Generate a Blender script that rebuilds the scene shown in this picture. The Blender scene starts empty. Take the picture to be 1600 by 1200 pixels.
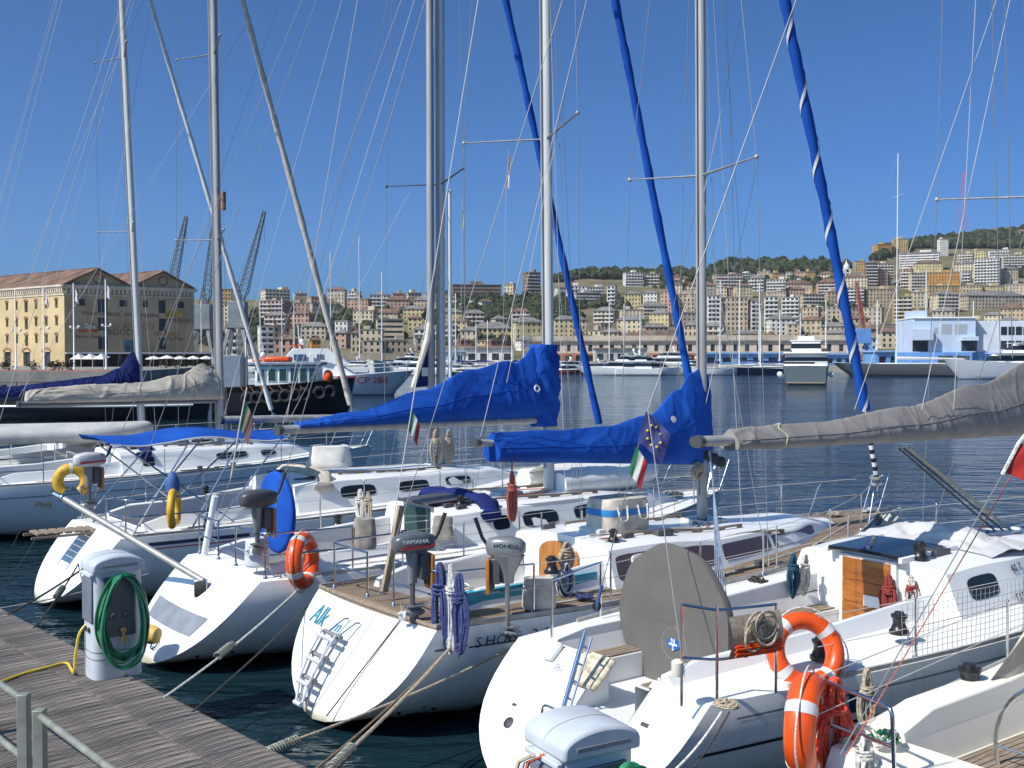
import bpy, math, random
from mathutils import Vector, Matrix, noise
R = math.radians
rnd = random.Random(7)
sc = bpy.context.scene
COL = sc.collection
V = Vector

# ------------------------------------------------------------------ camera
CAMZ, FPX, HOR = 4.2, 1690.0, 555.0
PITCH = math.atan((600 - HOR) / FPX)
cam = bpy.data.objects.new('camera', bpy.data.cameras.new('camera'))
COL.objects.link(cam)
cam.location = (0, 0, CAMZ)
cam.rotation_euler = (R(90) - PITCH, 0, 0)
cam.data.sensor_width = 36
cam.data.lens = 36 * FPX / 1600
cam.data.clip_start = 0.1
cam.data.clip_end = 30000
sc.camera = cam

# ------------------------------------------------------------------ sky, sun, exposure
SUN_DIR = V((-0.85, -0.53, 0)).normalized()
SUN_EL = R(46)
w = bpy.data.worlds.new('World'); sc.world = w; w.use_nodes = True
nt = w.node_tree
sky = nt.nodes.new('ShaderNodeTexSky'); sky.sky_type = 'NISHITA'; sky.sun_disc = False
sky.sun_elevation = SUN_EL
sky.sun_rotation = math.atan2(SUN_DIR.x, SUN_DIR.y)
sky.altitude = 0; sky.air_density = 0.5; sky.dust_density = 2.0; sky.ozone_density = 10.0
bg = nt.nodes['Background']; bg.inputs[1].default_value = 0.118
tint = nt.nodes.new('ShaderNodeMix'); tint.data_type = 'RGBA'; tint.blend_type = 'MULTIPLY'; tint.inputs[0].default_value = 1.0
tint.inputs[7].default_value = (0.64, 0.99, 1.13, 1); tint.clamp_result = False
nt.links.new(sky.outputs[0], tint.inputs[6]); nt.links.new(tint.outputs[2], bg.inputs[0])
sun = bpy.data.objects.new('sun', bpy.data.lights.new('sun', 'SUN')); COL.objects.link(sun)
sun.data.energy = 4.6; sun.data.angle = R(0.53); sun.data.color = (1.0, 0.95, 0.87)
sd = V((SUN_DIR.x * math.cos(SUN_EL), SUN_DIR.y * math.cos(SUN_EL), math.sin(SUN_EL)))
sun.rotation_euler = sd.to_track_quat('Z', 'Y').to_euler()
sc.view_settings.view_transform = 'Standard'
sc.view_settings.look = 'None'
sc.view_settings.gamma = 1.0
sc.view_settings.exposure = 0.28
sc.render.engine = 'CYCLES'
sc.cycles.max_bounces = 6; sc.cycles.diffuse_bounces = 3; sc.cycles.glossy_bounces = 4
sc.cycles.transmission_bounces = 4; sc.cycles.transparent_max_bounces = 8
sc.cycles.caustics_reflective = True; sc.cycles.blur_glossy = 0.5; sc.cycles.sample_clamp_indirect = 20.0; sc.cycles.caustics_refractive = False
sc.cycles.use_denoising = True

# ------------------------------------------------------------------ materials
MATS = {}
def mat(name, col, rough=0.5, metal=0.0, var=0.06, vscale=3.0, bump=0.0, bscale=40.0, spec=0.5, stretch=(1, 1, 1), col2=None, detail=4, coat=0.0):
    if name in MATS: return MATS[name]
    m = bpy.data.materials.new(name); m.use_nodes = True
    n = m.node_tree.nodes; l = m.node_tree.links
    b = n['Principled BSDF']
    b.inputs['Roughness'].default_value = rough
    b.inputs['Metallic'].default_value = metal
    b.inputs['Specular IOR Level'].default_value = spec
    if coat: b.inputs['Coat Weight'].default_value = coat; b.inputs['Coat Roughness'].default_value = 0.08
    tc = n.new('ShaderNodeTexCoord'); mp = n.new('ShaderNodeMapping'); mp.inputs['Scale'].default_value = stretch
    l.new(tc.outputs['Object'], mp.inputs['Vector'])
    c = tuple(col)
    if var > 0 or col2:
        nz = n.new('ShaderNodeTexNoise'); nz.inputs['Scale'].default_value = vscale; nz.inputs['Detail'].default_value = detail
        l.new(mp.outputs[0], nz.inputs['Vector'])
        rp = n.new('ShaderNodeValToRGB'); rp.color_ramp.elements[0].position = 0.35; rp.color_ramp.elements[1].position = 0.68
        a = col2 if col2 else tuple(min(1, x * (1 - var * 1.6)) for x in c)
        bb = c if col2 else tuple(min(1, x * (1 + var)) for x in c)
        rp.color_ramp.elements[0].color = (*a, 1); rp.color_ramp.elements[1].color = (*bb, 1)
        l.new(nz.outputs['Fac'], rp.inputs[0]); l.new(rp.outputs[0], b.inputs['Base Color'])
    else:
        b.inputs['Base Color'].default_value = (*c, 1)
    if bump:
        nb = n.new('ShaderNodeTexNoise'); nb.inputs['Scale'].default_value = bscale; nb.inputs['Detail'].default_value = 3
        l.new(mp.outputs[0], nb.inputs['Vector'])
        bp = n.new('ShaderNodeBump'); bp.inputs['Strength'].default_value = bump; bp.inputs['Distance'].default_value = 0.35 / bscale
        l.new(nb.outputs['Fac'], bp.inputs['Height']); l.new(bp.outputs[0], b.inputs['Normal'])
    MATS[name] = m
    return m

def teak_mat(name, col, line, width, axis='Y', rough=0.75, gap=0.06):
    """planked teak: colour grain with thin dark caulk lines"""
    if name in MATS: return MATS[name]
    m = mat(name, col, rough, var=0.25, vscale=6, bump=0.2, bscale=30, stretch=(0.6, 6, 3) if axis == 'Y' else (6, 0.6, 3))
    n = m.node_tree.nodes; l = m.node_tree.links; b = n['Principled BSDF']
    src = b.inputs['Base Color'].links[0].from_socket
    tc = n.new('ShaderNodeTexCoord'); sp = n.new('ShaderNodeSeparateXYZ'); l.new(tc.outputs['Object'], sp.inputs[0])
    dv = n.new('ShaderNodeMath'); dv.operation = 'DIVIDE'; dv.inputs[1].default_value = width; l.new(sp.outputs[axis], dv.inputs[0])
    fr = n.new('ShaderNodeMath'); fr.operation = 'FRACT'; l.new(dv.outputs[0], fr.inputs[0])
    lt = n.new('ShaderNodeMath'); lt.operation = 'LESS_THAN'; lt.inputs[1].default_value = gap; l.new(fr.outputs[0], lt.inputs[0])
    mx = n.new('ShaderNodeMix'); mx.data_type = 'RGBA'; l.new(lt.outputs[0], mx.inputs[0]); l.new(src, mx.inputs[6]); mx.inputs[7].default_value = (*line, 1)
    l.new(mx.outputs[2], b.inputs['Base Color'])
    return m

WHITE = mat('gelcoat_white', (0.80, 0.80, 0.78), 0.25, var=0.035, vscale=1.3)
WHITE2 = mat('gelcoat_warm_white', (0.78, 0.77, 0.73), 0.3, var=0.04, vscale=1.5)
CREAM = mat('gelcoat_cream', (0.80, 0.76, 0.66), 0.3, var=0.04, vscale=1.5)
NONSKID = mat('nonskid_deck', (0.74, 0.74, 0.71), 0.7, var=0.05, vscale=4, bump=0.3, bscale=160)
ANTIFOUL = mat('antifouling', (0.012, 0.014, 0.022), 0.6, var=0.2)
BLUECLOTH = mat('blue_canvas', (0.011, 0.094, 0.44), 0.8, col2=(0.006, 0.058, 0.33), vscale=1.6, detail=6, bump=0.25, bscale=220, spec=0.2)
NAVYCLOTH = mat('navy_canvas', (0.012, 0.022, 0.12), 0.85, var=0.12, vscale=4, bump=0.25, bscale=200, spec=0.2)
GREYCLOTH = mat('grey_canvas', (0.27, 0.25, 0.23), 0.85, var=0.08, vscale=4, bump=0.25, bscale=220, spec=0.2)
WHEELCLOTH = mat('grey_wheel_cover_cloth', (0.135, 0.127, 0.118), 0.85, var=0.06, vscale=3, bump=0.2, bscale=260, spec=0.2)
BEIGECLOTH = mat('beige_canvas', (0.52, 0.46, 0.38), 0.85, var=0.10, vscale=4, bump=0.25, bscale=200, spec=0.2)
WHITECLOTH = mat('white_canvas', (0.70, 0.68, 0.64), 0.85, var=0.07, vscale=5, bump=0.2, bscale=150, spec=0.2)
GREYSAIL = mat('grey_furled_sail', (0.62, 0.55, 0.46), 0.8, var=0.12, vscale=5, bump=0.2, bscale=90, spec=0.2)
ALU = mat('anodised_aluminium', (0.60, 0.59, 0.56), 0.34, 0.15, var=0.08, vscale=2, stretch=(4, 4, 0.3))
ALUD = mat('weathered_aluminium', (0.38, 0.37, 0.355), 0.45, 0.2, var=0.12, vscale=2, stretch=(4, 4, 0.4))
STEEL = mat('stainless_steel', (0.62, 0.62, 0.63), 0.16, 1.0, var=0.05)
WIRE = mat('rigging_wire', (0.22, 0.22, 0.22), 0.5, 0.2, var=0)
WIREL = mat('light_rigging_line', (0.50, 0.48, 0.45), 0.7, 0, var=0)
BLACK = mat('black_plastic', (0.018, 0.018, 0.02), 0.35, var=0.15)
RUBBER = mat('black_rubber', (0.02, 0.02, 0.02), 0.75, var=0.2, bump=0.2)
DGREY = mat('dark_grey_plastic', (0.07, 0.07, 0.075), 0.4, var=0.1)
MGREY = mat('mid_grey_paint', (0.22, 0.225, 0.23), 0.35, var=0.06)
LGREY = mat('light_grey_plastic', (0.52, 0.54, 0.56), 0.42, var=0.06)
GLASS = mat('dark_window_glass', (0.015, 0.02, 0.022), 0.06, var=0)
TINT = mat('green_tinted_glass', (0.03, 0.07, 0.065), 0.06, var=0)
PURPLE = mat('brown_tinted_acrylic', (0.10, 0.065, 0.07), 0.2, var=0.1)
TEAK = teak_mat('teak_deck', (0.23, 0.165, 0.11), (0.03, 0.025, 0.02), 0.055)
TEAKW = mat('weathered_teak', (0.27, 0.21, 0.155), 0.75, var=0.25, vscale=8, stretch=(0.5, 5, 5), bump=0.2)
VARNISH = mat('varnished_wood', (0.42, 0.17, 0.035), 0.22, var=0.2, vscale=5, stretch=(6, 6, 0.6), coat=0.4)
MAHOG = mat('mahogany_board', (0.34, 0.115, 0.022), 0.22, var=0.22, vscale=4, stretch=(5, 0.5, 5), coat=0.4)
ORANGE = mat('orange_plastic', (0.74, 0.085, 0.010), 0.35, var=0.08, vscale=6)
REDROPE = mat('red_rope', (0.62, 0.10, 0.055), 0.85, var=0.2, vscale=40)
SALMON = mat('salmon_rope', (0.48, 0.13, 0.09), 0.85, var=0.2, vscale=40)
TANROPE = mat('tan_rope', (0.42, 0.35, 0.26), 0.9, var=0.25, vscale=40, bump=0.5, bscale=120)
WROPE = mat('white_rope', (0.62, 0.60, 0.55), 0.9, var=0.25, vscale=40, bump=0.5, bscale=120)
BROPE = mat('blue_violet_rope', (0.055, 0.07, 0.20), 0.9, var=0.35, vscale=40, bump=0.5, bscale=120)
TROPE = mat('teal_rope', (0.015, 0.075, 0.13), 0.9, var=0.3, vscale=40, bump=0.5, bscale=120)
DROPE = mat('dark_rope', (0.05, 0.045, 0.04), 0.9, var=0.3, vscale=40)
HOSE = mat('green_hose', (0.008, 0.13, 0.05), 0.3, var=0.15, vscale=10)
YELLOW = mat('yellow_plastic', (0.62, 0.36, 0.03), 0.5, var=0.15, vscale=8)
YHOSE = mat('yellow_hose', (0.72, 0.52, 0.05), 0.4, var=0.1)
FENDERY = mat('faded_yellow_fender', (0.72, 0.47, 0.13), 0.5, var=0.12)
TAPE = mat('reflective_tape', (0.60, 0.60, 0.58), 0.35, var=0.06)
CYAN = mat('turquoise_vinyl', (0.03, 0.34, 0.46), 0.45, var=0.06)
REDP = mat('red_paint', (0.55, 0.03, 0.02), 0.4, var=0.08)
GREENC = mat('flag_green', (0.03, 0.20, 0.09), 0.8, var=0.1)
REDC = mat('flag_red', (0.50, 0.05, 0.05), 0.8, var=0.1)
WHITEC = mat('flag_white', (0.68, 0.66, 0.62), 0.8, var=0.06)
EUC = mat('flag_blue', (0.06, 0.065, 0.22), 0.8, var=0.1)
NAVYP = mat('navy_print', (0.01, 0.02, 0.07), 0.4, var=0)
CYANP = mat('turquoise_print', (0.03, 0.25, 0.36), 0.4, var=0)
BLACKP = mat('black_print', (0.012, 0.012, 0.014), 0.5, var=0)
WHITEP = mat('white_print', (0.8, 0.8, 0.8), 0.5, var=0)
GALV = mat('galvanised_steel', (0.24, 0.25, 0.21), 0.55, 0.15, var=0.15, vscale=8)

def hull_mat(name, col):
    """gelcoat with run-off streaks, scuffs and a ragged weed line just above the water"""
    m = mat(name, col, 0.28, var=0.03, vscale=1.2); n = m.node_tree.nodes; l = m.node_tree.links; b = n['Principled BSDF']; src = b.inputs['Base Color'].links[0].from_socket
    tc = n.new('ShaderNodeTexCoord')
    def streak(scale, lo, hi):
        mp = n.new('ShaderNodeMapping'); mp.inputs['Scale'].default_value = scale; l.new(tc.outputs['Object'], mp.inputs[0]); nz = n.new('ShaderNodeTexNoise'); nz.inputs['Scale'].default_value = 1; nz.inputs['Detail'].default_value = 5; l.new(mp.outputs[0], nz.inputs[0])
        r_ = n.new('ShaderNodeMapRange'); r_.inputs['From Min'].default_value = lo; r_.inputs['From Max'].default_value = hi; l.new(nz.outputs['Fac'], r_.inputs[0]); return r_.outputs[0], nz.outputs['Fac']
    s1, _ = streak((7, 7, .5), .56, .80); s2, nf = streak((2.2, 2.2, 3.0), .3, .7)
    sp = n.new('ShaderNodeSeparateXYZ'); l.new(tc.outputs['Object'], sp.inputs[0])
    ad = n.new('ShaderNodeMath'); ad.operation = 'MULTIPLY_ADD'; ad.inputs[1].default_value = -.22; l.new(nf, ad.inputs[0]); l.new(sp.outputs['Z'], ad.inputs[2])
    wl = n.new('ShaderNodeMapRange'); wl.inputs['From Min'].default_value = .10; wl.inputs['From Max'].default_value = -.02; l.new(ad.outputs[0], wl.inputs[0])
    def mix(fac, k, a, c):
        mu = n.new('ShaderNodeMath'); mu.operation = 'MULTIPLY'; mu.inputs[1].default_value = k; l.new(fac, mu.inputs[0]); mx = n.new('ShaderNodeMix'); mx.data_type = 'RGBA'; l.new(mu.outputs[0], mx.inputs[0]); l.new(a, mx.inputs[6]); mx.inputs[7].default_value = (*c, 1); return mx.outputs[2]
    o_ = mix(s1, .34, src, (.42, .36, .26)); o_ = mix(wl.outputs[0], .75, o_, (.24, .22, .10)); l.new(o_, b.inputs['Base Color']); return m
HULLW = hull_mat('hull_gelcoat_white', (0.80, 0.80, 0.78)); HULLC = hull_mat('hull_gelcoat_cream', (0.80, 0.76, 0.66))
# ------------------------------------------------------------------ mesh helper
class MB:
    def __init__(s):
        s.v = []; s.f = []; s.m = []; s.cm = 0
    def mi(s, i): s.cm = i; return s
    def add(s, vs, fs):
        o = len(s.v)
        s.v += [tuple(p) for p in vs]
        s.f += [tuple(i + o for i in f) for f in fs]
        s.m += [s.cm] * len(fs)
        return s
    def bx(s, x0, x1, y0, y1, z0, z1, M=None):
        vs = [V((x, y, z)) for x in (x0, x1) for y in (y0, y1) for z in (z0, z1)]
        if M is not None: vs = [M @ p for p in vs]
        return s.add(vs, [(0, 1, 3, 2), (4, 6, 7, 5), (0, 4, 5, 1), (2, 3, 7, 6), (0, 2, 6, 4), (1, 5, 7, 3)])
    def bar(s, a, b, wd, ht, up=(0, 0, 1)):
        a = V(a); b = V(b); t = (b - a).normalized(); sd_ = t.cross(V(up)).normalized(); u = sd_.cross(t)
        vs = []
        for p in (a, b):
            for i, j in ((-1, -1), (1, -1), (1, 1), (-1, 1)): vs.append(p + sd_ * (i * wd / 2) + u * (j * ht / 2))
        return s.add(vs, [(0, 1, 2, 3), (7, 6, 5, 4), (0, 4, 5, 1), (1, 5, 6, 2), (2, 6, 7, 3), (3, 7, 4, 0)])
    def tube(s, pts, r, n=8, cap=True, closed=False, flat=1.0):
        pts = [V(p) for p in pts]; k = len(pts)
        rs = r if isinstance(r, (list, tuple)) else [r] * k
        tang = []
        for i in range(k):
            a = pts[(i - 1) % k] if (closed or i > 0) else pts[i]
            b = pts[(i + 1) % k] if (closed or i < k - 1) else pts[i]
            t = b - a
            tang.append(t.normalized() if t.length > 1e-9 else V((0, 0, 1)))
        ref = V((0, 0, 1)) if abs(tang[0].z) < 0.9 else V((1, 0, 0))
        u = tang[0].cross(ref).normalized()
        vs = []
        for i in range(k):
            if i:
                q = tang[i - 1].rotation_difference(tang[i]); u = q @ u
            u = (u - tang[i] * u.dot(tang[i])).normalized(); w_ = tang[i].cross(u)
            for j in range(n):
                a = 2 * math.pi * j / n
                vs.append(pts[i] + u * (math.cos(a) * rs[i]) + w_ * (math.sin(a) * rs[i] * flat))
        fs = []
        for i in range(k if closed else k - 1):
            i2 = (i + 1) % k
            for j in range(n):
                fs.append((i * n + j, i * n + (j + 1) % n, i2 * n + (j + 1) % n, i2 * n + j))
        if cap and not closed:
            fs.append(tuple(range(n - 1, -1, -1))); fs.append(tuple((k - 1) * n + j for j in range(n)))
        return s.add(vs, fs)
    def lathe(s, prof, o=(0, 0, 0), axis=(0, 0, 1), n=16, sx=1.0, sy=1.0):
        ax = V(axis).normalized(); ref = V((1, 0, 0)) if abs(ax.x) < 0.9 else V((0, 1, 0))
        u = (ref - ax * ref.dot(ax)).normalized(); w_ = ax.cross(u); o = V(o); vs = []
        for r, h in prof:
            for j in range(n):
                a = 2 * math.pi * j / n
                vs.append(o + ax * h + u * (math.cos(a) * r * sx) + w_ * (math.sin(a) * r * sy))
        fs = []
        for i in range(len(prof) - 1):
            for j in range(n):
                fs.append((i * n + j, i * n + (j + 1) % n, (i + 1) * n + (j + 1) % n, (i + 1) * n + j))
        fs.append(tuple(range(n - 1, -1, -1))); fs.append(tuple((len(prof) - 1) * n + j for j in range(n)))
        return s.add(vs, fs)
    def loft(s, rows, closed=False, caps=False):
        n = len(rows[0]); vs = [p for r_ in rows for p in r_]; fs = []
        for i in range(len(rows) - 1):
            for j in range(n if closed else n - 1):
                j2 = (j + 1) % n
                fs.append((i * n + j, i * n + j2, (i + 1) * n + j2, (i + 1) * n + j))
        if caps:
            fs.append(tuple(range(n - 1, -1, -1))); fs.append(tuple((len(rows) - 1) * n + j for j in range(n)))
        return s.add(vs, fs)
    def poly(s, pts, ext):
        """flat polygon extruded by vector ext"""
        pts = [V(p) for p in pts]; e = V(ext); n = len(pts)
        return s.add(pts + [p + e for p in pts], [tuple(range(n - 1, -1, -1)), tuple(range(n, 2 * n))] + [(i, (i + 1) % n, n + (i + 1) % n, n + i) for i in range(n)])
    def ball(s, c, r, n=12, m=8):
        r = r if isinstance(r, (tuple, list)) else (r, r, r); c = V(c); rows = []
        for i in range(m + 1):
            a = math.pi * i / m
            rr = max(math.sin(a), 0.001)
            rows.append([c + V((rr * math.cos(2 * math.pi * j / n) * r[0], rr * math.sin(2 * math.pi * j / n) * r[1], -math.cos(a) * r[2])) for j in range(n)])
        return s.loft(rows, closed=True, caps=True)
    def torus(s, c, Rr, r, axis=(0, 0, 1), n=32, m=10, a0=0, a1=2 * math.pi, flat=1.0):
        ax = V(axis).normalized(); ref = V((0, 0, 1)) if abs(ax.z) < 0.9 else V((1, 0, 0))
        u = (ref - ax * ref.dot(ax)).normalized(); w_ = ax.cross(u); c = V(c)
        full = abs(a1 - a0 - 2 * math.pi) < 1e-6; rows = []
        for i in range(n if full else n + 1):
            a = a0 + (a1 - a0) * i / n; d = u * math.cos(a) + w_ * math.sin(a)
            rows.append([c + d * (Rr + r * math.cos(2 * math.pi * j / m)) + ax * (r * flat * math.sin(2 * math.pi * j / m)) for j in range(m)])
        if full: rows.append(rows[0])
        return s.loft(rows, closed=True, caps=not full)
    def build(s, name, mats, parent=None, bev=0.0, sharp=38, loc=None):
        me = bpy.data.meshes.new(name); me.from_pydata(s.v, [], s.f)
        if not isinstance(mats, (list, tuple)): mats = [mats]
        for m in mats: me.materials.append(m)
        if len(mats) > 1: me.polygons.foreach_set('material_index', s.m)
        me.polygons.foreach_set('use_smooth', [True] * len(me.polygons))
        me.update(); me.set_sharp_from_angle(angle=R(sharp))
        o = bpy.data.objects.new(name, me); COL.objects.link(o)
        if parent is not None: o.parent = parent
        if loc is not None: o.location = loc
        if bev:
            b = o.modifiers.new('bevel', 'BEVEL'); b.width = bev; b.segments = 2; b.limit_method = 'ANGLE'; b.angle_limit = R(40)
        return o

USED = {}
def tag(o, label, cat, group=None):
    o['label'] = label; o['category'] = cat
    if group: o['group'] = group
    return o
def thing(name, label, cat, loc=(0, 0, 0), rz=0.0, group=None):
    o = bpy.data.objects.new(name, None); COL.objects.link(o)
    o.location = loc; o.rotation_euler = (0, 0, rz); o.empty_display_size = 0.2
    return tag(o, label, cat, group)
def struct(o): o['kind'] = 'structure'; return o
def stuff(o): o['kind'] = 'stuff'; return o
def copy_part(o, parent, loc=None, rot=None, scale=None):
    c = o.copy(); COL.objects.link(c); c.parent = parent
    if loc is not None: c.location = loc
    if rot is not None: c.rotation_euler = rot
    if scale is not None: c.scale = scale
    return c
def copy_tree(o, parent=None):
    c = o.copy(); COL.objects.link(c); c.parent = parent
    for ch in list(o.children): copy_tree(ch, c)
    return c

def text(body, size, m, parent, M, name='lettering', shear=0.0, spacing=1.0, extrude=0.002, sx=1.0):
    cu = bpy.data.curves.new(name, 'FONT'); cu.body = body; cu.size = size; cu.shear = shear; cu.extrude = extrude
    cu.space_character = spacing; cu.align_x = 'CENTER'; cu.align_y = 'CENTER'; cu.resolution_u = 2
    t = bpy.data.objects.new('tmp', cu); COL.objects.link(t)
    dg = bpy.context.evaluated_depsgraph_get()
    me = bpy.data.meshes.new_from_object(t.evaluated_get(dg)); me.name = name
    bpy.data.objects.remove(t)
    me.materials.clear(); me.materials.append(m)
    o = bpy.data.objects.new(name, me); COL.objects.link(o); o.parent = parent
    o.matrix_basis = M @ Matrix.Diagonal((sx, 1, 1, 1))
    return o
def face_matrix(c, right, up):
    r_ = V(right).normalized(); u = V(up); u = (u - r_ * u.dot(r_)).normalized(); n = r_.cross(u)
    M = Matrix((r_, u, n)).transposed().to_4x4(); M.translation = V(c); return M

# ------------------------------------------------------------------ measured rays: where a point of known height or distance stands
def ray(px, py):
    x = (px - 800) / FPX; y = (600 - py) / FPX
    return V((x, math.cos(PITCH) + y * math.sin(PITCH), -math.sin(PITCH) + y * math.cos(PITCH)))
def P(px, py, z):
    d = ray(px, py); t = (z - CAMZ) / d.z
    return V((0, 0, CAMZ)) + d * t
def D(px, py, dist):
    d = ray(px, py); t = dist / d.y
    return V((0, 0, CAMZ)) + d * t
class Frame:
    """a boat's own axes: x forward, y to port, z up, origin at the waterline under the transom"""
    def __init__(s, x, y, hd):
        s.o = V((x, y, 0)); s.h = R(hd)
        s.u = V((math.cos(s.h), math.sin(s.h), 0)); s.p = V((-math.sin(s.h), math.cos(s.h), 0))
    def l(s, wp):
        d = V(wp) - s.o; return V((d.dot(s.u), d.dot(s.p), d.z))
    def w(s, lp): return s.o + s.u * lp[0] + s.p * lp[1] + V((0, 0, lp[2]))
    def C(s, px, py, y=0.0):
        d = ray(px, py); c = V((0, 0, CAMZ)); t = (y - (c - s.o).dot(s.p)) / d.dot(s.p)
        return s.l(c + d * t)
    def X(s, px, py, x):
        d = ray(px, py); c = V((0, 0, CAMZ)); t = (x - (c - s.o).dot(s.u)) / d.dot(s.u)
        return s.l(c + d * t)
    def Z(s, px, py, z): return s.l(P(px, py, z))
def lerp(a, b, t): return a + (b - a) * t
def interp(tab, x):
    if x <= tab[0][0]: return tab[0][1]
    for (a, va), (b, vb) in zip(tab, tab[1:]):
        if x <= b:
            t = (x - a) / (b - a); return va + (vb - va) * t
    return tab[-1][1]
def sinterp(tab, x):
    if x <= tab[0][0]: return tab[0][1]
    for (a, va), (b, vb) in zip(tab, tab[1:]):
        if x <= b:
            t = (x - a) / (b - a); t = t * t * (3 - 2 * t); return va + (vb - va) * t
    return tab[-1][1]
def arc_pts(pts, rad, n=5):
    """round the corners of a polyline"""
    pts = [V(p) for p in pts]; out = [pts[0]]
    for a, b, c in zip(pts, pts[1:], pts[2:]):
        d1 = (a - b); d2 = (c - b); r_ = min(rad, d1.length * 0.45, d2.length * 0.45)
        p1 = b + d1.normalized() * r_; p2 = b + d2.normalized() * r_
        for i in range(n + 1):
            t = i / n; out.append(p1 * (1 - t) ** 2 + b * 2 * t * (1 - t) + p2 * t * t)
    out.append(pts[-1]); return out
def sag_line(a, b, sag, n=12):
    a = V(a); b = V(b)
    return [a.lerp(b, i / n) - V((0, 0, sag * 4 * (i / n) * (1 - i / n))) for i in range(n + 1)]
# ------------------------------------------------------------------ water
def water_mat():
    m = bpy.data.materials.new('harbour_water'); m.use_nodes = True
    n = m.node_tree.nodes; l = m.node_tree.links; b = n['Principled BSDF']
    b.inputs['Base Color'].default_value = (0.006, 0.021, 0.029, 1)
    b.inputs['Roughness'].default_value = 0.04; b.inputs['IOR'].default_value = 1.333
    tc = n.new('ShaderNodeTexCoord')
    prev = None
    for sx, sy, dist, strg in ((0.35, 1.0, 0.42, 0.5), (1.3, 3.4, 0.13, 0.55), (4.5, 9.0, 0.03, 0.5)):
        mp = n.new('ShaderNodeMapping'); mp.inputs['Scale'].default_value = (sx, sy, 1); mp.inputs['Rotation'].default_value = (0, 0, R(-12))
        l.new(tc.outputs['Object'], mp.inputs['Vector'])
        nz = n.new('ShaderNodeTexNoise'); nz.inputs['Scale'].default_value = 1; nz.inputs['Detail'].default_value = 2; nz.inputs['Distortion'].default_value = 0.6
        l.new(mp.outputs[0], nz.inputs['Vector'])
        bp = n.new('ShaderNodeBump'); bp.inputs['Strength'].default_value = strg; bp.inputs['Distance'].default_value = dist
        l.new(nz.outputs['Fac'], bp.inputs['Height'])
        pn = n.new('ShaderNodeTexNoise'); pn.inputs['Scale'].default_value = 0.045; pn.inputs['Detail'].default_value = 3; pm = n.new('ShaderNodeMapping'); pm.inputs['Scale'].default_value = (0.5, 1.6, 1); l.new(tc.outputs['Object'], pm.inputs[0]); l.new(pm.outputs[0], pn.inputs['Vector'])
        pr_ = n.new('ShaderNodeMapRange'); pr_.inputs['From Min'].default_value = .35; pr_.inputs['From Max'].default_value = .65; pr_.inputs['To Min'].default_value = strg * .45; pr_.inputs['To Max'].default_value = strg * 1.25; l.new(pn.outputs['Fac'], pr_.inputs[0]); l.new(pr_.outputs[0], bp.inputs['Strength'])
        if prev: l.new(prev.outputs[0], bp.inputs['Normal'])
        prev = bp
    l.new(prev.outputs[0], b.inputs['Normal'])
    return m
mb = MB(); mb.add([(-2900, -60, 0), (2900, -60, 0), (2900, 2900, 0), (-2900, 2900, 0)], [(0, 1, 2, 3)])
struct(mb.build('harbour_water', water_mat()))

# ------------------------------------------------------------------ pontoon of weathered planks
DZ = 0.6
E0 = P(0, 950, DZ); E1 = P(480, 1200, DZ)
EDIR = (E1 - E0).normalized(); EANG = math.atan2(EDIR.y, EDIR.x)
pont = bpy.data.objects.new('pontoon', None); COL.objects.link(pont); struct(pont)
pont.location = (E0.x, E0.y, 0); pont.rotation_euler = (0, 0, EANG)      # x along the edge towards the camera, y towards the boats
def plank_mat(name, c):
    return mat(name, c, 0.85, var=0.38, vscale=4, stretch=(9, 0.9, 4), bump=0.5, bscale=22, spec=0.25)
PL = [plank_mat('pontoon_plank_%s' % k, c) for k, c in (('a', (0.25, 0.22, 0.195)), ('b', (0.18, 0.16, 0.145)), ('c', (0.30, 0.265, 0.23)), ('d', (0.22, 0.195, 0.18)))]
def plank_mesh(name, ln, m):
    mb = MB(); mb.bx(-0.054, 0.054, -ln, 0, -0.03, 0)
    for k in (-0.034, 0.0, 0.034):  # grooves stand as raised ribs between them
        mb.bx(k - 0.011, k + 0.011, -ln + 0.002, -0.002, -0.001, 0.005)
    o = mb.build(name, m, pont); return o
seed_o = [plank_mesh('plank', 0.55, m) for m in PL]; seed_i = [plank_mesh('plank', 3.6, m) for m in PL]
firsts = set()
for i in range(110):
    x = -1.6 + i * 0.116
    for seeds, y in ((seed_o, 0.0), (seed_i, -0.565)):
        sdo = seeds[rnd.randrange(4)]
        if sdo.name not in firsts: o = sdo; firsts.add(sdo.name)
        else: o = copy_part(sdo, pont)
        o.location = (x, y, DZ - 0.005 + rnd.uniform(-0.003, 0.003)); o.rotation_euler = (rnd.uniform(-.002, .002), rnd.uniform(-.012, .012), rnd.uniform(-.002, .002))
mb = MB(); mb.bx(-1.7, 11.2, -4.2, -0.06, 0.12, DZ - 0.05); mb.build('float_body', mat('pontoon_concrete', (0.16, 0.15, 0.14), 0.9, var=0.2), pont)
mb = MB(); mb.bx(-1.7, 11.2, -0.055, 0.012, 0.28, DZ - 0.036); mb.build('edge_beam', PL[1], pont)

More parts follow.
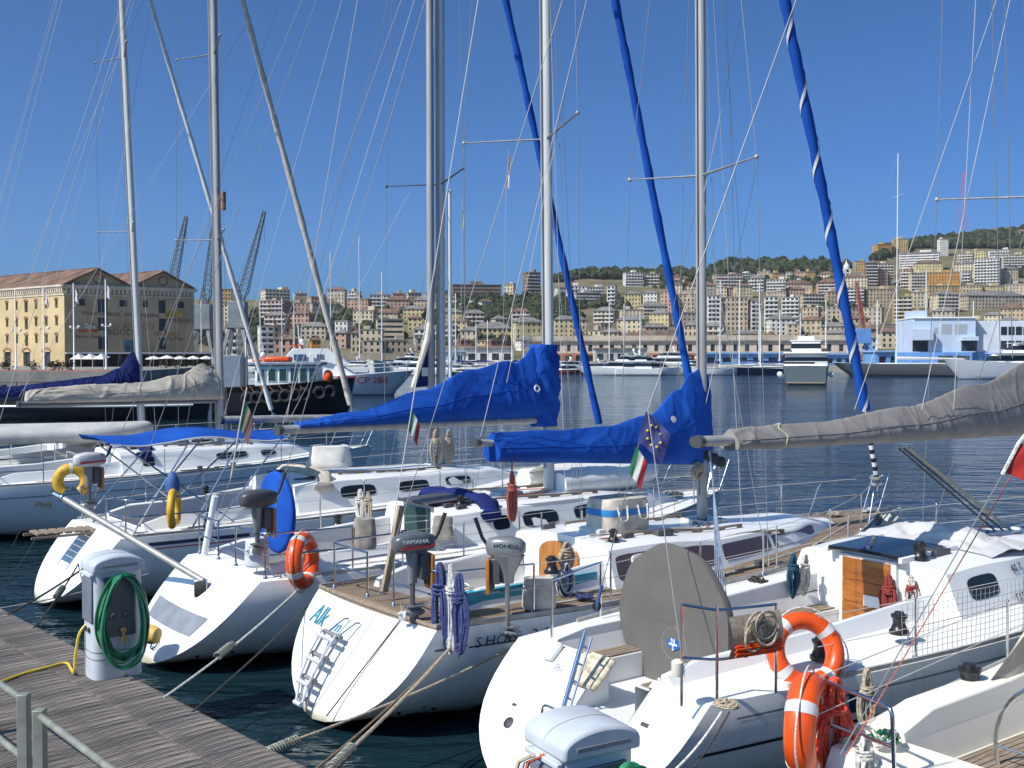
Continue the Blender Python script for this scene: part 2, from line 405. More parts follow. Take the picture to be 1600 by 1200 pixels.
# galvanised handrails of the gangway at the left
def handrail(label, post_px, post_py, along, ln, zt):
    p = P(post_px, post_py, zt); r_ = thing('handrail', label, 'handrail', (p.x, p.y, DZ), 0)
    mb = MB(); mb.bx(-0.04, 0.04, -0.04, 0.04, 0, zt - DZ); mb.build('post', GALV, r_, bev=0.006)
    a = V(along).normalized()
    for zz in (zt - DZ - 0.05, zt - DZ - 0.5):
        mb = MB(); q = V((0, 0, zz)); mb.tube([q + a * 0.03, q + a * ln], 0.027, 12); mb.build('rail', GALV, r_)
    q = a * ln
    mb = MB(); mb.bx(q.x - .04, q.x + .04, q.y - .04, q.y + .04, 0, zt - DZ); mb.build('post', GALV, r_, bev=0.006)
    return r_
g0 = P(62, 1118, 1.6); g1 = P(172, 1200, 1.6)
handrail('galvanised tube handrail running to the bottom edge, right of the two posts', 62, 1108, (g1 - g0), 2.4, 1.62)
g0 = P(38, 1090, 1.6); g1 = P(0, 1064, 1.6)
handrail('galvanised tube handrail leaving the picture at the left edge', 37, 1084, (g1 - g0), 2.4, 1.62)
# ================================================================== hills, city and far harbour
def dep(y): return 520 + (562 - y) * 6.2
RIDGE = [(-400, 470), (200, 470), (300, 468), (600, 466), (700, 468), (790, 466), (870, 440), (930, 428), (970, 426), (1010, 432), (1060, 424), (1110, 420), (1170, 412), (1215, 404), (1260, 407), (1300, 412), (1330, 424), (1365, 408), (1400, 392), (1440, 380), (1480, 366), (1520, 361), (1560, 356), (1600, 353), (1700, 348), (1900, 352), (2100, 360)]
GRASS = mat('dry_scrub', (0.10, 0.095, 0.05), 0.95, var=0.35, vscale=0.02, col2=(0.20, 0.165, 0.10), detail=8, spec=0.1)
mb = MB(); rows = []
for i in range(0, 126):
    px = -400 + i * 20; yr = sinterp(RIDGE, px); row = []
    for k in range(22):
        y = lerp(572, yr, k / 21); d = dep(min(y, 562)) if y < 562 else 520 - (y - 562) * .5
        q = D(px, y, d)
        if y >= 562: q.z = 1.5
        row.append(q + V((0, 0, 2.0 * noise.noise(q * .01))))
    q = row[-1]; row += [V((q.x * 1.08, q.y * 1.08, q.z - 4)), V((q.x * 1.35, q.y * 1.35, q.z - 80))]
    rows.append(row)
mb.loft(rows); struct(mb.build('hillside', GRASS, sharp=80))

FOL = [mat('far_foliage_%d' % k, c, 0.9, var=0.4, vscale=0.25, spec=0.1) for k, c in enumerate(((0.032, 0.044, 0.020), (0.046, 0.058, 0.027), (0.062, 0.068, 0.036)))]
def canopy(mb, c, rx, rz, rr, n=7, m=5):
    rows = []
    for i in range(m + 1):
        a = math.pi * i / m; row = []
        for j in range(n):
            b = 2 * math.pi * j / n + i * .4; k = 1 + .45 * noise.noise(V((rr * 9 + i * 1.7, j * 1.3, rr * 3)))
            row.append(c + V((math.sin(a) * math.cos(b) * rx * k, math.sin(a) * math.sin(b) * rx * k, -math.cos(a) * rz * k)))
        rows.append(row)
    mb.loft(rows, closed=True)
rt = random.Random(11)
WOOD = [  # pixel areas of the hillside that show woodland: x0,x1,ytop(at x0),ytop(x1),ybase, count
    (860, 1130, 430, 424, 436, 240), (1120, 1320, 412, 412, 428, 180), (1370, 1660, 388, 356, 388, 520), (690, 900, 462, 470, 508, 420), (880, 1000, 466, 470, 484, 70), (400, 610, 486, 488, 506, 190),
    (640, 720, 474, 480, 498, 90), (480, 620, 500, 505, 530, 70), (1030, 1320, 442, 440, 452, 120), (1300, 1340, 440, 440, 452, 40), (1570, 1660, 418, 420, 434, 70), (1270, 1330, 470, 480, 506, 40), (230, 420, 500, 505, 545, 70), (700, 830, 505, 515, 540, 80)]
mbs = [MB() for _ in FOL]
for x0, x1, y0, y1, yb, cnt in WOOD:
    for _ in range(int(cnt * 1.9)):
        t = rt.random(); px = lerp(x0, x1, t); top = lerp(y0, y1, t); y = lerp(top, yb, rt.random() ** .8); y = max(y, sinterp(RIDGE, px)); d = dep(y); q = D(px, y, d); r_ = rt.uniform(2.2, 4.6) * d / 1000
        canopy(mbs[rt.randrange(3)], q + V((rt.uniform(-8, 8), rt.uniform(-8, 8), r_ * .6)), r_ * rt.uniform(.8, 1.3), r_ * rt.uniform(.8, 1.3), rt.random() * 50)
for m_, f in zip(mbs, FOL): stuff(m_.build('hillside_wood', f, sharp=1))

# ------------------------------------------------------------------ buildings with real window openings
def facade(mw, mg, o, u, wdt, hgt, rects, rec=.3, sep=None):
    """wall in plane (o,u,z) with rectangular recessed openings; panes go to mg (or a list)"""
    u = V(u).normalized(); up = V((0, 0, 1)); n = u.cross(up)
    us = sorted(set([0, wdt] + [round(r_[i], 3) for r_ in rects for i in (0, 1)])); vs = sorted(set([0, hgt] + [round(r_[i], 3) for r_ in rects for i in (2, 3)]))
    occ = set()
    ui = {a: i for i, a in enumerate(us)}; vi = {a: i for i, a in enumerate(vs)}
    for r_ in rects:
        for i in range(ui[round(r_[0], 3)], ui[round(r_[1], 3)]):
            for j in range(vi[round(r_[2], 3)], vi[round(r_[3], 3)]): occ.add((i, j))
    pt = lambda a, b, k=0.0: o + u * a + up * b - n * k
    # merge wall cells per row
    for j in range(len(vs) - 1):
        i = 0
        while i < len(us) - 1:
            if (i, j) in occ: i += 1; continue
            i2 = i
            while i2 < len(us) - 1 and (i2, j) not in occ: i2 += 1
            mw.add([pt(us[i], vs[j]), pt(us[i2], vs[j]), pt(us[i2], vs[j + 1]), pt(us[i], vs[j + 1])], [(0, 1, 2, 3)]); i = i2
    for a, b, c, d in rects:
        F_ = [pt(a, c), pt(b, c), pt(b, d), pt(a, d)]; B_ = [pt(a, c, rec), pt(b, c, rec), pt(b, d, rec), pt(a, d, rec)]
        mw.add(F_ + B_, [(0, 4, 5, 1), (1, 5, 6, 2), (2, 6, 7, 3), (3, 7, 4, 0)])
        if isinstance(mg, list): m2 = MB(); m2.add(B_, [(0, 1, 2, 3)]); mg.append(m2)
        else: mg.add(B_, [(0, 1, 2, 3)])
WALLC = {'ochre': (.50, .34, .15), 'yellow': (.60, .49, .27), 'cream': (.62, .52, .37), 'pink': (.52, .33, .25), 'tan': (.50, .39, .27), 'stone': (.46, .39, .30), 'white': (.70, .67, .61), 'grey': (.44, .42, .39), 'brick': (.32, .13, .08), 'orange': (.52, .26, .07), 'brown': (.24, .17, .13), 'paleblue': (.42, .50, .60)}
WM = {k: mat('city_wall_' + k, c, .9, var=.16, vscale=.15, detail=6, spec=.2) for k, c in WALLC.items()}
ROOFS = {'red': mat('terracotta_roof', (.19, .12, .09), .9, var=.25, vscale=.3, spec=.1), 'grey': mat('slate_roof', (.20, .19, .18), .8, var=.2, vscale=.3, spec=.2), 'flat': mat('flat_roof', (.26, .24, .22), .9, var=.2, vscale=.2, spec=.1)}
CITYGLASS = mat('city_window_glass', (.035, .04, .05), .25, var=.3, vscale=.4)
SHUT = mat('green_shutter', (.05, .10, .08), .7, var=.2)
BALC = mat('balcony_white', (.62, .60, .56), .8, var=.1, vscale=.3)
ORD = ['leftmost'] + [w_ + ' from left' for w_ in ('second third fourth fifth sixth seventh eighth ninth tenth eleventh twelfth thirteenth fourteenth fifteenth sixteenth seventeenth eighteenth nineteenth twentieth twenty-first twenty-second twenty-third twenty-fourth twenty-fifth twenty-sixth twenty-seventh twenty-eighth twenty-ninth thirtieth').split()]
CN = {'paleblue': 'pale blue', 'brick': 'brick red'}
BL = []
def bd(x0, x1, yt, yb, col, kind='win', roof='flat', yaw=None): BL.append((x0, x1, yt, yb, col, kind, roof, yaw))
# left of the masts
bd(205, 240, 460, 500, 'ochre'); bd(345, 362, 452, 482, 'ochre'); bd(348, 372, 475, 512, 'cream'); bd(352, 372, 512, 556, 'white', 'balc'); bd(403, 433, 510, 556, 'white', 'balc')
bd(402, 445, 470, 502, 'pink', 'balc'); bd(410, 458, 453, 474, 'cream', 'balc'); bd(446, 483, 474, 500, 'pink'); bd(485, 508, 474, 502, 'stone'); bd(459, 482, 459, 476, 'tan'); bd(511, 539, 453, 482, 'cream', 'win', 'red'); bd(542, 561, 456, 470, 'cream', 'balc')
bd(541, 577, 467, 491, 'pink'); bd(577, 610, 461, 478, 'grey', 'balc'); bd(612, 634, 459, 476, 'pink'); bd(635, 661, 458, 476, 'cream'); bd(662, 684, 457, 475, 'pink'); bd(467, 511, 510, 531, 'stone', 'win', 'grey'); bd(520, 546, 502, 533, 'white'); bd(587, 633, 499, 531, 'cream', 'strip')
bd(547, 565, 520, 551, 'cream', 'win', 'red'); bd(566, 596, 533, 553, 'stone'); bd(427, 461, 530, 553, 'pink', 'win', 'red'); bd(484, 504, 531, 551, 'orange', 'win', 'red'); bd(637, 660, 497, 518, 'yellow', 'win', 'red'); bd(659, 676, 482, 497, 'orange', 'win', 'red'); bd(598, 640, 532, 552, 'tan'); bd(648, 684, 528, 550, 'stone')
# centre
bd(706, 785, 445, 467, 'brown', 'strip'); bd(785, 804, 444, 460, 'cream'); bd(820, 848, 426, 468, 'brown', 'balc', 'flat', 25); bd(720, 750, 474, 485, 'white'); bd(750, 771, 471, 485, 'white', 'win', 'red'); bd(803, 850, 503, 541, 'yellow', 'win', 'grey'); bd(866, 896, 499, 536, 'yellow', 'win', 'grey'); bd(810, 848, 531, 547, 'white', 'win', 'grey'); bd(866, 892, 533, 549, 'stone'); bd(895, 934, 530, 549, 'cream', 'win', 'red')
bd(869, 886, 450, 468, 'white'); bd(886, 915, 447, 474, 'white', 'balc'); bd(897, 941, 458, 477, 'grey', 'strip'); bd(915, 946, 449, 463, 'white', 'balc'); bd(946, 963, 447, 482, 'white', 'balc'); bd(715, 741, 532, 548, 'brick'); bd(742, 761, 533, 548, 'yellow'); bd(763, 796, 532, 549, 'brick'); bd(737, 802, 513, 530, 'yellow', 'win', 'grey')
bd(976, 1006, 426, 448, 'white', 'balc'); bd(1007, 1031, 428, 447, 'tan', 'balc'); bd(1049, 1063, 432, 447, 'pink', 'win', 'red'); bd(1064, 1078, 435, 447, 'cream', 'win', 'red'); bd(976, 1002, 459, 484, 'yellow', 'win', 'grey'); bd(1003, 1028, 458, 486, 'white', 'win', 'grey'); bd(1029, 1052, 455, 492, 'pink'); bd(971, 1006, 484, 501, 'cream'); bd(960, 1006, 500, 522, 'cream', 'win', 'grey'); bd(1011, 1048, 490, 510, 'yellow', 'win', 'grey'); bd(1007, 1045, 511, 526, 'pink', 'win', 'grey'); bd(935, 960, 506, 524, 'tan')
bd(1053, 1087, 460, 491, 'tan'); bd(1058, 1089, 489, 517, 'stone'); bd(1105, 1126, 462, 517, 'white', 'balc'); bd(1127, 1170, 465, 517, 'tan'); bd(1171, 1192, 470, 517, 'white', 'balc'); bd(1193, 1217, 464, 518, 'white', 'balc'); bd(1219, 1250, 465, 508, 'white', 'balc'); bd(1251, 1292, 460, 482, 'tan', 'balc'); bd(1251, 1281, 481, 509, 'tan'); bd(1105, 1137, 449, 464, 'cream'); bd(1138, 1150, 450, 464, 'pink', 'win', 'red'); bd(1150, 1177, 447, 467, 'cream', 'win', 'red'); bd(1088, 1105, 452, 480, 'tan')
bd(1145, 1180, 427, 444, 'white', 'balc'); bd(1181, 1205, 424, 443, 'tan'); bd(1206, 1226, 427, 448, 'ochre'); bd(1227, 1239, 425, 438, 'white', 'balc'); bd(1240, 1256, 425, 439, 'pink'); bd(1239, 1257, 439, 450, 'white'); bd(1258, 1274, 425, 441, 'ochre'); bd(1260, 1278, 449, 459, 'orange', 'win', 'red'); bd(1276, 1303, 428, 440, 'cream', 'win', 'red'); bd(1197, 1230, 456, 467, 'stone'); bd(1230, 1258, 452, 465, 'pink', 'win', 'red'); bd(1228, 1250, 507, 527, 'tan')
# right
bd(1336, 1353, 408, 424, 'ochre'); bd(1353, 1372, 411, 449, 'brown', 'balc'); bd(1372, 1396, 412, 447, 'cream', 'balc'); bd(1369, 1396, 382, 402, 'orange', 'win', 'flat', 20); bd(1396, 1419, 373, 396, 'ochre'); bd(1404, 1467, 395, 422, 'white', 'strip'); bd(1430, 1474, 411, 428, 'yellow', 'win', 'red'); bd(1371, 1388, 424, 448, 'pink'); bd(1405, 1426, 422, 452, 'pink', 'balc'); bd(1424, 1446, 427, 456, 'cream', 'balc'); bd(1446, 1500, 426, 449, 'orange'); bd(1501, 1518, 424, 444, 'grey', 'balc'); bd(1519, 1564, 404, 445, 'white', 'balc'); bd(1493, 1522, 396, 412, 'cream', 'balc'); bd(1566, 1604, 398, 426, 'cream', 'balc'); bd(1468, 1482, 374, 400, 'white'); bd(1585, 1612, 362, 374, 'white', 'win', 'red')
bd(1292, 1321, 456, 480, 'tan'); bd(1321, 1352, 450, 480, 'stone', 'balc'); bd(1353, 1396, 452, 480, 'tan'); bd(1290, 1316, 479, 505, 'stone'); bd(1317, 1345, 482, 507, 'tan'); bd(1346, 1380, 481, 508, 'stone'); bd(1395, 1426, 464, 506, 'ochre', 'balc'); bd(1427, 1450, 457, 480, 'cream'); bd(1451, 1502, 447, 470, 'ochre'); bd(1503, 1536, 446, 463, 'tan'); bd(1537, 1567, 447, 463, 'yellow'); bd(1568, 1606, 444, 463, 'stone'); bd(1507, 1608, 462, 484, 'stone', 'win', 'grey'); bd(1452, 1506, 468, 480, 'cream'); bd(1280, 1322, 510, 527, 'tan', 'win', 'grey'); bd(1382, 1420, 506, 524, 'stone')
rf_ = random.Random(21)
for yb in (548, 537, 526, 514, 503, 491, 480, 468, 457, 446, 434, 422, 410):
    px = 396 + rf_.uniform(0, 20)
    while px < 1625 and len(BL) < 290:
        wd_ = rf_.uniform(22, 46); hp = rf_.uniform(16, 28); y_ = yb + rf_.uniform(-4, 4)
        ok = y_ > sinterp(RIDGE, px) + 14 and not (690 < px < 905 and y_ < 512) and not (880 < px < 1000 and y_ < 462) and not (1000 < px < 1330 and y_ < 452) and not (px < 1330 and y_ < 440)
        for r_ in BL:
            ox = min(px + wd_, r_[1]) - max(px, r_[0]); oy = min(y_, r_[3]) - max(y_ - hp, r_[2])
            if ox > wd_ * .42 and oy > hp * .5: ok = False; break
        if ok: bd(px, px + wd_, y_ - hp, y_, rf_.choice(('tan', 'cream', 'cream', 'pink', 'tan', 'yellow', 'cream', 'white', 'stone', 'pink')), rf_.choice(('win', 'win', 'win', 'balc')), rf_.choice(('flat', 'grey', 'red', 'grey')))
        px += wd_ + rf_.uniform(0, 10)
BAND = lambda yb: 'waterfront row' if yb >= 525 else 'lower hillside row' if yb >= 500 else 'middle hillside row' if yb >= 470 else 'upper hillside row' if yb >= 445 else 'topmost hillside row'
rb = random.Random(5); cnt = {}
BL.sort(key=lambda r_: r_[0])
tot = {}
for r_ in BL: tot[(BAND(r_[3]), r_[4])] = tot.get((BAND(r_[3]), r_[4]), 0) + 1
for x0, x1, yt, yb, col, kind, roof, yaw in BL:
    d = dep(yb); bc = D((x0 + x1) / 2, yb, d); wdt = (x1 - x0) * d / FPX; hgt = (yb - yt) * d / FPX
    if yaw is None: yaw = rb.uniform(-22, 22)
    ya = R(yaw) - math.atan2(bc.x, bc.y) * .5; dp = max(9, min(20, wdt * .6))
    k = (BAND(yb), col); i = cnt.get(k, 0); cnt[k] = i + 1
    kindw = {'win': 'apartment block', 'balc': 'balconied block', 'strip': 'ribbon-windowed block'}[kind]
    pos = 'the only one' if tot[k] == 1 else ORD[min(i, 29)] + ' so coloured'
    b = thing('city_building', '%s %s, %s in the %s' % (CN.get(col, col), kindw, pos, k[0]), 'building', bc, ya, 'city buildings on the hillside')
    wm = (wdt - dp * abs(math.sin(ya))) / max(.6, math.cos(ya)); wm = max(wdt * .7, wm); fl = max(2, round(hgt / 3.3)); fh = hgt / fl
    mw = MB(); mg = MB(); ml = MB(); u = V((1, 0, 0)); base = -6.0
    wk = rb.uniform(.14, .22); wh0 = rb.uniform(.2, .34)
    def grid(wd_, kind):
        nx = max(2, round(wd_ / 3.3)); cw = wd_ / nx; rs = []
        for f in range(fl):
            z = f * fh + 6.0
            if kind == 'strip': rs.append((.6, wd_ - .6, z + fh * .35, z + fh * .78)); continue
            for c in range(nx):
                if kind == 'balc': rs.append((c * cw + cw * .18, c * cw + cw * .82, z + fh * .08, z + fh * .80))
                else: rs.append((c * cw + cw * (.5 - wk), c * cw + cw * (.5 + wk), z + fh * wh0, z + fh * .80))
        return rs
    o_ = V((-wm / 2, -0, base)); facade(mw, mg, o_, (1, 0, 0), wm, hgt + 6, grid(wm, kind))
    facade(mw, mg, V((wm / 2, 0, base)), (0, 1, 0), dp, hgt + 6, grid(dp, 'win')); facade(mw, mg, V((-wm / 2, dp, base)), (0, -1, 0), dp, hgt + 6, grid(dp, 'win'))
    mw.add([V((-wm / 2, dp, base)), V((wm / 2, dp, base)), V((wm / 2, dp, hgt)), V((-wm / 2, dp, hgt))], [(1, 0, 3, 2)])
    mw.build('wall', WM[col], b); stuff(mg.build('window_glazing', SHUT if (kind == 'win' and rb.random() < .3) else CITYGLASS, b))
    if kind == 'balc':
        for f in range(fl):
            z = f * fh; n2 = 1 if wm < 14 else 2
            for q in range(n2): ml.bx(-wm / 2 + wm * (q / n2) + .5, -wm / 2 + wm * ((q + 1) / n2) - .5, -1.3, -.02, z - .1, z + .95)
        stuff(ml.build('balcony_slabs', BALC, b))
    mr = MB()
    if roof == 'flat':
        mr.bx(-wm / 2 - .35, wm / 2 + .35, -.35, dp + .35, hgt - .05, hgt + .55); mr.build('roof', ROOFS['flat'], b)
        if wm > 10:
            mr = MB(); xx = rb.uniform(-.3, .2) * wm; mr.bx(xx, xx + wm * rb.uniform(.15, .35), 2, dp - 2, hgt + .5, hgt + rb.uniform(2.4, 3.6)); mr.build('roof_house', WM[col], b)
    else:
        e = .7; rh = min(4.5, dp * .28); mr.add([V((-wm / 2 - e, -e, hgt)), V((wm / 2 + e, -e, hgt)), V((wm / 2 + e, dp + e, hgt)), V((-wm / 2 - e, dp + e, hgt)), V((-wm / 2 + dp * .4, dp / 2, hgt + rh)), V((wm / 2 - dp * .4, dp / 2, hgt + rh))], [(0, 1, 5, 4), (1, 2, 5), (2, 3, 4, 5), (3, 0, 4), (3, 2, 1, 0)]); mr.build('roof', ROOFS[roof], b)

# retaining walls that terrace the town
tw = mat('terrace_wall', (.30, .26, .20), .95, var=.25, vscale=.12, spec=.1)
for i, (x0, x1, yt, yb) in enumerate(((690, 800, 541, 560), (895, 1010, 505, 516), (880, 962, 520, 532), (596, 700, 552, 563), (1000, 1110, 516, 528), (1320, 1430, 508, 528), (395, 600, 552, 564), (1040, 1100, 447, 451))):
    a = D(x0, yb, dep(yb) - 8); b_ = D(x1, yb, dep(yb) - 8); h = (yb - yt) * dep(yb) / FPX; mb = MB(); mb.bar(V((a.x, a.y, a.z + h / 2 - 2)), V((b_.x, b_.y, b_.z + h / 2 - 2)), 3, h + 4); struct(mb.build('terrace_wall', tw))
# church with a white bell tower
d = dep(445); c = D(1324, 446, d); ch = thing('church', 'white church with domed bell tower on the hill beside the striped blue forestay', 'church', c, 0)
s_ = d / FPX; mb = MB(); mb.bx(-5.5 * s_, 5.5 * s_, 0, 11 * s_, -5, 26 * s_); mb.build('bell_tower', WM['white'], ch, bev=.3)
for zz in (6, 14, 21):
    mb = MB(); mb.bx(-1.8 * s_, 1.8 * s_, -.25, .2, zz * s_, (zz + 4) * s_); mb.build('belfry_opening', CITYGLASS, ch)
mb = MB(); mb.lathe([(5 * s_, 0), (5 * s_, 2 * s_), (4.4 * s_, 5 * s_), (2.5 * s_, 8 * s_), (1.2 * s_, 9.5 * s_), (1 * s_, 12 * s_), (.3 * s_, 15 * s_)], (0, 5.5 * s_, 26 * s_), (0, 0, 1), 12); mb.build('dome', WM['white'], ch)
mb = MB(); mb.bx(5.5 * s_, 36 * s_, 1, 14 * s_, -5, 12 * s_); mb.poly([V((5.5 * s_, 0, 12 * s_)), V((5.5 * s_, 14 * s_ + 1, 12 * s_)), V((5.5 * s_, 7 * s_, 19 * s_))], (31 * s_, 0, 0)); mb.build('nave', WM['white'], ch)
# pylons on the ridge
for i, (px, yt, yb) in enumerate(((985, 410, 430), (1021, 407, 428), (1318, 390, 412), (1504, 270, 360))):
    d = dep(yb); c = D(px, yb, d); h = (yb - yt) * d / FPX; t = thing('radio_mast', ('thin lattice mast on the far ridge, ' + ('leftmost of four', 'second of four', 'third of four beside the bell tower', 'tallest, red and white, at right')[i]), 'mast', c)
    mb = MB(); wv = h * .07
    for a, b_ in ((-1, -1), (1, -1), (1, 1), (-1, 1)): mb.tube([V((a * wv, b_ * wv, 0)), V((a * wv * .2, b_ * wv * .2, h))], .22, 4)
    for k in range(7): z = h * k / 7; w_ = wv * (1 - .8 * k / 7); mb.tube([V((-w_, -w_, z)), V((w_, -w_, z + h / 7))], .15, 4); mb.tube([V((w_, -w_, z)), V((-w_, -w_, z + h / 7))], .15, 4)
    mb.build('lattice', GALV if i < 3 else REDP, t)

# ------------------------------------------------------------------ long port building with arcades
AP = D(830, 545, 500); BP = D(1330, 545, 470); pt_ = thing('port_terminal', 'long low pale pink port building with brick base along the far quay', 'building', V((AP.x, AP.y, 1.5)), math.atan2(BP.y - AP.y, BP.x - AP.x))
ln = (V((BP.x, BP.y, 0)) - V((AP.x, AP.y, 0))).length; mw = MB(); mg = MB()
facade(mw, mg, V((0, 0, 3.6)), (1, 0, 0), ln, 5.2, [(k * 5.0 + 1.6, k * 5.0 + 3.4, .8, 3.9) for k in range(int(ln / 5))], .5); mw.build('upper_wall', mat('port_pink', (.52, .42, .34), .9, var=.1, vscale=.2), pt_); stuff(mg.build('window_glazing', CITYGLASS, pt_))
mw = MB(); mg = MB(); facade(mw, mg, V((0, -.4, 0)), (1, 0, 0), ln, 3.6, [(k * 5.0 + .9, k * 5.0 + 4.1, 0, 2.7) for k in range(int(ln / 5))], 1.2); mw.build('brick_base', WM['brick'], pt_); stuff(mg.build('arch_openings', CITYGLASS, pt_))
mb = MB(); mb.bx(-.8, ln + .8, -1.2, 14, 8.8, 9.4); mb.build('roof', ROOFS['grey'], pt_)
mb = MB(); mb.bx(0, ln, 3, 13, 9.4, 11.6); mb.build('attic', WM['stone'], pt_)
AP = D(690, 566, 420); BP = D(880, 566, 420)
for i, (x0, x1, yt, yb, d, c, lab) in enumerate(((686, 725, 552, 568, 420, 'paleblue', 'low glazed blue kiosk building left of the blue collar'), (728, 802, 547, 568, 420, 'white', 'long white glazed exhibition pavilion on the far quay'), (1100, 1220, 556, 572, 330, 'paleblue', 'low bright blue shed behind the navy yacht'), (1290, 1332, 557, 573, 300, 'paleblue', 'low bright blue shed right of the central motor yacht'), (1370, 1424, 553, 573, 300, 'paleblue', 'bright blue shed behind the tall white mast'), (930, 1010, 536, 556, 440, 'grey', 'grey roofed quay hall above the white catamarans'))):
    a = D(x0, yb, d); b_ = D(x1, yb, d); h = (yb - yt) * d / FPX; t = thing('quay_shed', lab, 'building', V((a.x, a.y, 1.5)), 0); mw = MB(); mg = MB(); wd_ = b_.x - a.x; nx = max(3, int(wd_ / 4)); cw = wd_ / nx
    facade(mw, mg, V((0, 0, 0)), (1, 0, 0), wd_, h, [(k * cw + cw * .2, k * cw + cw * .8, h * .15, h * .65) for k in range(nx)], .3); mw.bx(0, wd_, .4, 12, 0, h); mw.build('wall', mat('shed_blue', (.13, .30, .58), .7, var=.1, vscale=.2) if c == 'paleblue' and i > 1 else WM[c], t); stuff(mg.build('window_glazing', CITYGLASS, t)); mb = MB(); mb.bx(-.5, wd_ + .5, -.8, 12.5, h, h + .5); mb.build('roof', ROOFS['grey'] if c != 'paleblue' else mat('shed_roof_blue', (.22, .38, .62), .6, var=.1, vscale=.2), t)

# ------------------------------------------------------------------ shipyard block, pale blue over bright blue, at the right
SB = D(1423, 556, 262); sy_ = thing('shipyard_building', 'large pale blue shipyard building with bright blue base at right', 'building', V((SB.x, SB.y, 1.5)), R(-8))
k = 262 / FPX
def sbx(name, x0, x1, z0, z1, y0, y1, m, bev=.05): mb = MB(); mb.bx((x0 - 1423) * k, (x1 - 1423) * k, y0, y1, z0, z1); return mb.build(name, m, sy_, bev=bev)
PB = mat('pale_blue_cladding', (.47, .56, .68), .6, var=.06, vscale=.3); BB = mat('bright_blue_paint', (.13, .30, .62), .6, var=.08, vscale=.3)
sbx('base', 1425, 1515, 0, 3.4, 0, 20, BB); sbx('main_block', 1428, 1521, 3.4, 11.6, 1, 20, PB); sbx('oriel', 1423, 1455, 6.3, 9.0, -1.2, 1.05, PB); sbx('stair_head', 1432, 1453, 11.6, 13.6, 4, 14, PB); sbx('right_block', 1521, 1680, 3.4, 11.0, 3, 20, mat('white_cladding', (.60, .64, .70), .6, var=.06, vscale=.3)); sbx('right_base', 1515, 1680, 0, 3.4, 2.5, 20, BB); sbx('roof_edge', 1427, 1523, 11.6, 11.95, .6, 20.4, WHITE)
for x0, x1, z0, z1, y in ((1427, 1450, 3.6, 6.2, .95), (1459, 1466, 7.8, 9.4, .95), (1470, 1485, 7.8, 10.2, .95), (1490, 1508, 7.8, 10.2, .95), (1500, 1523, 3.7, 6.2, .95)):
    sbx('window', x0, x1, z0, z1, y, y + .1, CITYGLASS if z0 < 7 else mat('louvre_grey', (.33, .36, .40), .6, var=.05), .0)
for q in range(5): sbx('window', 1562 + q * 11, 1571 + q * 11, 7.6, 9.6, 2.93, 3.02, CITYGLASS, 0); sbx('window', 1562 + q * 11, 1571 + q * 11, 4.2, 6.2, 2.93, 3.02, CITYGLASS, 0)
for x0, x1 in ((1464, 1486), (1490, 1510)): sbx('dock_door', x0, x1, .2, 2.6, -.05, .05, DGREY, 0)
sbx('balcony', 1498, 1523, 6.2, 7.2, -.6, 1.0, PB)

# ------------------------------------------------------------------ far quays
qm = mat('quay_stone', (.27, .25, .22), .9, var=.2, vscale=.3); qr = mat('quay_red_paving', (.33, .13, .075), .9, var=.15, vscale=.2)
mb = MB(); pts = [D(-300, 580, 175), D(200, 580, 175), D(330, 570, 245), D(420, 570, 300), D(420, 570, 560), D(-300, 570, 560)]; mb.poly([V((p.x, p.y, -1)) for p in pts], (0, 0, 2.6)); struct(mb.build('quay', [qm]))
mb = MB(); p0, p1, p2, p3 = [V((p.x, p.y, 1.606)) for p in (D(-300, 580, 175.3), D(190, 580, 175.3), D(190, 575, 192), D(-300, 575, 192))]; mb.add([p0, p1, p2, p3], [(0, 1, 2, 3)]); struct(mb.build('quay_paving', qr))
mb = MB(); pts = [D(420, 570, 330), D(700, 570, 385), D(900, 570, 300), D(1340, 570, 262), D(1430, 570, 235), D(2000, 570, 215), D(2000, 570, 560), D(420, 570, 560)]; mb.poly([V((p.x, p.y, -1)) for p in pts], (0, 0, 2.4)); struct(mb.build('quay', [qm]))

# ------------------------------------------------------------------ cotton warehouse with two gables
A = D(100, 445, 250); B_ = D(303, 452, 267); C_ = D(0, 452, 268); EZ = A.z; Z0 = 1.6
wh = thing('warehouse', 'yellow ochre harbour warehouse with two gables, arched doors and painted lettering', 'building', (0, 0, 0))
YW = mat('warehouse_yellow', (.56, .43, .24), .9, var=.12, vscale=.12, detail=8, spec=.15); YW_SHADE = mat('warehouse_yellow_shaded', (.48, .36, .22), .9, var=.14, vscale=.14, detail=8, spec=.15); BRK = mat('brick_surround', (.36, .16, .10), .9, var=.2, vscale=.5, spec=.1); WGL = mat('warehouse_glass', (.045, .055, .075), .15, var=.2, vscale=.5); TRM = mat('warehouse_trim', (.62, .54, .42), .9, var=.1, vscale=.3)  # gable-side wall copy is darker: its grazing-sun shade is put into the colour
e1 = V((B_.x - A.x, B_.y - A.y, 0)); l1 = e1.length; e1.normalize(); e2 = V((C_.x - A.x, C_.y - A.y, 0)).normalized(); l2 = 75.0
A0 = V((A.x, A.y, Z0)); H = EZ - Z0
def panes(mg, m, mw_rects=None):
    for m2 in mg: m2.build('window', m, wh)
# gable front
f = lambda px: (px - 100) / 203 * l1
zz = lambda y: (573 - y) / (573 - 445) * H
rects = []
for px0, px1 in ((150, 165), (245, 257)):
    for y0, y1 in ((465, 486), (495, 516), (526, 546)): rects.append((f(px0), f(px1), zz(y1), zz(y0)))
for px0, px1 in ((121, 131), (183, 195), (220, 228), (275, 287)): rects.append((f(px0), f(px1), zz(477), zz(466)))
mw = MB(); mg = []; facade(mw, mg, A0, e1, l1, H, rects, .7); mw.build('gable_wall', YW_SHADE, wh); panes(mg, WGL)
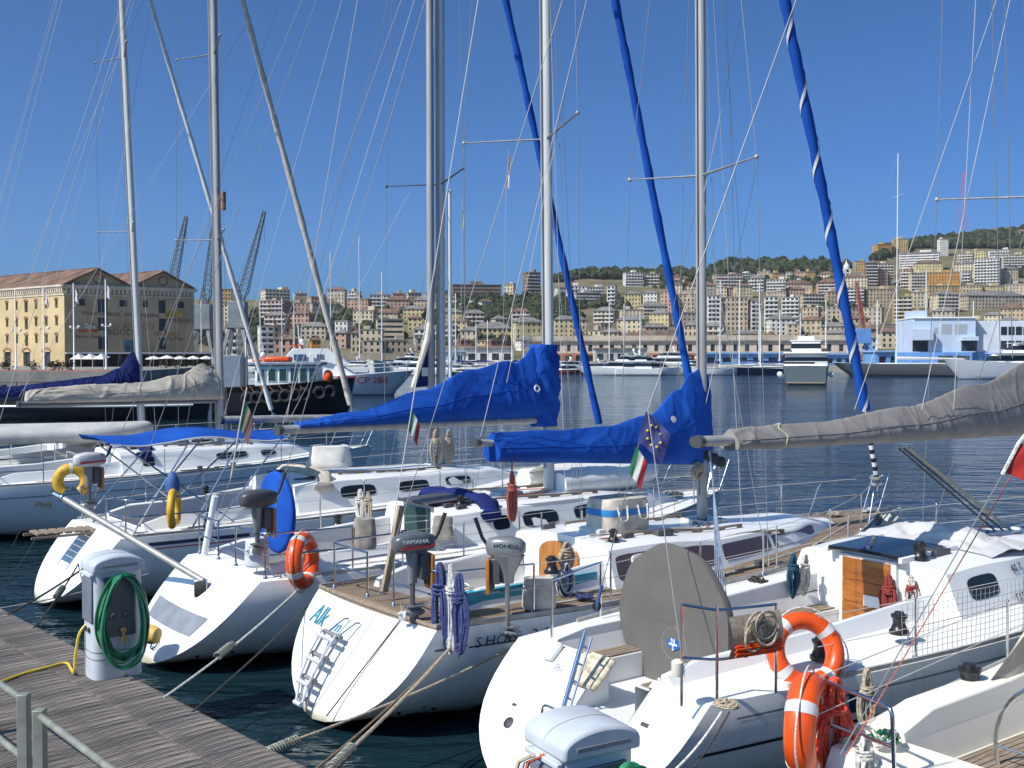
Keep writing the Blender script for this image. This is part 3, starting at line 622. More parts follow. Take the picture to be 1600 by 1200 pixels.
# side wall facing left: drawn with its normal outwards
o2 = A0 + e2 * l2; rects = []; step = 4.55
for c in range(16):
    uu = l2 - 3.4 - c * step
    for r_ in range(4):
        zb = [.0, 4.6, 8.6, 12.7][r_]
        if r_ == 0:
            if c % 2 == 1: rects.append((uu - 1.6, uu + 1.6, 0, 3.4))
        else:
            tall = c % 5 == 3; rects.append((uu - (.75 if tall else .6), uu + (.75 if tall else .6), zb + (.2 if tall else .9), zb + 2.9))
rects = [r_ for r_ in rects if r_[0] > .5]
mw = MB(); mg = []; facade(mw, mg, o2, -e2, l2, H, rects, .6); mw.build('side_wall', YW, wh); panes(mg, WGL)
nside = (-e2).cross(V((0, 0, 1)))
for r_ in rects:  # brick arches over the openings
    c0 = o2 - e2 * ((r_[0] + r_[1]) / 2) + V((0, 0, r_[3])); hw = (r_[1] - r_[0]) / 2; mb = MB(); th = .45 if hw > 1 else .28; rows = []
    for k2 in range(9):
        a = math.pi * k2 / 8; dr = -e2 * math.cos(a) * -1; rows.append([c0 + (e2 * math.cos(a)) * (hw + q) + V((0, 0, math.sin(a) * (hw * .45 + q) - .05)) + nside * z for q, z in ((0, .12), (th, .12), (th, -.1), (0, -.1))])
    mb.loft(rows, closed=True, caps=True); mb.build('brick_arch', BRK, wh)
# back walls, cornice, dentils
C0 = A0 + e2 * l2; D0 = A0 + e1 * l1 + e2 * l2
mw = MB(); mw.add([A0 + e1 * l1, D0, D0 + V((0, 0, H)), A0 + e1 * l1 + V((0, 0, H))], [(0, 1, 2, 3)]); mw.build('back_wall', YW_SHADE, wh)
def cornice(o, u, ln, nrm):
    for z0, z1, out in ((-2.3, -2.0, .18), (-.75, -.35, .45), (-.35, .05, .75)):
        mb = MB(); mb.add([o + u * (x) + nrm * y + V((0, 0, H + z)) for x in (-out, ln + out) for y in (-.05, out) for z in (z0, z1)], [(0, 1, 3, 2), (4, 6, 7, 5), (0, 4, 5, 1), (2, 3, 7, 6), (0, 2, 6, 4), (1, 5, 7, 3)]); mb.build('cornice', TRM, wh)
    mb = MB(); n = int(ln / .95)
    for k2 in range(n):
        c = o + u * ((k2 + .5) * ln / n) + nrm * .18 + V((0, 0, H - 1.25)); M = Matrix((u, nrm, V((0, 0, 1)))).transposed().to_4x4(); M.translation = c; mb.bx(-.22, .22, -.2, .2, -.5, .5, M)
    stuff(mb.build('dentil_row', TRM, wh))
n1 = e1.cross(V((0, 0, 1))); cornice(A0, e1, l1, n1); cornice(o2, -e2, l2, nside)
# two gables with circular windows, tiled roofs running back
PK = D(156, 420, 252).z - EZ
for g in (0, 1):
    a = A0 + e1 * (l1 * g / 2) + V((0, 0, H)); b_ = A0 + e1 * (l1 * (g + 1) / 2) + V((0, 0, H)); pk = (a + b_) / 2 + V((0, 0, PK))
    mb = MB(); mb.poly([a, b_, pk], -n1 * .5); mb.build('gable', YW_SHADE, wh)
    mb = MB(); mb.torus((a + b_) / 2 + n1 * .06 + V((0, 0, PK * .45)), 1.05, .14, n1, 24, 6); mb.build('round_window', BRK, wh)
    for s0, s1 in ((a, pk), (pk, b_)):
        ex = (s1 - s0) * .04; mb = MB(); e_ = V((0, 0, .35)); P4 = [s0 + n1 * .8 - ex, s1 + n1 * .8 + ex * 0, s1 + e2 * l2, s0 + e2 * l2 - ex]; mb.add(P4 + [p + e_ for p in P4], [(3, 2, 1, 0), (4, 5, 6, 7), (0, 1, 5, 4), (1, 2, 6, 5), (2, 3, 7, 6), (3, 0, 4, 7)]); mb.build('roof', ROOFS['red'], wh)
# faded painted lettering on the gable wall
def wtext(s, px, y, size, m, **k_): text(s, size, m, wh, face_matrix(A0 + e1 * f(px) + n1 * .05 + V((0, 0, zz(y))), e1, (0, 0, 1)), extrude=.01, **k_)
PD = mat('faded_dark_paint', (.13, .10, .085), .9, var=.4, vscale=.6); PO = mat('faded_orange_paint', (.50, .15, .05), .9, var=.3, vscale=.6); PP = mat('faded_pink_paint', (.36, .19, .13), .9, var=.3, vscale=.6); PBL = mat('faded_blue_paint', (.06, .16, .22), .9, var=.3, vscale=.6); PY = mat('faded_yellow_paint', (.50, .32, .05), .9, var=.2, vscale=.6)
wtext('ristoranti', 147, 488, 1.7, PD); wtext('specie, venti,', 185, 489, 1.6, PD); wtext('creative', 229, 490, 1.6, PD); wtext('COMMERCIALI', 273, 498, 1.3, PD); wtext('PORTO ANTICO', 188, 509, 2.0, PP); wtext('BOCCO', 188, 519, 2.0, PD); wtext('blu', 243, 520, 1.7, PO); wtext('di', 254, 520, 1.7, PO); wtext('mare', 267, 520, 1.7, PO); wtext('Spa', 138, 509, 1.8, WHITEP); wtext('Porto Antico', 139, 526, 1.3, PD); wtext('De Mari', 272, 528, 1.4, PD)
for px0, px1, y0, y1, m_ in ((255, 284, 481, 492, PY), (120, 150, 514, 519, PO), (190, 212, 530, 550, PBL)):
    mb = MB(); mb.poly([A0 + e1 * f(px) + n1 * .02 + V((0, 0, zz(y))) for px, y in ((px0, y1), (px1, y1), (px1, y0), (px0, y0))], n1 * .02); mb.build('painted_panel', m_, wh)
# promenade: lamp posts, tents, parasols, arbour
for i, (px, yt) in enumerate(((25, 453), (69, 447), (116, 443), (166, 437))):
    b_ = D(px, 575, 200); h = D(px, yt, 200).z - 1.6; t = thing('flagpole', 'white flagpole before the warehouse, %s of four' % ORD[i], 'flagpole', V((b_.x, b_.y, 1.6)), 0, 'flagpoles on the promenade')
    mb = MB(); mb.lathe([(.30, 0), (.22, .4), (.15, .5), (.10, h), (.02, h + .1)], (0, 0, 0), (0, 0, 1), 10); mb.build('pole', WHITE, t)
    mb = MB(); mb.tube([(-.6, 0, h * .48), (.9, 0, h * .48)], .05, 6); mb.ball((.9, 0, h * .48 + .25), .28, 8, 6); mb.ball((-.6, 0, h * .48 + .2), .25, 8, 6); mb.build('lamp_arm', WHITE, t)
    if i > 0: mb = MB(); mb.loft([[V((.15 + .9 * u_ * (.6 + .4 * v_), .2 * math.sin(u_ * 5 + v_ * 2), h - .6 - v_ * 2.4 - u_ * .9)) for v_ in (0, .33, .66, 1)] for u_ in (0, .25, .5, .75, 1)]); mb.build('banner', WHITEC, t)
for i, (px, y, d) in enumerate(((240, 556, 225), (261, 555, 225), (281, 556, 226), (302, 556, 228), (322, 556, 230), (375, 560, 240), (352, 559, 236), (392, 561, 244))):
    b_ = D(px, 575, d); t = thing('parasol', 'white cafe parasol on the quay, %s of the row' % ORD[i], 'parasol', V((b_.x, b_.y, 1.6)), 0, 'white parasols on the quay'); zt = D(px, y, d).z - 1.6
    mb = MB(); mb.tube([(0, 0, 0), (0, 0, zt)], .05, 6); mb.build('pole', WHITE, t); mb = MB(); mb.lathe([(1.75, -.72), (1.7, -.62), (.9, -.28), (.03, 0)], (0, 0, zt), (0, 0, 1), 8); mb.build('canopy', WHITECLOTH, t)
b_ = D(113, 575, 190); t = thing('cafe_tent', 'white peaked cafe tent roof between the flagpoles', 'tent', V((b_.x, b_.y, 1.6)), 0)
for q in range(3):
    x = q * 2.0; mb = MB(); mb.add([V((x, -1.2, 1.9)), V((x + 2, -1.2, 1.9)), V((x + 2, 2, 2.3)), V((x, 2, 2.3)), V((x + 1, .3, 2.9))], [(0, 1, 4), (1, 2, 4), (2, 3, 4), (3, 0, 4)]); mb.build('tent_roof', WHITECLOTH, t)
for x in (0, 2, 4, 6): mb = MB(); mb.tube([(x, -1.1, 0), (x, -1.1, 1.95)], .05, 6); mb.build('tent_leg', WHITE, t)
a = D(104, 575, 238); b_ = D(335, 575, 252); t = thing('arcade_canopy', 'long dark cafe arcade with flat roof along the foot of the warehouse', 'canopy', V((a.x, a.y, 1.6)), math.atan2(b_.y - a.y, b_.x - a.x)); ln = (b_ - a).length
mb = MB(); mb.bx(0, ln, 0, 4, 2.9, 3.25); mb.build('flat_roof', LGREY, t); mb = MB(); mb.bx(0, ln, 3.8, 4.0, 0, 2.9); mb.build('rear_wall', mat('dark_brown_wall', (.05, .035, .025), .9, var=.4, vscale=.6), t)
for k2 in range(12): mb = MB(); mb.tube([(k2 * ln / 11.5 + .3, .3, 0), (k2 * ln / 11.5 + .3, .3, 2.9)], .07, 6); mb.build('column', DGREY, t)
# planters and hedges on the promenade
for i, px in enumerate((8, 50, 82, 92, 106, 255, 275, 300, 320)):
    b_ = D(px, 575, 186 if px < 200 else 220); t = thing('promenade_shrub', 'dark green shrub in a planter on the promenade, %s of nine' % ORD[i], 'shrub', V((b_.x, b_.y, 1.6)), 0, 'promenade shrubs')
    mb = MB(); mb.bx(-.7, .7, -.4, .4, 0, .5); mb.build('planter', WM['stone'], t, bev=.05); mb = MB()
    for k2 in range(120):
        c = V((rt.gauss(0, .5), rt.gauss(0, .35), .6 + abs(rt.gauss(0, .5)))); a_ = rt.uniform(0, 6.3); u_ = V((math.cos(a_), math.sin(a_), rt.uniform(-.5, .5))) * .22; v_ = V((-math.sin(a_), math.cos(a_), rt.uniform(-.3, .9))) * .16; mb.add([c - u_, c + v_, c + u_, c - v_], [(0, 1, 2, 3)])
    mb.build('foliage', FOL[2], t)

# ------------------------------------------------------------------ lattice dock cranes
CRN = mat('crane_grey', (.13, .15, .16), .6, var=.15, vscale=.3)
def crane(label, px, py_base, tip_px, tip_py, d, px_h, py_h, jw=1.25):
    c = D(px, 575, d); h = D(px_h, py_h, d).z; t = thing('dock_crane', label, 'crane', V((c.x, c.y, 1.6)), 0, 'old lattice cranes on the quay')
    tip = D(tip_px, tip_py, d) - V((c.x, c.y, 1.6)); z1 = h - 1.6
    mb = MB()
    for a, b2 in ((-1, -1), (1, -1), (1, 1), (-1, 1)): mb.bar(V((a * 4, b2 * 4, 0)), V((a * 1.6, b2 * 1.6, z1 * .55)), .9, .9, up=(1, 0, 0))
    mb.bx(-2.6, 2.6, -2.6, 2.6, z1 * .5, z1 * .58); mb.build('portal', mat('crane_portal', (.25, .28, .29), .6, var=.15, vscale=.3), t)
    mb = MB(); mb.bx(-2.2, 2.4, -2, 2, z1 * .58, z1 * .86); mb.build('machine_house', mat('crane_house', (.22, .26, .28), .6, var=.15, vscale=.3), t, bev=.1)
    mb = MB()
    for a in (-1, 1): mb.tube([V((a * 1.2, 0, z1 * .86)), V((0, 0, z1 * 1.12))], .18, 5)
    mb.build('a_frame', CRN, t)
    j0 = V((.8, 0, z1 * .84)); ax = (tip - j0); L_ = ax.length; ax.normalize(); sd_ = V((0, 1, 0)); up = sd_.cross(ax).normalized(); mb = MB(); n = 16
    def cor(i): w_ = lerp(jw, .35, i / n) * (1 if i > 1 else .6); return [j0 + ax * (L_ * i / n) + sd_ * (a * w_) + up * (b2 * w_) for a, b2 in ((-1, -1), (1, -1), (1, 1), (-1, 1))]
    cs = [cor(i) for i in range(n + 1)]
    for q in range(4): mb.tube([c2[q] for c2 in cs], .14, 4)
    for i in range(n):
        for q in range(4):
            mb.tube([cs[i][q], cs[i + 1][(q + 1) % 4]], .08, 3, cap=False); mb.tube([cs[i][q], cs[i][(q + 1) % 4]], .08, 3, cap=False)
    mb.build('lattice_jib', CRN, t); mb = MB(); mb.tube([V((0, 0, z1 * 1.12)), tip], .06, 3); mb.tube([tip, tip - V((0, 0, L_ * .35))], .05, 3); mb.build('hoist_cable', WIRE, t)
crane('lattice dock crane nearest the warehouse gable, jib leaning right', 262, 575, 291, 338, 300, 268, 440); crane('lattice dock crane half hidden behind the thick grey mast', 318, 575, 333, 352, 320, 322, 460); crane('lattice dock crane with jib leaning right beside the furled white sail', 372, 575, 413, 330, 300, 383, 455)
crane('red and blue harbour crane at the far right shore', 1345, 575, 1338, 440, 330, 1345, 505, .6)
t = bpy.data.objects['dock_crane.003']
for ch_ in t.children:
    if ch_.name.startswith('lattice_jib'): ch_.data.materials[0] = mat('faded_crane_red', (.34, .10, .07), .7)
    if ch_.name.startswith('portal') or ch_.name.startswith('machine'): ch_.data.materials[0] = BB
# ================================================================== vessels across the harbour
def hull_rows(L, W, fb, zb, flare=.15, stern=.85, n=14):
    rows = []
    for i in range(n + 1):
        t = i / n; b = W / 2 * (stern + (1 - stern) * math.sin(min(1, t / .4) * math.pi / 2)) * (max(0, 1 - max(0, (t - .45) / .55) ** 2.2)); z = lerp(fb, zb, t ** 1.6); x = t * L
        rows.append((x, max(b, .02), z))
    return rows
def simple_hull(root, L, W, fb, zb, m, name='hull', flare=.2, boot=None, rake=.12, deckm=None):
    rs = hull_rows(L, W, fb, zb); mb = MB(); rows = []
    for x, b, z in rs:
        t = x / L; fl = lerp(.06, .45, t ** 2); k = rake * L * t ** 4
        sec = [(b, z, 0), (b * (1 - fl * .25), z * .6, .35), (b * (1 - fl * .7), z * .2, .8), (b * (1 - fl), .0, 1.0), (b * (1 - fl) * .7, -.4, 1.05)]
        rows.append([V((x - k * q, y, zz_)) for y, zz_, q in sec] + [V((x - k * q, -y, zz_)) for y, zz_, q in reversed(sec)])
    mb.loft([list(reversed(r_)) for r_ in rows], caps=True); o = mb.build(name, m, root, sharp=60)
    mb = MB(); mb.loft([[V((x, b, z - .01)), V((x, 0, z + .05)), V((x, -b, z - .01))] for x, b, z in rs]); mb.build('deck', deckm or WHITE2, root)
    if boot:
        mb = MB(); rows = []
        for r_ in rows and [] or rs:
            x, b, z = r_; t = x / L; fl = lerp(.06, .45, t ** 2); k = rake * L * t ** 4; y0 = b * (1 - fl) + .02; rows.append([V((x - k, y0, -.1)), V((x - k * .98, y0 * 1.01 + .005, .18))])
        for sg in (1, -1): mb.loft([[V((p.x, sg * p.y, p.z)) for p in r_] for r_ in rows])
        mb.build('boot_stripe', boot, root)
    return o
def tier(root, x0, x1, w0, w1, z0, z1, m, name, rf=.5, rb_=.1, glass=None, gz=(.35, .8), r_=.15):
    """superstructure block: raked front and back, inward sides, with an optional window band"""
    def ring(z):
        t = (z - z0) / (z1 - z0); xa = x0 + rb_ * t * (z1 - z0); xb = x1 - rf * t * (z1 - z0); wa = w0 * (1 - .06 * t); wb = w1 * (1 - .1 * t)
        return [V((xa, -wa, z)), V((lerp(xa, xb, .5), -lerp(wa, wb, .3), z)), V((xb, -wb * .75, z)), V((xb + .25 * (w1), 0, z)), V((xb, wb * .75, z)), V((lerp(xa, xb, .5), lerp(wa, wb, .3), z)), V((xa, wa, z))]
    mb = MB(); mb.loft([ring(z) for z in (z0, (z0 + z1) / 2, z1)], closed=True, caps=True); o = mb.build(name, m, root, bev=r_ * .3)
    if glass:
        za, zb_ = lerp(z0, z1, gz[0]), lerp(z0, z1, gz[1])
        def off(z):
            c = ring(z); cx = sum((p.x for p in c)) / 7; return [V((p.x + (.03 if p.x > cx else -.03), p.y * 1.012 + (.01 if p.y > 0 else -.01 if p.y < 0 else 0), p.z)) for p in c]
        mb = MB(); mb.loft([off(za), off(zb_)], closed=True); mb.build('window_band', glass, o)
    return o
def motor_yacht(label, px, yw, L, hd, W=None, hullm=None, tiers=2, name='motor_yacht', fb=None, sc_=1.0, dark=False, group='boats moored across the harbour', frac=.5):
    p = P(px, yw, 0); h = R(hd); W = W or L * .26; fb = fb or L * .075
    o = V((p.x, p.y, 0)) - V((math.cos(h), math.sin(h), 0)) * L * frac
    t = thing(name, label, 'boat', o, h, group); simple_hull(t, L, W, fb, fb * 1.45, hullm or WHITE, boot=NAVYP)
    z = fb; x0, x1, w_ = L * .10, L * .70, W * .40; hh = L * .085
    for k in range(tiers):
        tier(t, x0, x1, w_, w_ * .8, z - .05, z + hh, WHITE, 'superstructure', rf=1.3, rb_=.2, glass=GLASS if not dark else TINT); z += hh; mb = MB(); mb.bx(x0 - L * .03, x1 - hh * .9, -w_ * 1.02, w_ * 1.02, z - .02, z + .08); mb.build('deck_overhang', WHITE, t, bev=.02); x0 += L * .06; x1 -= L * .17; w_ *= .86; hh *= .86
    mb = MB(); xm = (x0 + x1) / 2; mb.tube([V((xm, -w_ * .6, z)), V((xm + .5, -w_ * .4, z + hh * .8)), V((xm + .5, w_ * .4, z + hh * .8)), V((xm, w_ * .6, z))], .08, 6); mb.ball((xm + .4, 0, z + hh * .8 + .2), .3, 8, 6); mb.tube([(xm + .4, .5, z + hh * .8), (xm + .3, .5, z + hh * 1.8)], .03, 5); mb.build('radar_arch', WHITE, t)
    mb = MB(); pts = []
    for k in range(9):
        q = .55 + .45 * k / 8; x, b, zz_ = hull_rows(L, W, fb, fb * 1.45, n=40)[int(q * 40)]; pts.append(V((x, -b * .95, zz_ + .8)))
    mb.tube(pts, .03, 5)
    for q in pts[::2]: mb.tube([q, q - V((0, 0, .8))], .025, 4)
    mb.build('bow_rail', STEEL, t); return t
def far_sail(label, px, yw, L, hd, top_y, hullm=None, group='boats moored across the harbour', cov=None, frac=.5, sprd=2):
    p = P(px, yw, 0); h = R(hd); W = L * .29; fb = .55 + L * .055; d = p.y; xm = L * .58
    o = V((p.x, p.y, 0)) - V((math.cos(h), math.sin(h), 0)) * xm; t = thing('moored_sailboat', label, 'sailboat', o, h, group)
    simple_hull(t, L, W, fb, fb * 1.25, hullm or WHITE, boot=NAVYP); tier(t, L * .28, L * .72, W * .3, W * .2, fb - .02, fb + .45, WHITE, 'coachroof', rf=1.5, glass=GLASS, gz=(.35, .75))
    zt = D(px, top_y, d).z; mb = MB(); r_ = max(.07, d * .00055); mb.tube([(xm, 0, fb), (xm, 0, zt)], [r_, r_ * .8], 8); ms = mb.build('mast', WHITE if d > 100 else ALU, t)
    for k in range(sprd):
        z = lerp(fb, zt, (k + 1) / (sprd + 1)); mb = MB(); mb.tube([(xm, -W * .35, z), (xm, W * .35, z)], .04, 5); mb.build('spreader', WHITE, ms)
    mb = MB(); mb.tube([(xm - .2, 0, fb + 1.2), (L * .12, 0, fb + 1.2)], .08, 6); mb.build('boom', ALU, t); mb = MB(); mb.tube([(xm - .2, 0, fb + 1.45), (L * .35, 0, fb + 1.38), (L * .13, 0, fb + 1.28)], [.28, .2, .1], 8); mb.build('sail_cover', cov or NAVYCLOTH, t)
    for a in ((L * .98, 0, fb * 1.25), (.1, 0, fb), (xm - .2, W * .45, fb), (xm - .2, -W * .45, fb)):
        mb = MB(); mb.tube([a, (xm, 0, zt - .1)], max(.012, d * .00007), 4, cap=False); mb.build('stay', WIRE, t)
    return t
NAVYH = mat('navy_hull', (.012, .018, .05), .2, var=.05); GREYH = mat('grey_hull', (.16, .165, .17), .25, var=.05); STEELH = mat('blue_grey_hull', (.11, .135, .15), .3, var=.08)
# white motor yacht lying stern-on in mid harbour
p = P(1259, 602, 0); my = thing('motor_yacht', 'white flybridge motor yacht with dark grey stern lying in mid harbour', 'boat', V((p.x, p.y, 0)), math.atan2(p.y, p.x))
simple_hull(my, 24, 6.5, 2.7, 3.4, STEELH, boot=mat('black_boot', (.01, .012, .012), .4), rake=.1)
tier(my, 1.0, 17, 2.95, 2.3, 2.65, 4.4, WHITE, 'main_saloon', rf=1.0, rb_=.1, glass=GLASS, gz=(.2, .72)); mb = MB(); mb.bx(.4, 15, -3.05, 3.05, 4.4, 4.65); mb.build('upper_deck', WHITE, my, bev=.08)
tier(my, 3.0, 12.5, 2.1, 1.7, 4.6, 6.2, WHITE, 'wheelhouse', rf=1.0, rb_=.35, glass=GLASS, gz=(.35, .8)); mb = MB(); mb.bx(3.4, 10, -2.2, 2.2, 6.2, 6.35); mb.build('hard_top', WHITE, my, bev=.05)
tier(my, 4.2, 7.5, 1.2, 1.0, 6.3, 6.9, WHITE, 'flybridge', rf=.4)
mb = MB(); mb.tube([(5, -.5, 6.9), (5.2, -.4, 8)], .06, 6); mb.tube([(5, .6, 6.9), (5, .6, 8.4)], .04, 5); mb.ball((5.4, 0, 7.2), .3, 10, 6); mb.build('aerial', DGREY, my)
for sg in (-1, 1): mb = MB(); mb.bx(.6, 3.6, sg * 2.55 - .45, sg * 2.55 + .45, 4.75, 5.15); mb.build('deck_locker', DGREY, my, bev=.05)
for i, (y_, z_) in enumerate(((3.55, 1.5), (3.35, 1.2), (-3.45, 1.5))):
    mb = MB(); mb.lathe([(.05, -.5), (.35, -.4), (.42, 0), (.35, .4), (.05, .5)], (1.2 + i * .5, y_, z_), (1, 0, 0), 12); w_ = mb.build('boat_fender', WHITE2); w_.location = my.location; w_.rotation_euler = my.rotation_euler; tag(w_, ('left big white fender hanging beside the mid-harbour motor yacht', 'second white fender tucked at the left quarter of the mid-harbour yacht', 'white fender on the right side of the mid-harbour motor yacht')[i], 'fender', 'white fenders')
mb = MB(); mb.bx(-.6, .1, -2.6, 2.6, .25, .45); mb.build('swim_platform', TEAKW, my, bev=.03)
mb = MB(); mb.loft([[V((-.05, y, z)) for z in (2.9, 3.3)] for y in (-2.9, -1.2)]); mb.tube([(-.05, -2.9, 3.3), (-.05, 2.9, 3.3)], .05, 6); mb.build('stern_rail', WHITE, my)
# the rest of the far row
motor_yacht('large white motor yacht with raked bow at the right edge', 1591, 592, 24, 186, hullm=mat('pearl_hull', (.62, .64, .68), .2, var=.03), tiers=3, frac=.42, fb=2.5)
t = far_sail('big grey sailing yacht with very tall white mast at right', 1400, 588, 30, 180, 240, GREYH, frac=.4, cov=WHITECLOTH, sprd=4)
motor_yacht('white catamaran-like cruiser in mid row, left of the two long ones', 965, 586, 18, 176, tiers=2, hullm=WHITE); motor_yacht('white low cruiser with long bow, right of the two long ones', 1022, 586, 17, 4, tiers=2); motor_yacht('white motor cruiser behind the long white pair', 1030, 577, 22, 176, tiers=2)
far_sail('dark navy sailing yacht beside the mid-harbour motor yacht', 1188, 586, 15, 182, 486, NAVYH); far_sail('white sailing yacht with high mast left of the navy yacht', 1125, 586, 13, 4, 437, WHITE); far_sail('white yacht with tall mast behind the navy yacht', 1155, 580, 14, 180, 437, WHITE); far_sail('white yacht with thin mast above the navy yacht', 1186, 578, 13, 0, 442, WHITE)
far_sail('white sailboat with mast in front of the balconied towers', 1218, 578, 12, 170, 484, WHITE); far_sail('white sailboat behind the mid-harbour motor yacht', 1250, 577, 12, 10, 489, WHITE); far_sail('sailboat with mast beside the bright blue shed', 1290, 577, 12, 10, 470, WHITE); far_sail('sailboat with slim mast left of the shipyard block', 1370, 578, 14, 180, 470, WHITE); far_sail('tall-masted sailboat in front of the shipyard block', 1446, 578, 18, 180, 422, WHITE)
motor_yacht('small white cruiser with red trim beside the blue furled sail', 905, 584, 12, 20, tiers=2, hullm=mat('red_boot_hull', (.30, .07, .04), .4)); motor_yacht('small white motorboat left of the blue mast collar', 770, 584, 11, 170, tiers=1); motor_yacht('little green and white motorboat right of the double mast', 722, 586, 8, 175, tiers=1, hullm=mat('green_hull', (.02, .10, .05), .4)); motor_yacht('white motor yacht left of the double mast', 645, 586, 16, 172, tiers=2); motor_yacht('white cruiser with its bow towards us left of the navy sail bag', 618, 582, 16, 200, tiers=3)
motor_yacht('fishing boat with orange deckhouse by the blue furled sail', 925, 580, 13, 185, tiers=1, hullm=mat('dark_red_hull', (.18, .04, .025), .5)); motor_yacht('white motorboat under the classical yellow building', 855, 582, 10, 8, tiers=1)
for i, (px, ty, yw, L, hd) in enumerate(((517, 395, 583, 16, 175), (562, 370, 583, 16, 5), (597, 425, 580, 13, 180), (441, 465, 582, 12, 10), (407, 468, 582, 12, 170), (460, 458, 582, 12, 0), (712, 458, 582, 13, 180), (762, 500, 580, 12, 10), (800, 480, 581, 12, 175), (818, 486, 580, 11, 0), (744, 505, 578, 11, 180), (952, 470, 579, 12, 176), (975, 475, 579, 13, 5), (1000, 490, 579, 12, 180), (315, 470, 582, 12, 10), (1325, 500, 577, 12, 180), (1520, 470, 579, 14, 180))):
    far_sail('moored sailboat whose bare mast stands %s in the crowded far row' % ORD[i], px, yw, L, hd, ty, WHITE)
for i, (px, yw, L, hd) in enumerate(((690, 582, 12, 170), (740, 581, 10, 10), (795, 580, 11, 175), (835, 580, 12, 5), (875, 580, 10, 180), (545, 583, 12, 170), (500, 583, 13, 5), (455, 584, 12, 175), (585, 581, 12, 10), (1075, 580, 12, 180), (1330, 579, 12, 175))):
    motor_yacht('small white cruiser in the crowded far row, %s of the small ones' % ORD[i], px, yw, L, hd, tiers=1 + i % 2)
# green and white prow
p = P(592, 590, 0); t = thing('moored_prow', 'white boat bow with bright green deck pointing at us behind the patrol boat', 'boat', V((p.x, p.y + 9, 0)), R(-92)); simple_hull(t, 13, 4.2, 2.2, 3.4, WHITE, deckm=mat('bright_green', (.15, .42, .05), .6), rake=.2)
mb = MB(); mb.add([V((9.9, -1.75, 3.05)), V((9.9, 1.75, 3.05)), V((13.05, 0, 2.45))], [(0, 1, 2)]); mb.build('bow_panel', mat('bright_green', (.15, .42, .05), .6), t)

# ------------------------------------------------------------------ coast guard patrol boat
p = P(395, 617, 0); cg = thing('patrol_boat', 'white coast guard patrol boat with red bow stripe and number', 'boat', V((p.x, p.y, 0)), R(2))
LC = 17.0; simple_hull(cg, LC, 4.8, 1.7, 2.6, mat('pale_grey_hull', (.60, .61, .62), .3, var=.05), boot=NAVYP, rake=.13)
mb = MB(); M0 = None
def cg_side(x, z, o_=.02):
    t = x / LC; rs = hull_rows(LC, 4.8, 1.7, 2.6, n=60); r_ = rs[min(60, max(0, int(t * 60)))]; fl = lerp(.06, .45, t ** 2); q = 1 - z / r_[2]
    yy = r_[1] * (1 - fl * (interp([(0, 0), (.4, .25), (.8, .7), (1, 1)], q))); k = .13 * LC * t ** 4 * interp([(0, 0), (.4, .35), (.8, .8), (1, 1)], q); return V((x - k, -yy - o_, z))
mb.loft([[cg_side(lerp(9.3, 8.4, s_ / 6) + a * 1.9, lerp(2.0, .15, s_ / 6)) for a in (0, .5, 1)] for s_ in range(7)]); mb.build('red_stripe', REDP, cg)
text('CP 288', 1.0, REDP, cg, face_matrix(cg_side(13.0, 1.55, .10), cg_side(14.2, 1.55) - cg_side(11.8, 1.55), (0, -.35, 1)), sx=1.1)
mb = MB(); mb.lathe([(.5, 0), (.5, .05)], cg_side(9.75, 1.15, .03), (0, -1, 0), 16); mb.build('emblem', WHITE, cg)
tier(cg, 1.2, 11.5, 2.0, 1.5, 1.65, 3.3, WHITE, 'deckhouse', rf=1.6, glass=None); tier(cg, 3.0, 10.2, 1.7, 1.2, 3.25, 4.9, WHITE, 'wheelhouse', rf=1.5, rb_=.9, glass=None)
for x0, x1 in ((4.6, 5.9), (7.0, 7.8)): mb = MB(); mb.bx(x0, x1, -1.72, -1.62, 3.7, 4.3); mb.build('window', mat('blue_grey_glass', (.08, .11, .22), .1), cg, bev=.03)
mb = MB(); mb.bx(6.2, 6.7, -1.72, -1.64, 3.35, 4.4); mb.build('cabin_door', WHITE2, cg, bev=.02)
for x_ in (4.6, 5.2): mb = MB(); mb.torus((x_, -1.5, 5.05), .26, .08, (0, 1, .4), 18, 8); w_ = mb.build('lifebuoy', ORANGE); w_.location = cg.location; w_.rotation_euler = cg.rotation_euler; tag(w_, 'orange lifebuoy on the patrol boat roof, %s of two' % ('left' if x_ < 5 else 'right'), 'lifebuoy')
mb = MB(); mb.bx(.2, 3.4, -1.2, 1.2, 3.35, 3.9); mb.build('orange_locker', ORANGE, cg, bev=.15)
mb = MB(); pts = [cg_side(x_, interp([(0, 1.7), (17, 2.6)], x_) + 0, -.1) + V((0, 0, .9)) for x_ in (9.5, 11, 12.5, 14, 15.3, 16.3)]; mb.tube(pts, .035, 5); mb.tube([q - V((0, 0, .4)) for q in pts], .03, 5)
for q in pts: mb.tube([q, q - V((0, 0, .9))], .03, 5)
mb.build('bow_rail', WHITE, cg)
mb = MB(); mb.tube([(5, 0, 4.9), (4.8, 0, 7.4)], .07, 6); mb.tube([(4.9, -.8, 6.4), (4.9, .8, 6.4)], .05, 5); mb.ball((5.2, 0, 5.6), .32, 10, 6); mb.build('mast', WHITE, cg)

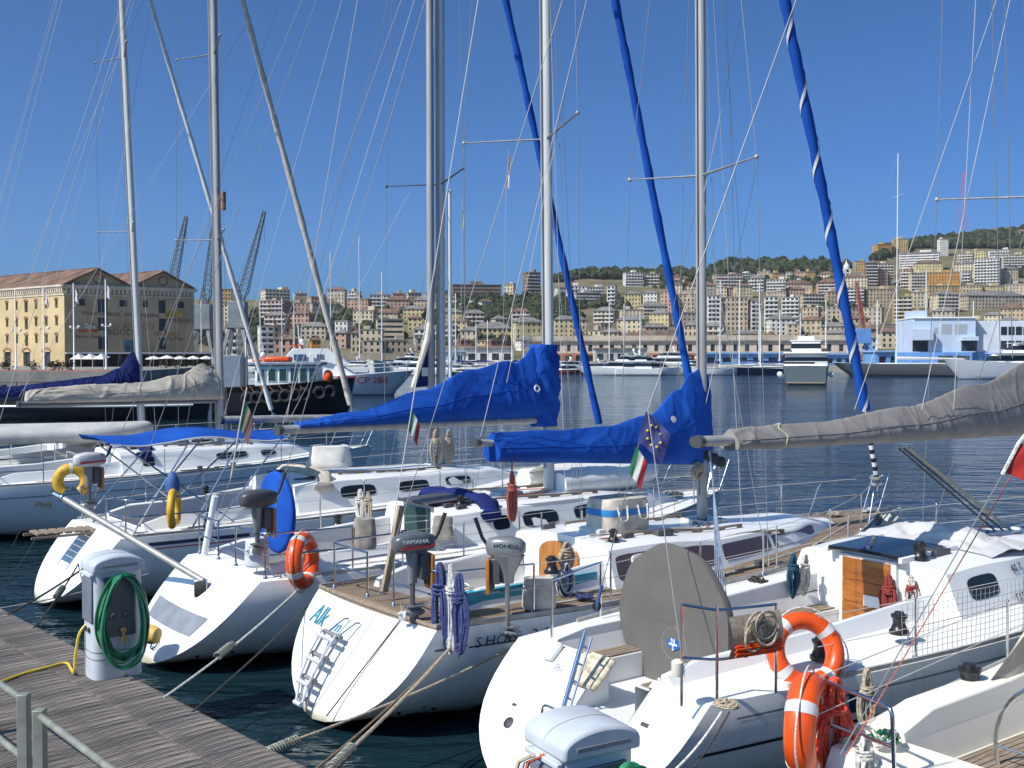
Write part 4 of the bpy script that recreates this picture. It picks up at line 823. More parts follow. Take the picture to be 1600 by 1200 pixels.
# ------------------------------------------------------------------ black tug with tyre fenders and the black work barge to its left
TUGB = mat('tug_black', (.012, .012, .013), .45, var=.2, vscale=1); TUGG = mat('tug_grey_house', (.24, .28, .33), .45, var=.08)
p = P(340, 648, 0); tg = thing('harbour_tug', 'black harbour tug with grey wheelhouse and tyres along its bow', 'tug', V((p.x, p.y, 0)), R(3)); LT = 9.6
simple_hull(tg, LT, 4.6, 1.7, 2.35, TUGB, rake=.05, deckm=TUGG)
mb = MB(); rs = hull_rows(LT, 4.6, 1.7, 2.35, n=30); mb.loft([[V((x, -b - .03, z - .05)), V((x, -b - .12, z + .25)), V((x, -b + .08, z + .3))] for x, b, z in rs]); mb.loft([[V((x, b + .03, z - .05)), V((x, b + .12, z + .25)), V((x, b - .08, z + .3))] for x, b, z in rs]); mb.build('bulwark', TUGB, tg)
for k in range(9):
    x, b, z = rs[8 + k * 2 + (k > 6)]; mb = MB(); mb.torus((x, -b - .12, z - .55), .36, .15, (rs[8][1] * 0 + .25 * k / 9, -1, 0), 18, 8); mb.build('tyre_fender', RUBBER, tg)
    mb = MB(); mb.tube([(x - .5, -b - .12, z + .25), (x, -b - .2, z - .35)], .035, 5); mb.build('tyre_lashing', mat('rusty_rope', (.30, .12, .04), .9), tg)
def wall_windows(root, x0, x1, y, z0, z1, n, m, fm):
    for k in range(n):
        a = lerp(x0, x1, k / n) + .06; b = lerp(x0, x1, (k + 1) / n) - .06; mb = MB(); mb.bx(a, b, y - .05, y + .03, z0, z1); w_ = mb.build('window', fm, root, bev=.04); mb = MB(); mb.bx(a + .07, b - .07, y - .058, y - .045, z0 + .07, z1 - .07); mb.build('pane', m, w_)
mb = MB(); mb.bx(2.9, 7.2, -1.5, 1.5, 1.8, 3.5); hs = mb.build('wheelhouse', WHITE, tg, bev=.06); mb = MB(); mb.bx(2.6, 7.5, -1.75, 1.75, 3.5, 3.72); mb.build('wheelhouse_roof', TUGG, tg, bev=.05)
wall_windows(tg, 2.95, 5.2, -1.5, 2.35, 3.3, 3, TINT, WHITE); wall_windows(tg, 5.25, 7.15, -1.5, 2.35, 3.3, 3, TINT, TUGG); mb = MB(); mb.bx(5.2, 7.24, -1.53, -1.45, 1.8, 2.3); mb.build('house_panel', TUGG, tg)
mb = MB(); mb.bx(.6, 1.9, -1.3, 1.3, 1.7, 4.2); mb.build('funnel_casing', TUGG, tg, bev=.05); mb = MB(); mb.bx(.35, .6, -1.35, 1.35, 1.7, 4.2); mb.build('casing_trim', WHITE, tg)
mb = MB(); mb.tube([(2.0, 0, 1.7), (2.0, 0, 5.4)], .06, 6); mb.tube([(3.2, 0, 3.7), (3.2, 0, 4.9)], .04, 5); mb.ball((3.2, 0, 4.2), .22, 8, 6); mb.build('mast', WHITE, tg)
mb = MB(); mb.bx(3.4, 5.2, -.7, .7, 3.72, 4.1); mb.build('roof_raft', ORANGE, tg, bev=.15)
mb = MB(); mb.ball((7.9, -1.2, 2.7), (.35, .35, .5), 10, 8); w_ = mb.build('orange_float', ORANGE); w_.location = tg.location; w_.rotation_euler = tg.rotation_euler; tag(w_, 'round orange float on the tug foredeck', 'float')
p = P(-60, 655, 0); bg_ = thing('work_barge', 'long low black vessel with white rubbing strip behind the left yachts', 'boat', V((p.x, p.y, 0)), R(2)); LB = 16.3; simple_hull(bg_, LB, 5, 1.75, 1.8, TUGB, rake=.02, deckm=mat('dark_green_deck', (.03, .045, .03), .7, var=.3))
mb = MB(); mb.tube([V((x, -b - .05, .95)) for x, b, z in hull_rows(LB, 5, 1.75, 1.8, n=30)][:29], .09, 6); mb.build('rubbing_strip', WHITE2, bg_)
for k, (x, m_, s_) in enumerate(((9.4, YELLOW, .5), (10.2, REDP, .45), (10.9, NAVYP, .5), (11.8, YELLOW, .35), (3.0, DGREY, .5), (5.5, WHITE, .35), (7.2, DGREY, .45))):
    mb = MB(); mb.bx(-s_ * .8, s_ * .8, -s_ * .6, s_ * .6, 0, s_); w_ = mb.build('deck_crate', m_, None, bev=.05); q = bg_.matrix_basis; w_.location = (bg_.location.x + x, bg_.location.y + x * .035 - 1.2, 1.8); tag(w_, ('yellow box on the black barge, left of the red one', 'red box on the black barge deck', 'navy box on the black barge deck', 'small yellow box near the barge bow', 'dark grey box at the barge stern', 'white box on the black barge deck', 'dark grey box in the middle of the barge')[k], 'box')
mb = MB(); pts = [(k * 1.0 + .5, -2.2, 2.5) for k in range(15)]; mb.tube(pts, .03, 5)
for q in pts[::2]: mb.tube([q, (q[0], q[1], 1.7)], .03, 5)
mb.build('guard_rail', TUGB, bg_)
# ------------------------------------------------------------------ sailing yachts
class Boat:
    def __init__(s, name, label, F, L, W, wt, zs, zb, ov, sag=0.10, rake=0.9, group='yachts moored stern-to at the pontoon', hullmat=None, nst=2.6):
        s.F = F; s.L = L; s.W = W / 2; s.wt = wt; s.zs = zs; s.zb = zb; s.ov = ov; s.sag = sag; s.rake = rake; s.nst = nst
        s.root = thing(name, label, 'sailboat', F.o, F.h, group)
        s.hullmat = hullmat or HULLW; s.notch = 0
    def b(s, x):
        q = max(0, min(1, x / s.L))
        if q < 0.42: return s.W * (s.wt + (1 - s.wt) * math.sin(math.pi / 2 * q / 0.42))
        t = (q - 0.42) / 0.58
        return s.W * max(0.0, 1 - t ** 2.1)
    def sh(s, x):
        q = max(0, min(1, x / s.L)); return s.zs * (1 - q) + s.zb * q - s.sag * 4 * q * (1 - q)
    def dz(s, x, y=0.0, camber=0.07):
        b = max(s.b(x), 0.05); return s.sh(x) + camber * (1 - min(1, (y / b) ** 2)) * min(1, b)
    def hp(s, x, q):
        """point on the hull half: q 0 at the sheer, 1 at the keel"""
        t = max(0, min(1, x / s.L))
        zk = lerp(0.06, -0.45, min(1, t / 0.22)); zt = s.sh(x)
        n_ = sinterp([(0, s.nst), (0.35, 3.4), (0.7, 2.4), (1, 1.15)], t); e = sinterp([(0, 0.62), (0.4, 0.5), (1, 0.95)], t)
        y = s.b(x) * max(0, 1 - q ** n_) ** e; z = lerp(zt, zk, q)
        xx = x - s.ov * (q ** 0.95) * max(0, 1 - t / 0.16) - s.rake * q * t ** 7
        return V((xx, y, z))
    def hull(s, band=None):
        qs = [0, .06, .12, .2, .3, .4, .5, .6, .68, .76, .83, .89, .94, .975, 1.0]
        xs = [s.L * k for k in (0, .02, .05, .1, .16, .24, .33, .42, .52, .62, .7, .78, .85, .91, .955, .985, 1.0)]
        mb = MB()
        for sg in (1, -1):
            rows = [[V((p.x, sg * p.y, p.z)) for p in (s.hp(x, q) for q in qs)] for x in xs]
            if sg < 0: rows = [list(reversed(r_)) for r_ in rows]
            mb.loft(rows)
        for i, f in enumerate(mb.f):
            if sum(mb.v[k][2] for k in f) / len(f) < 0.10: mb.m[i] = 1
        mb.build('hull', [s.hullmat, ANTIFOUL], s.root, sharp=50)
        # transom, slightly bowed
        mb = MB(); rows = []
        for q in qs:
            row = []
            for k in (-1, -.75, -.53, -.52, -.25, -.03, -.02, .25, .5, .75, 1):
                q2 = (.30 + .70 * q) if (s.notch and -.525 < k < -.025) else q; p = s.hp(0, q2); row.append(V((p.x - 0.09 * (1 - k * k) * (p.y / s.b(0)), (s.hp(0, q).y if q < .5 else p.y) * k, p.z)))
            rows.append(row)
        mb.loft([list(reversed(r_)) for r_ in rows]); mb.build('transom', s.hullmat, s.root, sharp=50)
        s.tr = lambda q, k: (lambda p: V((p.x - 0.09 * (1 - k * k) * (p.y / s.b(0)) - 0.004, p.y * k, p.z)))(s.hp(0, q))
    def side(s, x, z, sg=-1, off=0.004):
        zt = s.sh(x); zk = lerp(0.06, -0.45, min(1, (x / s.L) / 0.22)); q = (zt - z) / (zt - zk); p = s.hp(x, q); return V((p.x, sg * (p.y + off), p.z))
    def band(s, z0, z1, x0, x1, m, name='stripe', sg=-1, n=24):
        mb = MB(); rows = []
        for i in range(n + 1):
            x = lerp(x0, x1, i / n); d = s.sh(x) - s.sh(0)
            rows.append([s.side(x, z0 + d, sg), s.side(x, z1 + d, sg)])
        mb.loft(rows if sg < 0 else [list(reversed(r_)) for r_ in rows]); return mb.build(name, m, s.root)
    def deck(s, cock=None, m=None, side_teak=None):
        xs = sorted(set([0, .3, .8, 1.4, 2, 2.7, 3.4, 4.2, 5, 5.8, 6.6, 7.4, 8.2, 9, 9.6] + [s.L * .93, s.L * .97, s.L * .99] + (list(cock[:2]) if cock else [])))
        xs = [x for x in xs if x <= s.L * .995]
        mb = MB(); cw = cock[2] if cock else 0.5
        for xa, xb in zip(xs, xs[1:]):
            def row(x):
                b = s.b(x); c = min(cw, b * .8); ys = [-b, -(b + c) / 2, -c, -c / 2, 0, c / 2, c, (b + c) / 2, b]
                return [V((x, y, s.dz(x, y) + 0.002)) for y in ys]
            r1, r2 = row(xa), row(xb)
            for j in range(8):
                if cock and xa >= cock[0] - 1e-6 and xb <= cock[1] + 1e-6 and 2 <= j <= 5: continue
                mb.add([r1[j], r2[j], r2[j + 1], r1[j + 1]], [(0, 1, 2, 3)])
        r0 = [V((0, y, s.dz(0, y) + .002)) for y in [s.b(0) * k for k in (-1, -.75, -.5, -.25, 0, .25, .5, .75, 1)]]
        r1 = [V((-.09 * (1 - (y / s.b(0)) ** 2) - .004, y, s.sh(0) + .001)) for y in [s.b(0) * k for k in (-1, -.75, -.5, -.25, 0, .25, .5, .75, 1)]]
        for j in range(8):
            if s.notch and 2 <= j <= 3: continue
            mb.add([r1[j], r0[j], r0[j + 1], r1[j + 1]], [(0, 1, 2, 3)])
        mb.build('deck', m or NONSKID, s.root)
    def cockpit(s, x0, x1, cw, seat_dz=0.36, sole_dz=0.75, fw=0.32, coam=0.16, m=None, teak=True, coam_w=0.10):
        zt = s.dz((x0 + x1) / 2, cw) ; zsn = zt - seat_dz; zf = zt - sole_dz
        mb = MB()
        pr = [(-cw, zt + 0.004), (-cw + 0.05, zsn), (-fw, zsn), (-fw, zf), (fw, zf), (fw, zsn), (cw - 0.05, zsn), (cw, zt + 0.004)]
        mb.loft([[V((x, y, z)) for y, z in pr] for x in (x1, x0)])
        if s.notch:
            ya, yb_ = -.52 * s.b(0), -.03 * s.b(0)
            mb.add([V((x0, yb_, zf)), V((x0, yb_, zt)), V((x0, cw, zt)), V((x0, cw, zf))], [(0, 1, 2, 3)]); mb.add([V((x0, -cw, zf)), V((x0, -cw, zt)), V((x0, ya, zt)), V((x0, ya, zf))], [(0, 1, 2, 3)])
            pa, pb = s.tr(.30, -.525), s.tr(.30, -.025); mb.add([V((x0, ya, zf)), V((x0, yb_, zf)), V((pb.x, yb_, pb.z)), V((pa.x, ya, pa.z))], [(0, 1, 2, 3)])
            for yy, kk in ((ya, -.525), (yb_, -.025)):
                ed = [s.tr(q, kk) for q in (0, .1, .2, .30)]; mb.add([V((x0, yy, zf)), V((x0, yy, zt))] + [V((p.x, yy, p.z)) for p in ed], [(0, 1, 2, 3, 4, 5)])
        for x, fl in (((x1, 1),) if s.notch else ((x0, 0), (x1, 1))):
            f = [V((x, y, z)) for y, z in pr]
            mb.add(f, [tuple(range(8)) if fl else tuple(range(7, -1, -1))])
        mb.build('cockpit', m or WHITE, s.root, sharp=30)
        for sg in (1, -1):
            if coam:
                mb = MB(); mb.loft([[V((x, sg * (cw + a * coam_w), s.dz(x, cw) + z)) for a, z in ((0, -0.02), (0.1, h * .9), (0.35, h), (0.8, h), (1.1, h * .6), (1.7, -0.02))] for x, h in ((x0, coam * .5), (x0 + .4, coam), ((x0 + x1) / 2, coam), (x1, coam * 1.5))], caps=True)
                mb.build('coaming', m or WHITE, s.root, bev=0.01)
            if teak:
                k = 0; yy = fw + 0.03
                while yy + 0.05 < cw - 0.06:
                    mb = MB(); mb.bx(x0 + 0.05, x1 - 0.05, min(sg * yy, sg * (yy + 0.052)), max(sg * yy, sg * (yy + 0.052)), zsn + 0.002, zsn + 0.02); mb.build('seat_slat', TEAKW, s.root); yy += 0.062
        s.zseat = zsn; s.zsole = zf
    def coach(s, x0, x1, wtab, htab, m=None, slope=0.16, name='coachroof', bulk=True, camber=0.07):
        s.cw_ = wtab; s.ch_ = htab; s.csl = slope
        def sidep(x, v, sg=-1):
            w_ = interp(wtab, x); h = sinterp(htab, x); zd = s.dz(x, w_)
            return V((x, sg * (w_ - slope * v * min(1, h / .3)), zd - 0.02 + (h + 0.02) * v))
        s.cside = sidep
        def top(x, y):
            w_ = interp(wtab, x) - slope; h = sinterp(htab, x); return s.dz(x, interp(wtab, x)) + h + camber * (1 - min(1, (y / max(w_, .05)) ** 2))
        s.ctop = top
        n = 26; rows = []
        for i in range(n + 1):
            x = lerp(x0, x1, i / n); half = [sidep(x, v) for v in (0, .3, .6, .85, .95)]
            w_ = interp(wtab, x) - slope * min(1, sinterp(htab, x) / .3); h = sinterp(htab, x); zd = s.dz(x, interp(wtab, x))
            tp = [V((x, -w_ * k, zd + h + camber * (1 - k * k))) for k in (.93, .75, .5, .25, 0)]
            hf = half + tp; rows.append(hf + [V((p.x, -p.y, p.z)) for p in reversed(hf[:-1])])
        mb = MB(); mb.loft(rows, caps=True); mb.build(name, m or WHITE, s.root, sharp=42)
    def win(s, xa, xb, v0, v1, fm=None, gm=None, sg=-1, pw=4.0, inset=0.8, name='window', th=0.012):
        def out(k, off):
            pts = []
            for i in range(24):
                a = 2 * math.pi * i / 24; c, s_ = math.cos(a), math.sin(a)
                u = math.copysign(abs(c) ** (2 / pw), c); v = math.copysign(abs(s_) ** (2 / pw), s_)
                x = (xa + xb) / 2 + u * (xb - xa) / 2 * k[0]; vv = (v0 + v1) / 2 + v * (v1 - v0) / 2 * k[1]
                p = s.cside(x, vv, sg); dx = s.cside(x + .01, vv, sg) - p; dv = s.cside(x, vv + .01, sg) - p
                nrm = dx.cross(dv).normalized()
                if nrm.y * sg < 0: nrm = -nrm
                pts.append(p + nrm * off)
            return pts
        kx = 1 - (1 - inset) * min(1, (v1 - v0) * .35 / (xb - xa)) if (xb - xa) > .3 else inset
        k2 = (kx, inset)
        if fm:
            mb = MB(); rows = [out((1, 1), 0.001), out((1, 1), th), out(k2, th), out(k2, 0.002)]
            if sg > 0: rows.reverse()
            mb.loft(rows, closed=True); f = mb.build(name, fm, s.root)
        else: f = None
        mb = MB(); o_ = out(k2 if fm else (1, 1), 0.006); mb.add(o_, [tuple(range(24)) if sg < 0 else tuple(range(23, -1, -1))])
        return mb.build('pane', gm or GLASS, f if f else s.root)
    def toerail(s, m, x0=0.0, x1=None, h=0.045, wd=0.03, holes=False, sgs=(1, -1)):
        x1 = x1 or s.L * .99
        for sg in sgs:
            mb = MB(); rows = []
            for i in range(41):
                x = lerp(x0, x1, i / 40); b = max(s.b(x) - .012, .01); z = s.sh(x)
                rows.append([V((x, sg * (b - a), z + c)) for a, c in ((0, -.004), (0, h), (wd, h), (wd, -.004))])
            if sg < 0: rows.reverse()
            mb.loft(rows, closed=True, caps=True); mb.build('toe_rail', m, s.root)
    def mast(s, base, top_px, ztop, r=0.085, spr=(), r2=None, m=None, ry=0.75, track=None, sprm=None):
        """base local point, top_px pixel at the upper picture edge, ztop masthead height; spr list of (z, half length, sweep)"""
        p0 = V((base[0], 0, base[2])); p1 = s.F.C(top_px, 0, 0); d = (p1 - p0) / (p1.z - p0.z); s.mtop = p0 + d * (ztop - p0.z); s.mdir = d; s.mb0 = p0
        mp = lambda z: p0 + d * (z - p0.z)
        s.mp = mp
        mb = MB(); mb.tube([p0, p0.lerp(s.mtop, .5), s.mtop], r, 16, flat=ry); s.mast_o = mb.build('mast', m or ALU, s.root)
        mb = MB(); mb.bar(p0 - V((r * 1.02, 0, 0)) + V((0, 0, .4)), s.mtop - V((r * 1.02, 0, 0)), .028, .022, up=(1, 0, 0)); mb.build('sail_track', ALUD, s.mast_o)
        s.tips = []
        for z, hl, sw in spr:
            c = mp(z); row = {}
            for sg in (1, -1):
                tip = c + V((-sw, sg * hl, 0.06 * hl)); mb = MB(); mb.tube([c, tip], [.034, .02], 8, flat=.5); mb.ball(tip, .035, 8, 5); mb.build('spreader', sprm or ALUD, s.mast_o); row[sg] = tip
            s.tips.append(row)
        # shrouds run from the chain plates over the spreader tips to the masthead
        xb = p0.x - 0.12
        for sg in (1, -1):
            cp = V((xb - (spr[0][2] if spr else 0) * .8, sg * s.b(xb) * .93, s.sh(xb) + .05))
            pts = [cp] + [t[sg] for t in s.tips] + [s.mtop]
            for a, b_ in zip(pts, pts[1:]):
                mb = MB(); mb.tube([a, b_], .0055, 5, cap=False); mb.build('shroud', WIRE, s.root)
            if spr:
                mb = MB(); mb.tube([cp + V((.05, -sg * .06, 0)), mp(spr[0][0] - .12)], .005, 5, cap=False); mb.build('shroud', WIRE, s.root)
            mb = MB(); mb.tube([cp, cp + (pts[1] - cp).normalized() * .35], .013, 8); mb.build('turnbuckle', STEEL, s.root)
    def stay(s, a, b_, r=.0055, m=None, name='stay'):
        mb = MB(); mb.tube([a, b_], r, 5, cap=False); return mb.build(name, m or WIRE, s.root)
    def furled(s, foot, top_px, m, r0=.075, r1=.035, stripe=None, turns=14, ztop=None, seam=True):
        p0 = V((foot[0], 0, foot[2])); p1 = s.F.C(top_px, 0, 0); d = (p1 - p0) / (p1.z - p0.z)
        zt = ztop or s.mtop.z - .3; top = p0 + d * (zt - p0.z); n = 60; pts = []; rs = []
        for i in range(n + 1):
            t = i / n; q = p0.lerp(top, t); pts.append(q + V((0, 0, 0)))
            rs.append(lerp(r0, r1, t ** .8) * (1 + .10 * math.sin(i * 1.3) + .06 * math.sin(i * 2.9)))
        mb = MB(); mb.tube(pts, rs, 12); o = mb.build('furled_sail', m, s.root)
        if stripe:
            mb = MB(); dirv = (top - p0).normalized(); u = dirv.cross(V((0, 1, 0))).normalized(); w_ = dirv.cross(u); rows = []
            N = turns * 26
            for i in range(N + 1):
                t = i / N; rr = lerp(r0, r1, t ** .8) * 1.13 + .004; row = []
                for da in (0, .28, .56):
                    a = 2 * math.pi * turns * t + da; tt = t
                    row.append(p0.lerp(top, tt) + (u * math.cos(a) + w_ * math.sin(a)) * rr)
                rows.append(row)
            mb.loft(rows); mb.build('sail_stripe', stripe, o)
        s.stay(p0 - d * .5, p0, .012, STEEL, 'forestay_foot')
        mb = MB(); mb.lathe([(.03, -.12), (.085, -.12), (.085, -.10), (.04, -.09), (.04, -.03), (.085, -.02), (.085, 0), (.03, 0)], p0 - d * .15, d, 14); mb.build('furling_drum', STEEL, s.root)
        return o
    def boom(s, end, mastz, r=.075, m=None, cap=True, z1=None):
        e = V(end); mst = s.mp(mastz) + V((-.12, 0, 0)); s.be = e; s.bm = mst
        mb = MB(); mb.tube([e, mst], r, 14, flat=.68); o = mb.build('boom', m or ALUD, s.root)
        mb = MB(); mb.tube([e - V((.05, 0, 0)), e + V((.02, 0, 0))], r * 1.08, 14, flat=.72); mb.build('boom_end', DGREY, o)
        s.boom_o = o; return o
    def cover(s, m, hts, w0=.16, f0=0.04, drop=0.05, front=0.0, seed=1, amp=.022, n=260, k=56, top_extra=None, fold=9.0, lash=(), lashm=None):
        """sail cover on the boom; hts = [(fraction along the boom, height above boom centre, half width)]"""
        rows = []
        for i in range(n + 1):
            f = lerp(f0, 1 + front, i / n); c = s.be.lerp(s.bm, min(f, 1.0)) + V((max(0, f - 1) * (s.bm - s.be).length, 0, 0))
            h = sinterp([(a, b_) for a, b_, _ in hts], f); wd = sinterp([(a, c_) for a, _, c_ in hts], f); row = []
            lo = c.z - drop
            for j in range(k):
                a = 2 * math.pi * j / k; sn, cs = math.sin(a), math.cos(a)
                t = (1 - cs) / 2     # 0 bottom 1 top
                y = wd * sn * (1 - .62 * t ** 1.5) * (0.75 + .5 * (1 - t))
                z = lo + (h + drop) * t
                q = V((c.x * 1.1 + z * .9 * math.sin(seed), y * 2, z * 2.2 + seed * 7))
                dn = noise.noise(q * .9) * amp * .8
                for fx, fz, aa, sd2 in ((fold * .6, 3.4, .7, 3.1), (fold * .3, -2.2, .55, 5.7), (fold * .9, 7.0, .35, 8.9)):
                    nn = noise.noise(V((c.x * fx + z * fz + 1.5 * noise.noise(V((c.x * 1.5, z * 1.5, sd2))), y * 1.5, seed * sd2 + c.x * .4))); dn += (math.exp(-(nn / .09) ** 2) - .25) * amp * aa * (.4 + .9 * max(0, noise.noise(V((c.x * .8 + sd2, z, 0)))))
                row.append(V((c.x + dn * .3, y + (1 if sn >= 0 else -1) * dn * abs(sn) ** .5, z + dn * .5 * t)))
            rows.append(row)
        mb = MB(); mb.loft([list(reversed(r_)) for r_ in rows], closed=True, caps=True); o = mb.build('sail_cover', m, s.boom_o, sharp=80)
        for fi in lash:
            row = rows[int(fi * n)]; cc = sum(row, V((0, 0, 0))) / len(row); mb = MB(); mb.tube([p + (p - cc).normalized() * .003 + V((.03 * math.sin(j * .5), 0, 0)) for j, p in enumerate(row)], .007, 5, closed=True); mb.build('cover_lashing', lashm or WROPE, o)
        seam = [r_[k // 4] + V((0, .004, 0)) for r_ in rows[2:-2]]; seam2 = [r_[k - k // 4] - V((0, .004, 0)) for r_ in rows[2:-2]]
        for sm in (seam, seam2): mb = MB(); mb.tube(sm, .0045, 4); mb.build('cover_seam', m, o)
        return o
    def stanchions(s, xs, sgs=(1, -1), h=.6, m=None, lines=(.32, .6), x_ext=None, inset=.07):
        for sg in sgs:
            tops = []
            for x in xs:
                p = V((x, sg * (s.b(x) - inset), s.sh(x) + .01)); mb = MB(); mb.tube([p, p + V((0, 0, h))], .0125, 8); mb.ball(p + V((0, 0, h)), .016, 8, 5); mb.lathe([(.035, 0), (.03, .02), (.015, .05)], p, (0, 0, 1), 10); mb.build('stanchion', STEEL, s.root); tops.append(p)
            ext = [(x_ext[0], None)] if x_ext else []
            for zz in lines:
                pts = [t + V((0, 0, zz)) for t in tops]
                if x_ext:
                    for x in x_ext:
                        q = V((x, sg * max(.06, s.b(x) - inset), s.sh(x) + zz)); pts = ([q] + pts) if x < xs[0] else (pts + [q])
                mb = MB(); mb.tube(pts, .0045, 5, cap=False); mb.build('lifeline', WIREL, s.root)
    def pulpit(s, x0, h=.62, m=None):
        L = s.L; zt = s.sh(L) + h; mb = MB()
        pts = [V((x0, -s.b(x0) + .05, s.sh(x0))), V((x0 + .25, -s.b(x0 + .2) + .02, s.sh(x0) + h)), V((L + .1, -.14, zt + .03)), V((L + .1, .14, zt + .03)), V((x0 + .25, s.b(x0 + .2) - .02, s.sh(x0) + h)), V((x0, s.b(x0) - .05, s.sh(x0)))]
        mb.tube(arc_pts(pts, .18, 6), .0135, 8); mb.build('pulpit', STEEL, s.root)
        for sg in (1, -1):
            mb = MB(); mb.tube([V((L * .97, sg * max(.06, s.b(L * .97) - .03), s.sh(L * .97))), V((L + .02, sg * .15, zt + .02))], .0125, 8); mb.build('pulpit_leg', STEEL, s.root)
            mb = MB(); mb.tube(arc_pts([V((x0 + .13, sg * (s.b(x0 + .13) - .03), s.sh(x0) + h * .5)), V((L + .05, sg * .14, s.sh(L) + h * .5))], .1), .011, 8); mb.build('pulpit_leg', STEEL, s.root)
    def pushpit(s, x1, h=.62, sgs=(1, -1), gap=.35, x0=.08, legs=None, mid=.33):
        for sg in sgs:
            path = [V((x1, sg * (s.b(x1) - .08), 0)), V((x0, sg * (s.b(x0) - .10), 0)), V((x0, sg * gap, 0))]
            path = arc_pts(path, .25, 6)
            for zz in (h, mid):
                mb = MB(); mb.tube([p + V((0, 0, s.sh(max(0, p.x)) + zz)) for p in path], .0135, 8); mb.build('pushpit_rail', STEEL, s.root)
            for p in (path[0], V((x0 + .05, sg * (s.b(x0) - .14), 0)), path[-1]):
                z0 = s.dz(max(0, p.x), p.y); mb = MB(); mb.tube([V((p.x, p.y, z0 - .01)), V((p.x, p.y, s.sh(max(0, p.x)) + h))], .0135, 8); mb.lathe([(.035, 0), (.03, .015), (.016, .04)], (p.x, p.y, z0), (0, 0, 1), 10); mb.build('pushpit_leg', STEEL, s.root)
    def winch(s, p, k=1.0, m=None):
        mb = MB(); mb.lathe([(.085 * k, 0), (.085 * k, .03 * k), (.07 * k, .04 * k), (.052 * k, .09 * k), (.056 * k, .13 * k), (.07 * k, .145 * k), (.07 * k, .165 * k), (.045 * k, .17 * k), (.04 * k, .19 * k), (.012 * k, .192 * k)], p, (0, 0, 1), 20); return mb.build('winch', m or BLACK, s.root)
    def hatch(s, xc, yc, lx, ly, zfun, m=None):
        mb = MB(); z = zfun(xc, yc); mb.bx(xc - lx / 2, xc + lx / 2, yc - ly / 2, yc + ly / 2, z - .03, z + .045); o = mb.build('hatch', ALU, s.root, bev=.012)
        mb = MB(); mb.bx(xc - lx / 2 + .04, xc + lx / 2 - .04, yc - ly / 2 + .04, yc + ly / 2 - .04, z + .03, z + .05); mb.build('hatch_pane', m or GLASS, o, bev=.006)
    def handrail(s, xs0, xs1, y, zfun, m=None, n=5):
        mb = MB(); hgt = .055; N = 40
        rows = []
        for i in range(N + 1):
            x = lerp(xs0, xs1, i / N); z = zfun(x, y); ph = (i / N * n) % 1.0; foot = ph < .16 or ph > .84 or i in (0, N); rows.append([V((x, y - .014, z - .01 if foot else z + .025)), V((x, y - .014, z + hgt)), V((x, y + .014, z + hgt)), V((x, y + .014, z - .01 if foot else z + .025))])
        mb.loft(rows, closed=True, caps=True); mb.build('grab_rail', m or TEAKW, s.root)

def clutter(B, seed, yb=1.0):
    """running rigging and gear that lies about a cruising deck"""
    rr = random.Random(seed); xm = B.mb0.x; x0 = min(k for k, _ in B.ch_) + .15
    for k in range(5):
        y0 = rr.uniform(-.25, .25); y1 = rr.choice((-1, 1)) * rr.uniform(.35, .7); pts = [V((xm - .1, y0, B.ctop(xm, y0) + .02)), V((xm - .5, lerp(y0, y1, .7), B.ctop(xm - .5, y1) + .02)), V((x0, y1, B.ctop(x0, y1) + .03))]
        mb = MB(); mb.tube(pts, .009, 5); mb.build('halyard_tail', rr.choice((WROPE, SALMON, BROPE, TANROPE, DROPE)), B.root)
    for k in range(3):
        x = rr.uniform(x0, x0 + .5); y = rr.choice((-1, 1)) * rr.uniform(.4, .75); z = B.ctop(x, y); mb = MB(); mb.bx(x - .09, x + .09, y - .035, y + .035, z - .01, z + .06); mb.build('rope_clutch', DGREY, B.root, bev=.012)
    for sg in (-1, 1):
        pts = [V((x, sg * (B.b(x) - .35), B.dz(x, B.b(x) - .35) + .012)) for x in (1.2, 3, 5, 7, B.L * .86)]; mb = MB(); mb.tube(pts, .012, 5); mb.build('jackstay', rr.choice((BROPE, WROPE, TANROPE)), B.root)
        for x in (xm - 1.2, xm - .3): mb = MB(); y = sg * (B.b(x) - .30); z = B.dz(x, y); mb.bx(x - .5, x + .5, y - .02, y + .02, z, z + .03); mb.bx(x - .06, x + .06, y - .04, y + .04, z + .02, z + .10); mb.build('genoa_car', DGREY, B.root, bev=.008)
        for x in (.35, B.L * .55, B.L * .9): y = sg * (B.b(x) - .10); z = B.dz(x, y); mb = MB(); mb.tube([V((x - .12, y, z + .055)), V((x + .12, y, z + .055))], .013, 8); mb.tube([V((x - .04, y, z)), V((x - .04, y, z + .05))], .014, 6); mb.tube([V((x + .04, y, z)), V((x + .04, y, z + .05))], .014, 6); mb.build('cleat', STEEL, B.root)
    for k, (x, y) in enumerate(((rr.uniform(.7, 1.4), -.6), (rr.uniform(1.6, 2.6), .6), (rr.uniform(2.0, 3.0), -.55))):
        for q in range(4): mb = MB(); mb.torus((x + rr.uniform(-.03, .03), y, B.zseat + .035 + q * .022), rr.uniform(.10, .17), .012, (rr.uniform(-.15, .15), rr.uniform(-.15, .15), 1), 20, 5); mb.build('coiled_sheet', (BROPE, WROPE, TANROPE)[k], B.root)
    # lines led from the deck up to the masthead
    for k in range(3):
        a = V((rr.uniform(-.25, .35) + xm, rr.choice((-1, 1)) * rr.uniform(.1, .9), B.ctop(xm, 0) - .1)); B.stay(a, B.mtop - V((.05, 0, rr.uniform(.2, 3))), .0045, WIREL if k % 2 else WIRE, 'halyard')
    B.stay(B.be + V((.05, 0, .08)), B.mtop - V((.1, 0, 0)), .0045, WIREL, 'topping_lift')
